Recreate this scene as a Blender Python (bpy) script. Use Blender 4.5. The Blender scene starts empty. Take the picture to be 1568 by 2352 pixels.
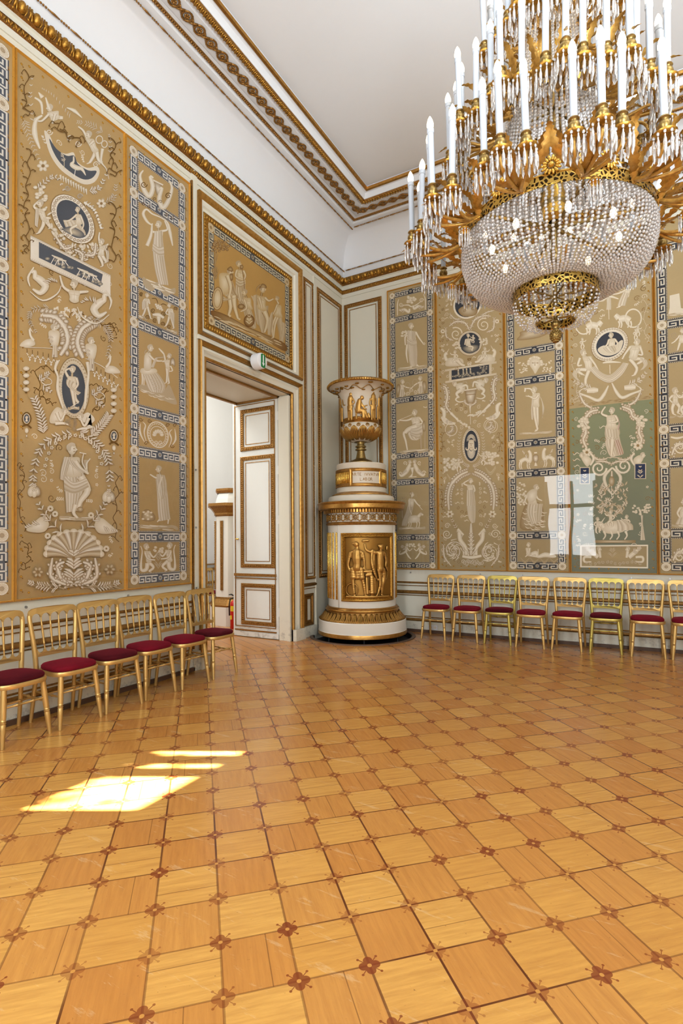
import bpy, math, random
import numpy as np
from mathutils import Vector, Matrix
random.seed(7)
SC = bpy.context.scene
COL = SC.collection
PI = math.pi
# ------------------------------------------------------------------ camera model (measured from the photo's floor grid and walls)
HC = 1.5
F, PX, PY = 1226.273, 785.8954, 1220.5428
CAM = np.array([5.00386357 * HC / 1.64, -8.93601434 * HC / 1.64, HC])
RR = np.array([[0.8709560735556332, 0.4912906501903797, -0.008307525026645403],
               [0.015008316229578707, -0.009699728033040525, 0.9998403201111857],
               [-0.49113162022059564, 0.8709416813493307, 0.01582148248090703]])
def ray(x, y): return ((x - PX) / F) * RR[0] - ((y - PY) / F) * RR[1] + RR[2]
def onplane(x, y, ax, v):
    d = ray(x, y)
    return CAM + (v - CAM[ax]) / d[ax] * d
def LW(x, y, d=0.0):           # pixel -> (u, z) on left wall  (u = world y)
    p = onplane(x, y, 0, d); return p[1], p[2]
def BW(x, y, d=0.0):           # pixel -> (u, z) on back wall  (u = world x)
    p = onplane(x, y, 1, -d); return p[0], p[2]
def FL(x, y, z=0.0): return onplane(x, y, 2, z)
def W3(side, u, z, h=0.0):     # wall coords -> world
    if side == 'L': return (h, u, z)
    if side == 'B': return (u, -h, z)
    if side == 'P': return (u, z, h)
ROOMX, ROOMY = 8.2, -9.5
# ------------------------------------------------------------------ colour helpers
def lin(c):
    if isinstance(c, str):
        c = tuple(int(c[i:i + 2], 16) for i in (0, 2, 4))
    o = []
    for v in c[:3]:
        v = v / 255.0
        o.append(v / 12.92 if v <= 0.04045 else ((v + 0.055) / 1.055) ** 2.4)
    return tuple(o)
# ------------------------------------------------------------------ node helper
class NT:
    def __init__(s, name):
        s.m = bpy.data.materials.new(name); s.m.use_nodes = True
        s.t = s.m.node_tree; s.t.nodes.clear()
        s.out = s.t.nodes.new('ShaderNodeOutputMaterial')
    def node(s, typ, **kw):
        n = s.t.nodes.new(typ)
        for k, v in kw.items():
            if k in n.inputs.keys() if isinstance(k, str) else False:
                s.set(n.inputs[k], v)
            else:
                setattr(n, k, v)
        return n
    def set(s, sock, v):
        if isinstance(v, bpy.types.NodeSocket): s.t.links.new(v, sock)
        elif isinstance(v, X): s.t.links.new(v.s, sock)
        else:
            if isinstance(v, tuple) and len(v) == 3 and sock.type == 'RGBA': v = (*v, 1.0)
            sock.default_value = v
    def math(s, op, a, b=None, c=None):
        n = s.t.nodes.new('ShaderNodeMath'); n.operation = op
        s.set(n.inputs[0], a)
        if b is not None: s.set(n.inputs[1], b)
        if c is not None: s.set(n.inputs[2], c)
        return X(s, n.outputs[0])
    def mix(s, f, a, b, mode='MIX'):
        n = s.t.nodes.new('ShaderNodeMix'); n.data_type = 'RGBA'; n.blend_type = mode
        s.set(n.inputs['Factor'], f)
        ins = [i for i in n.inputs if i.type == 'RGBA']
        s.set(ins[0], a); s.set(ins[1], b)
        return [o for o in n.outputs if o.type == 'RGBA'][0]
    def noise(s, scale, detail=2.0, vec=None, rough=0.5, out='Fac'):
        n = s.t.nodes.new('ShaderNodeTexNoise'); n.inputs['Scale'].default_value = scale
        n.inputs['Detail'].default_value = detail; n.inputs['Roughness'].default_value = rough
        if vec is not None: s.set(n.inputs['Vector'], vec)
        return X(s, n.outputs[out])
    def geo(s): return s.t.nodes.new('ShaderNodeNewGeometry').outputs['Position']
    def obj(s): return s.t.nodes.new('ShaderNodeTexCoord').outputs['Object']
    def mapping(s, vec, scale=(1, 1, 1), rot=(0, 0, 0), loc=(0, 0, 0)):
        n = s.t.nodes.new('ShaderNodeMapping'); s.set(n.inputs['Vector'], vec)
        n.inputs['Scale'].default_value = scale; n.inputs['Rotation'].default_value = rot; n.inputs['Location'].default_value = loc
        return n.outputs[0]
    def ramp(s, f, stops):
        n = s.t.nodes.new('ShaderNodeValToRGB'); s.set(n.inputs[0], f)
        e = n.color_ramp.elements
        while len(e) < len(stops): e.new(0.5)
        for el, (p, c) in zip(e, stops):
            el.position = p; el.color = (*c, 1.0) if len(c) == 3 else c
        return n.outputs[0]
    def bump(s, h, strength=0.3, dist=0.01):
        n = s.t.nodes.new('ShaderNodeBump'); n.inputs['Strength'].default_value = strength
        n.inputs['Distance'].default_value = dist; s.set(n.inputs['Height'], h)
        return n.outputs[0]
    def bsdf(s, color, rough=0.5, metal=0.0, normal=None, spec=None, **kw):
        n = s.t.nodes.new('ShaderNodeBsdfPrincipled')
        s.set(n.inputs['Base Color'], color); s.set(n.inputs['Roughness'], rough); s.set(n.inputs['Metallic'], metal)
        if normal is not None: s.set(n.inputs['Normal'], normal)
        if spec is not None: s.set(n.inputs['Specular IOR Level'], spec)
        for k, v in kw.items(): s.set(n.inputs[k.replace('_', ' ')], v)
        s.t.links.new(n.outputs[0], s.out.inputs[0])
        return n
class X:
    def __init__(s, n, sock): s.n, s.s = n, sock
    def __add__(a, b): return a.n.math('ADD', a, b)
    def __sub__(a, b): return a.n.math('SUBTRACT', a, b)
    def __rsub__(a, b): return a.n.math('SUBTRACT', b, a)
    def __mul__(a, b): return a.n.math('MULTIPLY', a, b)
    __radd__ = __add__; __rmul__ = __mul__
    def abs(a): return a.n.math('ABSOLUTE', a)
    def floor(a): return a.n.math('FLOOR', a)
    def lt(a, b): return a.n.math('LESS_THAN', a, b)
    def gt(a, b): return a.n.math('GREATER_THAN', a, b)
    def max(a, b): return a.n.math('MAXIMUM', a, b)
    def min(a, b): return a.n.math('MINIMUM', a, b)
    def sq(a): return a.n.math('MULTIPLY', a, a)
    def sqrt(a): return a.n.math('SQRT', a)
# ------------------------------------------------------------------ mesh builder
class MB:
    def __init__(s): s.v = []; s.f = []; s.mi = []; s.c = None
    def add(s, vs, fs, mi=0):
        o = len(s.v); s.v.extend([tuple(p) for p in vs]); s.f.extend([tuple(i + o for i in f) for f in fs]); s.mi.extend([mi] * len(fs)); return s
    def box(s, x0, x1, y0, y1, z0, z1, mi=0):
        vs = [(x, y, z) for z in (z0, z1) for y in (y0, y1) for x in (x0, x1)]
        return s.add(vs, [(0, 2, 3, 1), (4, 5, 7, 6), (0, 1, 5, 4), (2, 6, 7, 3), (0, 4, 6, 2), (1, 3, 7, 5)], mi)
    def wbox(s, side, u0, u1, z0, z1, h0, h1, mi=0):
        vs = [W3(side, u, z, h) for h in (h0, h1) for z in (z0, z1) for u in (u0, u1)]
        return s.add(vs, [(0, 2, 3, 1), (4, 5, 7, 6), (0, 1, 5, 4), (2, 6, 7, 3), (0, 4, 6, 2), (1, 3, 7, 5)], mi)
    def tube(s, pts, rad, n=8, cap=True, mi=0, closed=False, flat=1.0):
        P = [np.array(p, float) for p in pts]; m = len(P)
        R = [rad] * m if np.isscalar(rad) else list(rad)
        rings = []; up = None
        for i in range(m):
            if closed: t = P[(i + 1) % m] - P[i - 1]
            else: t = P[min(i + 1, m - 1)] - P[max(i - 1, 0)]
            t = t / (np.linalg.norm(t) + 1e-12)
            if up is None:
                a = np.array([0, 0, 1.0]) if abs(t[2]) < 0.9 else np.array([1.0, 0, 0])
                up = np.cross(np.cross(t, a), t)
            up = up - t * (up @ t); up /= (np.linalg.norm(up) + 1e-12)
            sd = np.cross(t, up)
            rings.append([P[i] + R[i] * (math.cos(2 * PI * k / n) * sd + flat * math.sin(2 * PI * k / n) * up) for k in range(n)])
        vs = [p for r in rings for p in r]; fs = []
        for i in range(m if closed else m - 1):
            j = (i + 1) % m
            for k in range(n):
                k2 = (k + 1) % n
                fs.append((i * n + k, i * n + k2, j * n + k2, j * n + k))
        if cap and not closed:
            fs.append(tuple(range(n))[::-1]); fs.append(tuple((m - 1) * n + k for k in range(n)))
        return s.add(vs, fs, mi)
    def lathe(s, prof, n=48, a0=0.0, a1=2 * PI, c=(0, 0, 0), mi=0):
        full = abs(a1 - a0 - 2 * PI) < 1e-6; k = n if full else n + 1
        vs = []; fs = []
        for r, z in prof:
            for i in range(k):
                a = a0 + (a1 - a0) * i / n
                vs.append((c[0] + r * math.cos(a), c[1] + r * math.sin(a), c[2] + z))
        for j in range(len(prof) - 1):
            for i in range(n):
                i2 = (i + 1) % k
                fs.append((j * k + i, j * k + i2, (j + 1) * k + i2, (j + 1) * k + i))
        return s.add(vs, fs, mi)
    def ball(s, c, r, n=8, m=6, mi=0, M=None):
        rx, ry, rz = (r, r, r) if np.isscalar(r) else r
        vs = [(0, 0, rz)]
        for j in range(1, m):
            t = PI * j / m
            for i in range(n):
                a = 2 * PI * i / n
                vs.append((rx * math.sin(t) * math.cos(a), ry * math.sin(t) * math.sin(a), rz * math.cos(t)))
        vs.append((0, 0, -rz)); fs = []
        for i in range(n): fs.append((0, 1 + i, 1 + (i + 1) % n))
        for j in range(m - 2):
            for i in range(n):
                a = 1 + j * n; b = a + n; i2 = (i + 1) % n
                fs.append((a + i, b + i, b + i2, a + i2))
        b = 1 + (m - 2) * n; L = len(vs) - 1
        for i in range(n): fs.append((b + i, L, b + (i + 1) % n))
        if M is not None: vs = [tuple(M @ Vector(v)) for v in vs]
        return s.add([(v[0] + c[0], v[1] + c[1], v[2] + c[2]) for v in vs], fs, mi)
    def prism(s, poly, fn, h0, h1, mi=0):      # 2D polygon (a,b), fn(a,b,h) -> world
        n = len(poly)
        vs = [fn(a, b, h0) for a, b in poly] + [fn(a, b, h1) for a, b in poly]
        fs = [tuple(range(n))[::-1], tuple(range(n, 2 * n))] + [(i, (i + 1) % n, n + (i + 1) % n, n + i) for i in range(n)]
        return s.add(vs, fs, mi)
    def frame(s, side, u0, z0, u1, z1, prof, mi=0, edges='LTRB'):
        """mitred moulding round a rectangle; prof = [(inset, height), ...]"""
        k = len(prof); vs = []; fs = []
        for i, h in prof:
            for (u, z) in ((u0 + i, z0 + i), (u0 + i, z1 - i), (u1 - i, z1 - i), (u1 - i, z0 + i)):
                vs.append(W3(side, u, z, h))
        for j in range(k - 1):
            for e, nm in enumerate('LTRB'):
                if nm in edges:
                    e2 = (e + 1) % 4
                    fs.append((j * 4 + e, (j + 1) * 4 + e, (j + 1) * 4 + e2, j * 4 + e2))
        return s.add(vs, fs, mi)
    def build(s, name, mats, parent=None, smooth=False, auto=None):
        me = bpy.data.meshes.new(name)
        me.from_pydata(s.v, [], s.f)
        if not isinstance(mats, (list, tuple)): mats = [mats]
        for m in mats: me.materials.append(m)
        if len(mats) > 1: me.polygons.foreach_set('material_index', s.mi)
        if smooth: me.polygons.foreach_set('use_smooth', [True] * len(me.polygons))
        me.update()
        if smooth and auto is not None:
            me.set_sharp_from_angle(angle=math.radians(auto))
        o = bpy.data.objects.new(name, me); COL.objects.link(o)
        if parent is not None:
            o.parent = parent
            if parent.type == 'EMPTY' or True:
                o.matrix_parent_inverse = world_of(parent).inverted()
        return o
def world_of(o):
    m = o.matrix_basis.copy()
    if o.parent is not None: return world_of(o.parent) @ o.matrix_parent_inverse @ m
    return m
def tag(o, label=None, cat=None, group=None, kind=None):
    if label: o['label'] = label
    if cat: o['category'] = cat
    if group: o['group'] = group
    if kind: o['kind'] = kind
    return o
def empty(name, loc, label=None, cat=None, group=None):
    o = bpy.data.objects.new(name, None); COL.objects.link(o); o.location = loc; o.empty_display_size = 0.1
    return tag(o, label, cat, group)
def struct(name, mb, mat, parent=None, **kw):
    o = mb.build(name, mat, parent, **kw)
    if parent is None: o['kind'] = 'structure'
    return o
def copy_tree(o, parent=None):
    c = o.copy(); COL.objects.link(c); c.parent = parent
    if parent is not None: c.matrix_parent_inverse = o.matrix_parent_inverse.copy()
    for ch in list(o.children): copy_tree(ch, c)
    return c
def instances(baseV, baseF, T, name, mat, parent=None, smooth=True):
    """replicate one small mesh at many 4x4 transforms into ONE mesh (fast)"""
    V = np.asarray(baseV, np.float32); T = np.asarray(T, np.float32); n = len(V); k = len(T)
    P = (np.einsum('kij,nj->kni', T[:, :3, :3], V) + T[:, None, :3, 3]).reshape(-1, 3)
    lens = np.array([len(f) for f in baseF], np.int32)
    flat = np.concatenate([np.array(f, np.int32) for f in baseF])
    loops = (flat[None, :] + (np.arange(k, dtype=np.int32) * n)[:, None]).ravel()
    L = np.tile(lens, k); st = np.concatenate([[0], np.cumsum(L)[:-1]]).astype(np.int32)
    me = bpy.data.meshes.new(name)
    me.vertices.add(len(P)); me.vertices.foreach_set('co', P.ravel())
    me.loops.add(len(loops)); me.loops.foreach_set('vertex_index', loops)
    me.polygons.add(len(L)); me.polygons.foreach_set('loop_start', st); me.polygons.foreach_set('loop_total', L)
    if smooth: me.polygons.foreach_set('use_smooth', np.ones(len(L), bool))
    me.materials.append(mat); me.update(calc_edges=True); me.validate()
    o = bpy.data.objects.new(name, me); COL.objects.link(o)
    if parent is not None:
        o.parent = parent; o.matrix_parent_inverse = world_of(parent).inverted()
    return o
def TM(loc, sx=1.0, sy=None, sz=None, R=None):
    M = np.eye(4)
    S = np.diag([sx, sx if sy is None else sy, sx if sz is None else sz])
    M[:3, :3] = (np.array(R) if R is not None else np.eye(3)) @ S
    M[:3, 3] = loc
    return M
def catmull(pts, n=6, closed=False):
    P = [np.array(p, float) for p in pts]; m = len(P); out = []
    if m < 3 and not closed:
        return [P[0] + (P[-1] - P[0]) * t for t in np.linspace(0, 1, n + 1)] if m == 2 else P
    rng = range(m) if closed else range(m - 1)
    for i in rng:
        if closed: p0, p1, p2, p3 = P[i - 1], P[i], P[(i + 1) % m], P[(i + 2) % m]
        else: p0, p1, p2, p3 = P[max(i - 1, 0)], P[i], P[i + 1], P[min(i + 2, m - 1)]
        for k in range(n):
            t = k / n
            out.append(0.5 * (2 * p1 + (p2 - p0) * t + (2 * p0 - 5 * p1 + 4 * p2 - p3) * t * t + (3 * p1 - p0 - 3 * p2 + p3) * t ** 3))
    if not closed: out.append(P[-1])
    return out
def unit(mb): return mb.v, mb.f
# ------------------------------------------------------------------ materials
def m_paint(name, col, rough=0.55, var=0.06, grime=None):
    n = NT(name); p = n.geo()
    a = n.noise(1.3, 3, p); b = n.noise(14, 3, p)
    d = tuple(c * (1 - var * 2) for c in lin(col))
    c = n.mix(a * 0.7 + b * 0.3, lin(col), d)
    if grime is not None:      # scuffed, greyer paint close to the floor
        z = n.t.nodes.new('ShaderNodeSeparateXYZ'); n.set(z.inputs[0], p)
        k = n.noise(9, 5, p, 0.7)
        f = ((k - 0.52) * 6.0).max(0.0).min(1.0) * ((0.34 - X(n, z.outputs[2])) * 3.0).max(0.0).min(0.8)
        c = n.mix(f, c, lin(grime))
    n.bsdf(c, rough, normal=n.bump(b, 0.04, 0.01)); return n.m
def m_gilt(name, col, dark, rough=0.36, scale=60.0, amt=0.6, metal=0.9, bump=0.25):
    n = NT(name); p = n.geo()
    k = n.noise(scale, 3, p, 0.6)
    k2 = n.noise(3.0, 2, p)
    f = ((k - 0.47) * 5.0).max(0.0).min(1.0) * amt
    c = n.mix(f, lin(col), lin(dark))
    c = n.mix(k2 * 0.35, c, lin(dark))
    n.bsdf(c, k * 0.25 + (rough - 0.1), metal, normal=n.bump(k, bump, 0.006)); return n.m
M = {}
M['white_wall'] = m_paint('cream_wall_paint', 'E2DFD0', 0.5, 0.03, grime='8d8a84')
M['white_left'] = m_paint('warm_cream_wall_paint', 'E2DDCC', 0.5, 0.03, grime='8d8a84')
M['white_room'] = m_paint('white_room_paint', 'F0EFEC', 0.7, 0.02)
M['ceiling'] = m_paint('ceiling_plaster', 'EEF1F6', 0.8, 0.02)
M['door_paint'] = m_paint('door_paint', 'E4E5E0', 0.4, 0.03, grime='9a9890')
M['gilt'] = m_gilt('gilded_carving', 'C0913F', '66401a', 0.38, 70, 0.75)
M['gilt_brown'] = m_gilt('brown_gilded_carving', 'B4874a', '5f3c1a', 0.42, 90, 0.75, bump=0.45)
M['gilt_flat'] = m_gilt('gilded_strip', 'C2944f', '7d5424', 0.3, 25, 0.4, bump=0.08)
M['gilt_line'] = m_gilt('gilded_panel_strip', 'E6B04e', 'B9782a', 0.3, 25, 0.2, 0.4, bump=0.05)
M['gilt_bright'] = m_gilt('bright_gilding', 'F0C766', 'B07A20', 0.24, 30, 0.3, bump=0.08)
M['bronze'] = m_gilt('old_bronze', 'A58A52', '4a3515', 0.33, 60, 0.5, bump=0.15)
M['wood_trim'] = m_gilt('gilded_dado_strip', '9C7238', '55371a', 0.42, 30, 0.5, 0.6, bump=0.08)
M['base_wood'] = m_paint('dark_wood_skirting', '5a4030', 0.5, 0.15)
M['iron'] = m_paint('black_iron', '1c1c20', 0.5, 0.1)
M['stucco'] = m_paint('cream_stove_stucco', 'E3D8C6', 0.4, 0.05)
M['stove_white'] = m_paint('white_stove_enamel', 'E9E5DB', 0.3, 0.03)
M['plastic'] = m_paint('white_plastic', 'ECEEF2', 0.35, 0.01)
M['green'] = m_paint('sign_green', '0d7a3a', 0.35, 0.01)
M['red'] = m_paint('extinguisher_red', 'C2190F', 0.25, 0.03)
M['yellow'] = m_paint('yellow_sticker', 'E8C81c', 0.4, 0.03)
M['black'] = m_paint('black_rubber', '131313', 0.5, 0.02)
M['steel'] = m_gilt('steel_screw', 'B8BCC0', '60656a', 0.3, 40, 0.2)
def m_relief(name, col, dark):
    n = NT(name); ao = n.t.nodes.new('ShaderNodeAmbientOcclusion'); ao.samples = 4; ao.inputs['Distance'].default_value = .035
    f = ((X(n, ao.outputs['AO']) - 0.35) * 1.9).max(0.0).min(1.0); k = n.noise(40, 3, n.geo())  # crevice shade put into the colour through occlusion
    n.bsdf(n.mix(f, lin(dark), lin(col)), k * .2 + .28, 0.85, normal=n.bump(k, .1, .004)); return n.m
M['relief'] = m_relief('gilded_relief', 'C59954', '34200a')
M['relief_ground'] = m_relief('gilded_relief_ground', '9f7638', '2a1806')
def chair_gold(name, a, b):
    n = NT(name); p = n.obj()
    k = n.noise(160, 2, p); k2 = n.noise(5, 2, p)
    n.bsdf(n.mix(k2, lin(a), lin(b)), 0.34 + k * 0.08, 0.7, normal=n.bump(k, 0.06, 0.002)); return n.m
M['chair_gold'] = chair_gold('chair_gold_lacquer', 'D6B676', 'C59f5c')
M['chair_green'] = chair_gold('chair_greenish_gold_lacquer', 'C8B764', 'B3a150')
def velvet(name, a, b):
    n = NT(name); p = n.obj(); k = n.noise(300, 2, p); k2 = n.noise(9, 3, p)
    n.bsdf(n.mix(k2, lin(a), lin(b)), 0.85, 0.0, normal=n.bump(k, 0.3, 0.002), spec=0.15, Sheen_Weight=0.2, Sheen_Tint=(*lin('E03050'), 1.0)); return n.m
M['velvet'] = velvet('crimson_velvet', '74091e', '4a0512')
M['velvet_dark'] = velvet('dark_red_velvet', '4a0712', '2e040b')
def m_canvas():
    n = NT('painted_canvas'); a = n.t.nodes.new('ShaderNodeVertexColor'); a.layer_name = 'Col'
    p = n.geo()
    k = n.noise(2.2, 5, p, 0.6); g = n.noise(220, 2, p)
    w = n.mapping(p, (30, 30, 260)); g2 = n.noise(1.0, 3, w)
    f = k * 0.55 + g * 0.2 + g2 * 0.25
    c = n.mix(f, (1.18, 1.16, 1.14), (0.80, 0.79, 0.76))
    c = n.mix(1.0, a.outputs[0], c, 'MULTIPLY')
    n.bsdf(c, 0.7, normal=n.bump(g2, 0.08, 0.003), spec=0.25); return n.m
M['canvas'] = m_canvas()
def m_acrylic():
    n = NT('clear_acrylic_sheet'); p = n.geo()
    k = n.noise(1.1, 1, p)
    nb = n.bump(k, 0.10, 0.05)
    fr = n.t.nodes.new('ShaderNodeFresnel'); fr.inputs[0].default_value = 1.5; n.set(fr.inputs['Normal'], nb)
    tr = n.t.nodes.new('ShaderNodeBsdfTransparent'); tr.inputs[0].default_value = (0.99, 0.995, 0.995, 1)
    gl = n.t.nodes.new('ShaderNodeBsdfGlossy'); gl.inputs['Roughness'].default_value = 0.015; n.set(gl.inputs['Normal'], nb)
    mx = n.t.nodes.new('ShaderNodeMixShader')
    f = (X(n, fr.outputs[0]) * 0.9 + 0.004).min(0.13)
    n.set(mx.inputs[0], f); n.set(mx.inputs[1], tr.outputs[0]); n.set(mx.inputs[2], gl.outputs[0])
    n.t.links.new(mx.outputs[0], n.out.inputs[0]); return n.m
M['acrylic'] = m_acrylic()
def m_crystal(name, trans, tint, rough=0.06):
    n = NT(name)
    tr = n.t.nodes.new('ShaderNodeBsdfTransparent'); tr.inputs[0].default_value = (*tint, 1)
    b = n.bsdf(tint, rough, 0.0, spec=1.0)
    gl = n.t.nodes.new('ShaderNodeBsdfGlossy'); gl.inputs['Roughness'].default_value = rough; gl.inputs[0].default_value = (1, 1, 1, 1)
    lw = n.t.nodes.new('ShaderNodeLayerWeight'); lw.inputs[0].default_value = 0.45
    mx = n.t.nodes.new('ShaderNodeMixShader'); n.set(mx.inputs[0], trans); n.set(mx.inputs[1], b.outputs[0]); n.set(mx.inputs[2], tr.outputs[0])
    m2 = n.t.nodes.new('ShaderNodeMixShader'); n.set(m2.inputs[0], X(n, lw.outputs['Fresnel']) * 0.55 + 0.08); n.set(m2.inputs[1], mx.outputs[0]); n.set(m2.inputs[2], gl.outputs[0])
    n.t.links.new(m2.outputs[0], n.out.inputs[0]); return n.m
M['bead'] = m_crystal('crystal_beads', 0.60, (0.88, 0.86, 0.86), 0.06)
M['prism'] = m_crystal('crystal_prisms', 0.58, (0.86, 0.86, 0.88), 0.07)
M['candle'] = m_paint('white_candle_sleeve', 'BCC4D0', 0.4, 0.01)
def m_emit(name, col, s):
    n = NT(name); e = n.t.nodes.new('ShaderNodeEmission'); e.inputs[0].default_value = (*col, 1); e.inputs[1].default_value = s
    n.t.links.new(e.outputs[0], n.out.inputs[0]); return n.m
M['bulb'] = m_emit('lit_bulb_glass', (1.0, 0.82, 0.55), 9.0)
def m_openwork():
    n = NT('pierced_gilt_band'); p = n.geo()
    v = n.t.nodes.new('ShaderNodeTexVoronoi'); v.feature = 'DISTANCE_TO_EDGE'; v.inputs['Scale'].default_value = 45; n.set(v.inputs['Vector'], p)
    f = X(n, v.outputs['Distance']).gt(0.16)
    n.bsdf(n.mix(f, lin('C9A653'), lin('2e1d08')), 0.35, 0.85, normal=n.bump(X(n, v.outputs['Distance']), 0.4, 0.01)); return n.m
M['openwork'] = m_openwork()
def m_floor():
    n = NT('inlaid_parquet'); p = n.geo()
    sp = n.t.nodes.new('ShaderNodeSeparateXYZ'); n.set(sp.inputs[0], p)
    x = X(n, sp.outputs[0]) - 2.64558; y = X(n, sp.outputs[1]) + 6.45982
    S = 0.2751645 * HC / 1.64; c, s = math.cos(0.77343) / S, math.sin(0.77343) / S
    u = x * c + y * s; v = y * c - x * s
    cu, cv = u.floor(), v.floor()
    par = n.math('MODULO', (cu + cv).abs(), 2.0)               # 1 = light tile
    def wn(a, b, k):
        cb = n.t.nodes.new('ShaderNodeCombineXYZ'); n.set(cb.inputs[0], a); n.set(cb.inputs[1], b); cb.inputs[2].default_value = k
        w = n.t.nodes.new('ShaderNodeTexWhiteNoise'); w.noise_dimensions = '3D'; n.set(w.inputs[0], cb.outputs[0]); return X(n, w.outputs['Value'])
    r1, r2, r3 = wn(cu, cv, 1.0), wn(cu, cv, 2.0), wn(cu, cv, 3.0)
    cb = n.t.nodes.new('ShaderNodeCombineXYZ')
    # grain runs along u on light tiles and along v on the others
    ga = u * par + v * (1.0 - par); gb = v * par + u * (1.0 - par)
    n.set(cb.inputs[0], ga * 1.2); n.set(cb.inputs[1], gb * 13.0); n.set(cb.inputs[2], r1 * 40.0)
    grain = n.noise(1.0, 5, cb.outputs[0], 0.65)
    big = n.noise(0.9, 3, p); fine = n.noise(60, 3, p)
    light = n.mix(r2, lin('E0AA58'), lin('D49A4a'))
    dark = n.mix(r2, lin('D0944a'), lin('C68640'))
    col = n.mix(par, dark, light)  # sheen of the turned grain put into the tile colours
    col = n.mix(((grain - 0.34) * 1.2).max(0.0).min(0.42), col, lin('955a28'))
    col = n.mix(big * 0.25, col, lin('A06c38'))
    yf = ((y - 0.2) * 0.22).max(0.0).min(1.0)          # window light falloff painted in: darker, redder towards the far walls
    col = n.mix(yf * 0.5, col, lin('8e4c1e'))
    # worn pale scuffs
    wv = n.mapping(p, (3, 18, 3), (0, 0, 0.6)); sc = n.noise(1.0, 6, wv, 0.75)
    col = n.mix(((sc - 0.59) * 5.0).max(0.0).min(0.26), col, lin('E0C59a'))
    sp2 = n.noise(42, 4, p, 0.7)
    col = n.mix(((sp2 - 0.66) * 9.0).max(0.0).min(0.7), col, lin('5a3a1c'))
    # board split inside some tiles
    fu, fv = u - cu, v - cv
    gs = fv * par + fu * (1.0 - par)
    split = (gs - (r1 * 0.6 + 0.2)).abs().lt(0.008) * r3.gt(0.55)
    col = n.mix(split * 0.65, col, lin('6a4220'))
    # joint lines
    du = (u - (u + 0.5).floor()).abs(); dv = (v - (v + 0.5).floor()).abs()
    l1 = du.lt(0.018); l2 = dv.lt(0.015)
    lr = n.noise(1.4, 2, p)
    col = n.mix(l1.max(l2) * ((lr - 0.2) * 2.4).max(0.55).min(1.0), col, lin('5c3018'))
    # flower inlay at each corner
    m1, m2 = du.max(dv), du.min(dv)
    pet = ((m1 - 0.088).sq() + m2.sq()).sqrt().lt(0.068)
    core = (du.sq() + dv.sq()).sqrt().lt(0.032)
    spr = (du - dv).abs().lt(0.010) * (du + dv).lt(0.27)
    dot = ((du - 0.135).sq() + (dv - 0.135).sq()).sqrt().lt(0.02)
    rv = wn((u + 0.5).floor(), (v + 0.5).floor(), 5.0)
    fl = pet.max(spr).max(dot) * (rv * 0.5 + 0.42)
    col = n.mix(fl, col, lin('7a3519'))
    col = n.mix(core * 0.85, col, lin('CE9347'))
    rough = grain * 0.12 + fine * 0.12 + 0.085
    n.bsdf(col, rough, 0.0, normal=n.bump(fine * 0.4 + big, 0.10, 0.012), spec=0.42)
    return n.m
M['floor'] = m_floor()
# ------------------------------------------------------------------ room shell
DOOR_L, DOOR_R = LW(469.5, 900)[0], LW(667, 1000)[0]
DOOR_T = LW(469, 826.7)[1]
DEPTH = 1.05
TOPZ = BW(784.5, 674)[1]              # leaf moulding height
EGGZ = BW(786, 653)[1]
CEIL = 6.84
STX, STY = 0.721, -0.721              # stove axis
PITR = 0.765
# floor with a round sunk hearth under the stove
_w = math.sqrt(PITR ** 2 - STX ** 2); PA1 = math.atan2(-STY, _w); PA0 = math.atan2(-_w, -STX)
arc = [(STX + PITR * math.cos(t), STY + PITR * math.sin(t)) for t in np.linspace(PA1, PA0, 60)]
poly = [(0, ROOMY), (ROOMX, ROOMY), (ROOMX, 0)] + arc
mb = MB(); mb.add([(x, y, 0) for x, y in poly], [tuple(range(len(poly)))])
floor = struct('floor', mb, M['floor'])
mb = MB(); mb.lathe([(PITR, 0.0), (PITR, -0.075)], 48, PA0, PA1, (STX, STY, 0)); q = [(x, y, -.075) for x, y in arc] + [(0, STY - _w, -.075), (0, 0, -.075), (STX + _w, 0, -.075)]; mb.add(q, [tuple(range(len(q)))])
struct('floor_hearth_pit', mb, M['iron'])
mb = MB(); a0, a1 = math.radians(-150), math.radians(60)
mb.lathe([(PITR, 0.004), (PITR + 0.012, 0.012), (PITR + 0.055, 0.012), (PITR + 0.06, 0.0)], 48, PA0 + .06, PA1 - .06, c=(STX, STY, 0))
struct('trim_1', mb, M['base_wood'])
# doorway floor (plain boards) and the floor of the room beyond
def m_plainfloor():
    n = NT('plain_oak_boards'); p = n.geo(); v = n.mapping(p, (2, 14, 1), (0, 0, 0.5)); k = n.noise(1.0, 5, v, 0.6)
    sp = n.t.nodes.new('ShaderNodeSeparateXYZ'); n.set(sp.inputs[0], n.mapping(p, (1, 1, 1), (0, 0, 0.5)))
    fy = X(n, sp.outputs[1]) * 7.0; ln = (fy - (fy + 0.5).floor()).abs().lt(0.02)
    c = n.mix(k, lin('C38A50'), lin('9a6230')); c = n.mix(ln * 0.6, c, lin('5a3418'))
    n.bsdf(c, k * 0.15 + 0.15, spec=0.5); return n.m
M['boards'] = m_plainfloor()
FARX = -3.25
mb = MB(); mb.add([(-DEPTH - 0.02, DOOR_L, 0), (0, DOOR_L, 0), (0, DOOR_R, 0), (-DEPTH - 0.02, DOOR_R, 0)], [(0, 1, 2, 3)])
mb.add([(FARX, -6, 0), (-DEPTH - 0.02, -6, 0), (-DEPTH - 0.02, 1.2, 0), (FARX, 1.2, 0)], [(0, 1, 2, 3)])
struct('floor_next_room', mb, M['boards'])
mb = MB()     # left wall slabs round the opening (full thickness)
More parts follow.
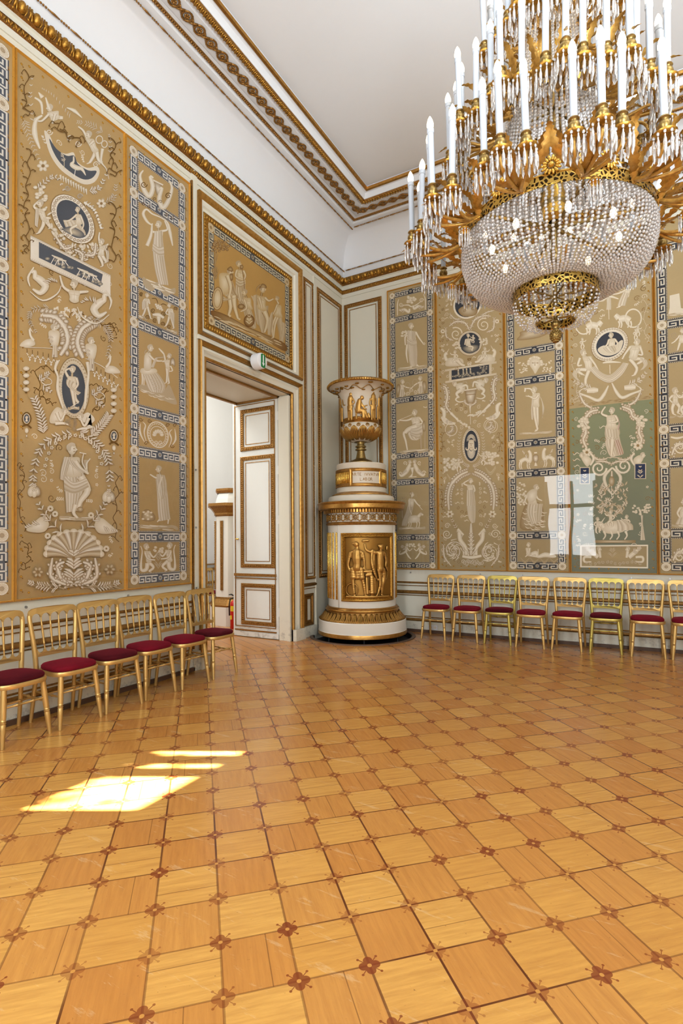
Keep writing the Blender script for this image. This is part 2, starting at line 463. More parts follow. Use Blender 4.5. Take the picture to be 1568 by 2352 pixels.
mb.box(-DEPTH, 0, ROOMY - 0.3, DOOR_L, -0.1, 6.3); mb.box(-DEPTH, 0, DOOR_R, 0.0, -0.1, 6.3); mb.box(-DEPTH, 0, DOOR_L, DOOR_R, DOOR_T, 6.3)
struct('wall_left', mb, M['white_left'])
mb = MB(); mb.box(-DEPTH, ROOMX + 0.4, 0.0, 0.3, -0.1, 6.3); struct('wall_back', mb, M['white_wall'])
def wall_with_windows(name, side, lo, hi, wins, mat, thick=0.35):
    mb = MB(); x = lo
    def seg(a, b, z0, z1):
        if side == 'F': mb.box(a, b, ROOMY - thick, ROOMY, z0, z1)
        else: mb.box(ROOMX, ROOMX + thick, a, b, z0, z1)
    for (a, b, z0, z1) in sorted(wins):
        seg(x, a, -0.1, 6.3); seg(a, b, -0.1, z0); seg(a, b, z1, 6.3); x = b
    seg(x, hi, -0.1, 6.3)
    return struct(name, mb, mat)
FW = [(1.95, 3.35, 0.9, 4.4), (6.3, 7.7, 0.9, 4.4)]
wall_with_windows('wall_front', 'F', 0, ROOMX, FW, M['white_wall'])
for i, (a, b, z0, z1) in enumerate(FW):
    mb = MB(); y = ROOMY - 0.12; t = 0.045
    for (u0, u1, w0, w1) in ((a, a + .07, z0, z1), (b - .07, b, z0, z1), (a, b, z0, z0 + .07), (a, b, z1 - .07, z1),
                             ((a + b) / 2 - .045, (a + b) / 2 + .045, z0, z1), (a, b, 2.42, 2.55), (a, b, 3.5, 3.58)):
        mb.box(u0, u1, y - t, y, w0, w1)
    struct('window_%d' % (i + 1), mb, M['door_paint'])
# unseen high side window, its opening and bars shaped to form the sun patch
SUN = Vector((-0.862, -0.46, -0.48)).normalized()
k = (ROOMX - 2.07) / -SUN.x
def sunwin(y): return y - SUN.y * k
zl = -SUN.z * k; SW = [(sunwin(-6.13), sunwin(-5.17), zl, zl + 0.33)]
wall_with_windows('wall_right', 'R', ROOMY, 0.0, SW, M['white_wall'], 0.06)
mb = MB(); x = ROOMX + 0.03
for yy, w in ((-5.57, 0.07), (-5.345, 0.075)):
    ys = sunwin(yy); mb.box(x - .02, x + .02, ys - w, ys + w, SW[0][2], SW[0][3])
_r = random.Random(4)
for i in range(34):                     # leaf shapes added across the opening to break up the sun patch
    f = _r.random(); ya, yb = SW[0][0], SW[0][1]; yy = ya + (yb - ya) * _r.random() ** .8; zz_ = SW[0][3] - (SW[0][3] - SW[0][2]) * .62 * f ** 1.6
    an = _r.uniform(0, 6.28); L_, w_ = _r.uniform(.022, .05), _r.uniform(.010, .024)
    mb.add([(x + .01, yy + a_ * L_ * math.cos(an) - b_ * w_ * math.sin(an), zz_ + a_ * L_ * math.sin(an) + b_ * w_ * math.cos(an)) for a_, b_ in ((-1, 0), (-.3, 1), (.5, .8), (1, 0), (.5, -.8), (-.3, -1))], [tuple(range(6))])
struct('window_4', mb, M['door_paint'])
# cove + ceiling : one profile swept round the whole room
def room_sweep(mb, prof, mi=0):
    k = len(prof); vs = []; fs = []
    for d, z in prof:
        vs += [(d, -d, z), (ROOMX - d, -d, z), (ROOMX - d, ROOMY + d, z), (d, ROOMY + d, z)]
    for j in range(k - 1):
        for e in range(4):
            e2 = (e + 1) % 4; fs.append((j * 4 + e, j * 4 + e2, (j + 1) * 4 + e2, (j + 1) * 4 + e))
    return mb.add(vs, fs, mi)
B1D, B1Z = 0.075, 6.205
B2D, B2Z = 0.425, 6.68
cove = [(0.0, 6.0), (0.03, EGGZ + 0.1), (0.045, 6.14), (B1D - 0.01, B1Z)]
cove += [(B1D + (B2D - B1D) * (1 - math.cos(t)), B1Z + (B2Z - B1Z) * math.sin(t)) for t in np.linspace(0.02, PI / 2 * 0.97, 14)]
cove += [(B2D + .03, B2Z + .005), (0.50, 6.69), (0.52, 6.715), (0.60, 6.725), (0.615, 6.715), (0.80, 6.715), (0.815, 6.73), (0.86, 6.72), (0.885, 6.70), (0.93, 6.72), (0.955, 6.79), (1.0, 6.80), (1.02, CEIL)]
mb = MB(); room_sweep(mb, cove); d = 1.02
mb.add([(d, -d, CEIL), (ROOMX - d, -d, CEIL), (ROOMX - d, ROOMY + d, CEIL), (d, ROOMY + d, CEIL)], [(0, 1, 2, 3)])
struct('ceiling', mb, M['ceiling'], smooth=True, auto=35)
mb = MB()   # frieze band above the panels, slightly proud, and cap between leaf moulding and eggs
room_sweep(mb, [(0.0, TOPZ - 0.10), (0.012, TOPZ - 0.10), (0.012, EGGZ - 0.07), (0.03, EGGZ - 0.06), (0.03, EGGZ - 0.02)])
struct('trim_2', mb, M['white_wall'])
# ------------------------------------------------------------------ carved running ornaments
def run(z, d, step, base, name, mat, corner=None, ends=(-0.02, -0.02), tilt=0.0, smooth=True, sides=('L', 'B')):
    T = []
    for side in sides:
        Lh = -ROOMY if side == 'L' else ROOMX
        m = int((Lh - 2 * d) / step)
        for i in range(m + 1):
            s = d + step * (i + 0.5)
            if s > Lh - d: continue
            ct, st = math.cos(tilt), math.sin(tilt)
            if side == 'L':   # local x -> +y, local y -> up, local z -> out
                R = np.array([[0, -st, ct], [1, 0, 0], [0, ct, st]]); loc = (d, -s, z)
            else:
                R = np.array([[1, 0, 0], [0, st, -ct], [0, ct, st]]); loc = (s, -d, z)
            T.append(TM(loc, R=R))
    v, f = unit(base)
    o = instances(v, f, T, name, mat, smooth=smooth); o['kind'] = 'structure'; return o
# egg moulding
e = MB(); e.ball((0, 0, 0.022), (0.036, 0.052, 0.034), 12, 8)
for sx in (-1,):
    e.tube([(sx * .066, .05, .012), (sx * .056, 0, .03), (sx * .06, -.05, .012)], [.008, .012, .008], 6)
    e.tube([(sx * .045, .05, .010), (sx * .042, -.01, .024), (sx * .03, -.055, .010), (0, -.062, .012), (.03, -.055, .010), (.042, -.01, .024), (.045, .05, .010)], .008, 5)
e.ball((-.064, -.048, 0.016), (.014, .016, .014), 6, 4)
run(EGGZ + 0.02, 0.045, 0.128, e, 'trim_3', M['gilt'], tilt=-0.35)
mb = MB(); room_sweep(mb, [(0.03, EGGZ - 0.055), (0.052, EGGZ - 0.04), (0.03, EGGZ + 0.09)]); struct('trim_4', mb, M['gilt_brown'])
# leaf moulding
e = MB()
for sx in (-1, 1):
    e.ball((sx * .014, .006, .006), (.010, .026, .010), 6, 5, M=Matrix.Rotation(sx * -.45, 3, 'Z'))
e.ball((0, -.012, .010), (.008, .022, .010), 6, 5)
e.ball((-.03, -.008, .006), (.007, .024, .008), 6, 4)
run(TOPZ, 0.016, 0.06, e, 'trim_5', M['gilt'])
mb = MB(); room_sweep(mb, [(0.012, TOPZ - 0.036), (0.022, TOPZ - 0.03), (0.018, TOPZ + 0.028), (0.026, TOPZ + .03), (0.012, TOPZ + 0.036)]); struct('trim_6', mb, M['gilt_brown'])
# bead and reel along both edges of the cove
def beadreel(d, z, name, tilt):
    e = MB(); e.tube([(-.055, 0, .006), (.0, 0, .008), (.055, 0, .006)], [.006, .0105, .006], 6)
    for i in range(4): e.ball((.072 + i * .0235, 0, .007), .0105, 6, 5)
    run(z, d, 0.215, e, name, M['gilt_brown'], tilt=tilt)
beadreel(B1D, B1Z - .01, 'trim_7', -0.2); beadreel(B2D, B2Z, 'trim_8', -1.2)
# small leaf line, guilloche, leaf band and inner rail of the ceiling cornice
e = MB(); e.ball((0, 0, .004), (.011, .016, .012), 6, 5); run(6.708, 0.545, 0.026, e, 'trim_9', M['gilt_brown'], tilt=-PI / 2)
e = MB()
e.tube([(0.052 * math.cos(a), 0.052 * math.sin(a), .004) for a in np.linspace(0, 2 * PI, 14)[:-1]], .013, 6, closed=True, flat=.7)
for k in range(6): e.ball((.02 * math.cos(k * PI / 3), .02 * math.sin(k * PI / 3), .008), (.013, .013, .010), 6, 4)
e.ball((0, 0, .014), .012, 6, 4)
e.tube([(.05, .03, .004), (.085, 0, .006), (.12, -.03, .004)], [.010, .012, .010], 5); e.tube([(.05, -.03, .004), (.085, 0, .008), (.12, .03, .004)], [.010, .012, .010], 5)
run(6.712, 0.71, 0.17, e, 'trim_10', M['gilt_brown'], tilt=-PI / 2)
e = MB()
e.ball((0, 0, .008), (.012, .034, .012), 6, 5, M=Matrix.Rotation(.35, 3, 'Z')); e.ball((.017, .002, .005), (.009, .030, .010), 6, 5, M=Matrix.Rotation(-.2, 3, 'Z'))
run(6.70, 0.885, 0.042, e, 'trim_11', M['gilt'], tilt=-1.35)
mb = MB(); room_sweep(mb, [(0.845, 6.716), (0.86, 6.700), (0.91, 6.697), (0.925, 6.715)]); struct('trim_12', mb, M['gilt_brown'])
mb = MB(); room_sweep(mb, [(0.985, 6.795), (0.995, 6.782), (1.02, 6.79), (1.03, 6.815), (1.02, 6.83)]); struct('trim_13', mb, M['gilt_flat'])
mb = MB(); room_sweep(mb, [(0.53, 6.717), (0.535, 6.706), (0.56, 6.706), (0.565, 6.72)]); struct('trim_14', mb, M['gilt_brown'])
# ------------------------------------------------------------------ dado : gilt horizontals, skirting
zrow = lambda y: BW(940, y)[1]
rows = [(1337.3, .028, .018, 'wood_trim'), (1344.5, .012, .010, 'wood_trim'), (1359.0, .052, .038, 'wood_trim'), (1366.5, .012, .012, 'wood_trim'), (1415, .016, .010, 'wood_trim'), (1421.5, .045, .022, 'wood_trim'), (1432.5, .02, .012, 'wood_trim')]
SEGS = {'L': [(ROOMY, LW(441, 1400)[0])], 'B': [(0.02, ROOMX)]}
def molding(name, segs, zc, w, h, mat):
    mb = MB()
    for side in segs:
        for a, b in segs[side]:
            prof = [(-.5, 0), (-.5, .55), (-.25, .95), (.0, 1.0), (.3, .8), (.5, .45), (.5, 0)]
            vs = [W3(side, u, zc + p * w, q * h) for u in (a, b) for p, q in prof]; k = len(prof)
            mb.add(vs, [(i, i + 1, k + i + 1, k + i) for i in range(k - 1)] + [tuple(range(k)), tuple(range(k, 2 * k))[::-1]])
    return struct(name, mb, mat, smooth=True, auto=40)
for i, (y, w, h, m) in enumerate(rows):
    molding('trim_%d' % (15 + i), SEGS, zrow(y), w, h, M[m])
for side, nm in (('L', 'baseboard_left'), ('B', 'baseboard_back')):
    mb = MB()
    for a, b in SEGS[side]:
        mb.wbox(side, a, b, 0, 0.045, 0, 0.045, 1); mb.wbox(side, a, b, 0.045, 0.17, 0, 0.022, 0)
    struct(nm, mb, [M['white_wall'], M['base_wood']])
# ------------------------------------------------------------------ gilt panel frames with carved leaf inner edge
def leaf_frame(name, side, u0, z0, u1, z1, w, parent=None, mat='gilt_brown', h0=0.0, struct_kind=True, step=None):
    mb = MB()
    mb.frame(side, u0, z0, u1, z1, [(0, h0), (0, h0 + .014), (w * .12, h0 + .017), (w * .2, h0 + .010), (w * .85, h0 + .010), (w * .9, h0 + .018), (w, h0 + .016), (w, h0)])
    st = step or w * 0.55
    e = MB(); e.ball((0, 0, 0), (st * .42, w * .34, .009), 6, 4)
    for (pu, pz, L, ax) in ((u0 + w / 2, (z0 + z1) / 2, z1 - z0, 1), (u1 - w / 2, (z0 + z1) / 2, z1 - z0, 1), ((u0 + u1) / 2, z0 + w / 2, u1 - u0, 0), ((u0 + u1) / 2, z1 - w / 2, u1 - u0, 0)):
        m = max(2, int(L / st))
        for i in range(m):
            s = -L / 2 + L * (i + .5) / m
            for v0, f0 in (unit(e),):
                vs = []
                for (a, b, c) in v0:
                    vs.append(W3(side, pu + (b if ax else s + a), pz + (s + a if ax else b), h0 + .012 + c))
                mb.add(vs, f0)
    o = mb.build(name, M[mat], parent)
    if parent is None: o['kind'] = 'structure'
    return o
def fillet(name, side, u0, z0, u1, z1, w=.012, h=.008, parent=None, mat='gilt_brown', h0=0.0):
    mb = MB(); mb.frame(side, u0, z0, u1, z1, [(0, h0), (0, h0 + h), (w, h0 + h), (w, h0)])
    o = mb.build(name, M[mat], parent)
    if parent is None: o['kind'] = 'structure'
    return o
# corner panel, left wall
a = LW(727, 659); b = LW(781.5, 701)
zb_long = LW(732, 1327)[1]
tn = [21]
def T_(): tn[0] += 1; return 'trim_%d' % tn[0]
ul, ur, zt = a[0], -0.035, min(a[1], TOPZ - .13)
leaf_frame(T_(), 'L', ul, zb_long, ur, zt, .065); fillet(T_(), 'L', ul + .10, zb_long + .10, ur - .10, zt - .10)
# corner panel, back wall
a = BW(790.6, 700); b = BW(876, 679)
leaf_frame(T_(), 'B', a[0], zb_long, b[0], b[1] - .01, .065); fillet(T_(), 'B', a[0] + .10, zb_long + .10, b[0] - .10, b[1] - .11)
# narrow panel beside the door
a = LW(694.5, 636); b = LW(718.4, 654); nb = LW(698, 1332)[1]
leaf_frame(T_(), 'L', a[0] + .01, nb, b[0], zt, .05); fillet(T_(), 'L', a[0] + .085, nb + .085, b[0] - .075, zt - .085)
mb = MB(); pe = LW(721, 900)[0]; mb.wbox('L', LW(689, 900)[0], pe, 0, TOPZ - .10, -.01, .006); mb.wbox('L', pe - .02, pe, 0, TOPZ - .10, .0, .025); struct(T_(), mb, M['white_left'])
a = LW(697, 1362); b = LW(720, 1433)
mb = MB(); mb.frame('L', a[0], b[1], b[0] - .02, a[1] - .02, [(0, 0), (0, .02), (.03, .024), (.05, .008), (.07, .008), (.07, .014), (.085, .014), (.085, 0)]); struct(T_(), mb, M['gilt_brown'])
sideseg = {'L': [(LW(689, 1400)[0], pe)]}
molding(T_(), sideseg, LW(705, 1343)[1], .05, .03, M['gilt_brown']); molding(T_(), sideseg, LW(705, 1352)[1], .016, .012, M['gilt_brown']); molding(T_(), sideseg, LW(712, 1446)[1], .04, .02, M['gilt_brown'])
mb = MB(); mb.wbox('L', LW(689, 1400)[0], pe, 0, .16, 0, .03); mb.wbox('L', pe, 0, 0, .16, 0, .02); struct('baseboard_corner', mb, M['white_left'])
# white strip (thin pilaster) between last painted panel and the door surround
c0, c1 = LW(438.5, 900)[0], LW(452, 900)[0]
mb = MB(); mb.wbox('L', c0, c1, 0, TOPZ + .03, 0, .02); mb.wbox('L', c0 + .035, c1 - .035, .2, TOPZ - .1, .02, .028); mb.wbox('L', c0 - .01, c1 + .01, 0, .22, 0, .045); struct(T_(), mb, M['white_left'])
mb = MB(); mb.wbox('L', c0 - .004, c0 + .012, .25, TOPZ - .12, .0, .032); struct(T_(), mb, M['gilt_brown'])
# ------------------------------------------------------------------ door surround
cl, cr = c1, LW(688.5, 1000)[0]
ct = LW(450.6, 780)[1]
mb = MB(); W = DOOR_L - cl; Wr = cr - DOOR_R
def casing(mb, prof, mi):
    k = len(prof); vs = []; fs = []
    for t, h in prof:                       # t: 0 outer .. 1 inner
        for (u, z) in ((cl + t * W, 0.0), (cl + t * W, ct - t * (ct - DOOR_T)), (cr - t * Wr, ct - t * (ct - DOOR_T)), (cr - t * Wr, 0.0)):
            vs.append(W3('L', u, z, h))
    for j in range(k - 1):
        for e_ in range(3): fs.append((j * 4 + e_, (j + 1) * 4 + e_, (j + 1) * 4 + e_ + 1, j * 4 + e_ + 1))
    mb.add(vs, fs, mi)
casing(mb, [(.30, .03), (.34, .042), (.50, .052), (.62, .034), (.82, .024), (.84, .024)], 0)
casing(mb, [(0.0, 0.0), (0.0, .06), (.10, .075), (.26, .055), (.30, .03)], 1)
casing(mb, [(.82, .024), (.86, .034), (.96, .034), (1.0, .022), (1.0, -.02)], 1)
struct(T_(), mb, [M['white_left'], M['gilt_flat']], smooth=True, auto=30)
mb = MB()
for (u0, u1) in ((cl - .01, DOOR_L), (DOOR_R, cr + .01)): mb.wbox('L', u0, u1, 0, .17, 0, .08)
struct(T_(), mb, M['white_left'])
mb = MB(); zz = (LW(449, 768)[1] + ct) / 2; mb.wbox('L', cl - .02, cr + .02, ct + .004, LW(449, 768)[1] - .004, 0, .05); struct(T_(), mb, M['white_left'])
# soffit and jamb mouldings
mb = MB()
SZ = DOOR_T - 0.001
for x0, x1 in ((-.24, -.20), (-DEPTH + .02, -DEPTH + .06)): mb.box(x0, x1, DOOR_L, DOOR_R, SZ - .03, SZ)
mb.box(-DEPTH + .02, -.20, DOOR_R - .05, DOOR_R - .01, SZ - .03, SZ); mb.box(-DEPTH + .02, -.20, DOOR_L + .01, DOOR_L + .05, SZ - .03, SZ)
struct(T_(), mb, M['gilt_brown'])
# ------------------------------------------------------------------ open door leaf lying along the right reveal
LY = FL(600, 1466)[1]
def DW(x, y): p = onplane(x, y, 1, LY); return p[0], p[2]
lx0, lx1 = DW(537, 1400)[0], DW(640, 1400)[0]
ltop = DW(640, 911)[1]
mb = MB(); mb.box(lx0, lx1, LY, LY + .05, 0.012, ltop)
mb.box(lx0, lx1, LY - .012, LY, .012, DW(600, 1453)[1]); mb.box(lx0, lx0 + .03, LY - .006, LY, .012, ltop); 
leaf = struct('door_1', mb, M['door_paint'])
def DR(p, q): a = DW(*p); b = DW(*q); return min(a[0], b[0]), min(a[1], b[1]), max(a[0], b[0]), max(a[1], b[1])
HD = -LY
def part_struct(o): return o
for nm, p, q in (('upper', (552.5, 943), (629.5, 1028.8)), ('middle', (552.5, 1050.5), (631.4, 1305)), ('lower', (554.4, 1339), (632, 1439.8))):
    r = DR(p, q); r = (r[0], r[1], r[2], r[3])
    o = leaf_frame('panel_moulding', 'B', *r, .06, parent=leaf, h0=HD)
    fillet('panel_fillet', 'B', r[0] + .095, r[1] + .095, r[2] - .095, r[3] - .095, .010, .006, parent=leaf, h0=HD)
mb = MB(); z = DW(600, 1321)[1]; mb.wbox('B', lx0 + .03, lx1 - .04, z - .02, z + .02, HD, HD + .03); mb.build('lock_rail_moulding', M['gilt_brown'], leaf)
mb = MB(); z = DW(600, 1329)[1]; mb.wbox('B', lx0 + .03, lx1 - .04, z - .008, z + .008, HD, HD + .012); z = DW(600, 1450)[1]; mb.wbox('B', lx0 + .03, lx1 - .04, z - .01, z + .01, HD, HD + .014); mb.build('plinth_fillet', M['gilt_brown'], leaf)
mb = MB(); mb.frame('B', lx0 + .035, .16, lx1 - .05, ltop - .04, [(0, HD), (0, HD + .008), (.012, HD + .008), (.012, HD)]); mb.build('edge_fillet', M['gilt_brown'], leaf)
hx, hz = DW(546, 1238); mb = MB()
mb.tube([(hx, LY, hz), (hx, LY - .05, hz)], .010, 10); mb.tube([(hx - .01, LY - .05, hz), (hx + .035, LY - .055, hz), (hx + .06, LY - .05, hz)], [.009, .013, .010], 10); mb.lathe([(0.001, 0), (.02, 0.0), (.02, .006), (0.001, .006)], 16, c=(hx, LY - .003, hz - .003))
mb.build('door_handle', M['gilt_bright'], leaf, smooth=True)
mb = MB()
for z in (.35, 1.75, 2.5, ltop - .35): mb.tube([(lx1 + .005, LY + .01, z), (lx1 + .005, LY + .01, z + .13)], .011, 8)
mb.build('hinge', M['door_paint'], leaf)
mb = MB(); mb.box(lx1 + .012, -.03, LY - .005, DOOR_R, 0, DOOR_T - .02); mb.box(-.06, -.005, LY - .02, DOOR_R, 0, DOOR_T - .02); struct(T_(), mb, M['white_left'])
# ------------------------------------------------------------------ next room shell
mb = MB(); mb.box(FARX - .2, FARX, -6.2, 1.4, -.1, 5.6); struct('wall_next_room', mb, M['white_room'])
mb = MB(); mb.box(-DEPTH - .1, -DEPTH, -.02, 1.4, -.1, 5.6); mb.box(FARX, -DEPTH, 1.2, 1.4, -.1, 5.6); mb.box(FARX, -DEPTH, -6.2, -6.0, -.1, 5.6); struct('wall_next_room_side', mb, M['white_room'])
mb = MB(); mb.box(FARX - .2, -DEPTH, -6.2, 1.4, 5.5, 5.6); struct('ceiling_next_room', mb, M['white_room'])
mb = MB(); zq = lambda y: onplane(478, y, 0, FARX)[2]
for y, w, h in ((1296, .02, .03), (1307, .05, .02), (1338, .05, .03)): mb.box(FARX, FARX + h, -6, 1.2, zq(y) - w / 2, zq(y) + w / 2)
struct(T_(), mb, M['gilt_brown'])
mb = MB(); mb.box(FARX, FARX + .02, -6, 1.2, 0, .12); struct('baseboard_next_room', mb, M['white_room'])
# ------------------------------------------------------------------ painter: flat decorative painting as coloured mesh on the canvas
class Art:
    def __init__(s, side, d):
        s.side, s.d = side, d; s.v = []; s.f = []; s.c = []; s.lay = 0; s.zoom = (1, 0, 0); s.unitpx = 1.0; s.hold = False; s.raw = False
        s.tint = (1, 1, 1)
    def z(s, sc, ox, oy): s.zoom = (sc, ox, oy); s.raw = False; s.lay = 48; return s
    def uv(s): s.raw = True; s.lay = 4; return s
    def mp(s, p):
        if s.raw: return p[0], p[1]
        sc, ox, oy = s.zoom; x, y = p[0] / sc + ox, p[1] / sc + oy
        return LW(x, y, s.d) if s.side == 'L' else BW(x, y, s.d)
    def put(s, pts, faces, cols, rise=0.0):
        o = len(s.v)
        if not s.hold: s.lay += 1.0 if len(pts) > 12 else 0.3
        h = s.d + 0.0008 + s.lay * 2e-5
        Q = [s.mp(p) for p in pts]
        if hasattr(s, 'u0'): Q = [(min(max(u, s.u0), s.u1), min(max(z, ZP0), ZP1)) for u, z in Q]
        for i_, (u, z) in enumerate(Q): s.v.append(W3(s.side, u, z, h + (i_ // 3) * rise))
        for f in faces:
            ar = sum(Q[f[i - 1]][0] * Q[f[i]][1] - Q[f[i]][0] * Q[f[i - 1]][1] for i in range(len(f)))
            if ar < 0: f = f[::-1]
            s.f.append(tuple(i + o for i in f))
        s.c.extend(cols)
    def fill(s, pts, c, c2=None, smooth=True):
        P = catmull(pts, 4, True) if smooth else [np.array(p, float) for p in pts]
        m = np.mean(P, axis=0); n = len(P); c2 = c2 or c
        cr = [(P[i][0] - m[0]) * (P[(i + 1) % n][1] - m[1]) - (P[(i + 1) % n][0] - m[0]) * (P[i][1] - m[1]) for i in range(n)]
        if min(cr) < 0 < max(cr):          # not star-shaped: one n-gon
            s.put(list(P), [tuple(range(n))], [tuple(c[q] * .6 + c2[q] * .4 for q in range(3))] * n); return
        s.put([m] + list(P), [(0, 1 + i, 1 + (i + 1) % n) for i in range(n)], [c] + [c2] * n)
    def S(s, pts, w, c=None, c2=None, n=4):
        c = c or s.W; c2 = c2 or c
        P = catmull(pts, n) if len(pts) > 2 else [np.array(p, float) for p in pts]
        m = len(P); W_ = [w] * len(pts) if np.isscalar(w) else list(w)
        ws = np.interp(np.linspace(0, len(pts) - 1, m), range(len(pts)), np.resize(W_, len(pts)) if len(W_) != len(pts) else W_) * 0.5
        if len(W_) != len(pts): ws = np.interp(np.linspace(0, 1, m), np.linspace(0, 1, len(W_)), W_) * 0.5
        V = []; fs = []; cs = []
        for i in range(m):
            t = P[min(i + 1, m - 1)] - P[max(i - 1, 0)]; t = t / (np.linalg.norm(t) + 1e-9); nn = np.array([-t[1], t[0]])
            V += [P[i] + nn * ws[i], P[i], P[i] - nn * ws[i]]; cs += [c2, c, c2]
            if i:
                a = 3 * (i - 1); b = 3 * i; fs += [(a, a + 1, b + 1, b), (a + 1, a + 2, b + 2, b + 1)]
        s.put(V, fs, cs, 5e-6 if m > 3 else 0.0)
    def ell(s, cx, cy, rx, ry, c, c2=None, rot=0, n=18):
        cr_, sr = math.cos(rot), math.sin(rot)
        P = [(cx + rx * math.cos(t) * cr_ - ry * math.sin(t) * sr, cy + rx * math.cos(t) * sr + ry * math.sin(t) * cr_) for t in np.linspace(0, 2 * PI, n + 1)[:-1]]
        s.fill(P, c, c2, smooth=False)
    def ring(s, cx, cy, rx, ry, w, c, c2=None, rot=0, shear=0.0, n=28):
        cr_, sr = math.cos(rot), math.sin(rot)
        P = []
        for t in np.linspace(0, 2 * PI, n + 1):
            x, y = rx * math.cos(t), ry * math.sin(t); y += shear * x
            P.append((cx + x * cr_ - y * sr, cy + x * sr + y * cr_))
        s.S(P, w, c, c2, n=1)
    def oval(s, cx, cy, rx, ry, c, c2=None, shear=0.0, n=28):
        P = [(cx + rx * math.cos(t), cy + ry * math.sin(t) + shear * rx * math.cos(t)) for t in np.linspace(0, 2 * PI, n + 1)[:-1]]
        s.fill(P, c, c2, smooth=False)
    def cloth(s, A, B, n=9, lo=None, hi=None):
        A = catmull(A, 4); B = catmull(B, 4); m = max(len(A), len(B))
        ra = [np.array([np.interp(t, np.linspace(0, 1, len(Q)), [q[k] for q in Q]) for k in (0, 1)]) for Q in (A,) for t in np.linspace(0, 1, m)]
        rb = [np.array([np.interp(t, np.linspace(0, 1, len(Q)), [q[k] for q in Q]) for k in (0, 1)]) for Q in (B,) for t in np.linspace(0, 1, m)]
        lo = lo or tuple(m_ * .5 + d_ * .5 for m_, d_ in zip(s.M, s.D)); hi = hi or s.W
        V = []; cs = []; fs = []
        for j in range(n + 1):
            f = j / n; f2 = f + 0.25 / n * math.sin(j * 2.3)
            f2 = min(max(f2, 0), 1)
            k = (j % 2) * 0.75 + 0.25 * random.random(); k *= (0.55 + 0.45 * math.sin(PI * min(f * 1.3 + .1, 1)))
            col = tuple(lo[q] * (1 - k) + hi[q] * k for q in range(3))
            for i in range(m): V.append(ra[i] * (1 - f2) + rb[i] * f2); cs.append(col)
        for j in range(n):
            for i in range(m - 1): a = j * m + i; fs.append((a, a + 1, a + m + 1, a + m))
        s.put(V, fs, cs)
    def spiral(s, cx, cy, r, turns, a0, w, c=None, c2=None, sgn=1, r1=0.12):
        n = int(14 * turns) + 4
        s.S([(cx + r * (1 - (1 - r1) * t) * math.cos(a0 + sgn * turns * 2 * PI * t), cy + r * (1 - (1 - r1) * t) * math.sin(a0 + sgn * turns * 2 * PI * t)) for t in np.linspace(0, 1, n)], [w * 1.0, w * .8, w * .5], c, c2, n=1)
    def plume(s, pts, n, L, w, c=None, c2=None, both=True, ang=0.9, stem=None, tip=0.35):
        """stem with leaflets (feathers, acanthus, laurel)"""
        c = c or s.W; c2 = c2 or s.D
        P = catmull(pts, 6); m = len(P)
        if stem: s.S(pts, [stem, stem * .5], c2)
        for i in range(n):
            f = (i + 0.5) / n; k = f * (m - 1); a = P[int(k)]; b = P[min(int(k) + 1, m - 1)]
            t = b - a; t = t / (np.linalg.norm(t) + 1e-9); l = L * (1 - (1 - tip) * f)
            for sg in ((-1, 1) if both else (1,)):
                an = ang * sg; dx = t[0] * math.cos(an) - t[1] * math.sin(an); dy = t[0] * math.sin(an) + t[1] * math.cos(an)
                e = (a[0] + dx * l, a[1] + dy * l); mid = (a[0] + dx * l * .5 + t[0] * l * .12, a[1] + dy * l * .5 + t[1] * l * .12)
                s.S([tuple(a), mid, e], [w * .4, w, w * .15], c, c2, n=2)
    def scrollleaf(s, pts, w, n=None, c=None, c2=None):
        """fleshy acanthus scroll: shaded body plus ruffled lobes"""
        c = c or s.W; c2 = c2 or s.D
        s.S(pts, [w * .45, w, w * .9, w * .4], c, c2)
        P = catmull(pts, 5); n = n or max(5, len(P) // 2)
        for i in range(n):
            k = int((i + .5) / n * (len(P) - 2)); a = P[k]; t = P[k + 1] - a; t = t / (np.linalg.norm(t) + 1e-9)
            for sg in (1, -1):
                nn = np.array([-t[1], t[0]]) * sg; q = a + nn * w * .45 - t * w * .1
                s.ell(q[0], q[1], w * .34, w * .24, c, c2, rot=math.atan2(t[1], t[0]) + sg * .7, n=8)
    def dots(s, pts, n, r, c=None, c2=None):
        P = catmull(pts, 6)
        for i in range(n):
            k = i / max(1, n - 1) * (len(P) - 1); a = P[int(k)]; b = P[min(int(k) + 1, len(P) - 1)]; q = a + (b - a) * (k - int(k))
            s.ell(q[0], q[1], r, r, c or s.W, c2 or s.W, n=6)
    def vine(s, pts, amp, n, w, c=None):
        c = c or s.INK; P = catmull(pts, 8); m = len(P); Q = []
        for i in range(0, m, 2):
            t = P[min(i + 1, m - 1)] - P[max(i - 1, 0)]; t = t / (np.linalg.norm(t) + 1e-9)
            Q.append(P[i] + np.array([-t[1], t[0]]) * amp * math.sin(i * 1.1 + pts[0][0]))
        s.S(Q, w, c, n=3)
        for i in range(n):
            q = Q[int(len(Q) * (i + .3) / n) % len(Q)]; sg = 1 if i % 2 else -1
            a = random.uniform(-.6, .6)
            e = (q[0] + sg * amp * 2.2, q[1] + amp * 1.3 * math.sin(a * 3))
            s.S([tuple(q), ((q[0] + e[0]) / 2, q[1] - amp * .9), e, (e[0] - sg * amp * .5, e[1] + amp * .6)], [w, w * .8, w * .6], c, n=3)
            s.ell(e[0], e[1], amp * .35, amp * .28, c, n=6)
    def limb(s, pts, w): s.S(pts, [x * 1.16 for x in w] if not np.isscalar(w) else w * 1.16, s.D, s.D); s.S(pts, w, s.W, s.M)
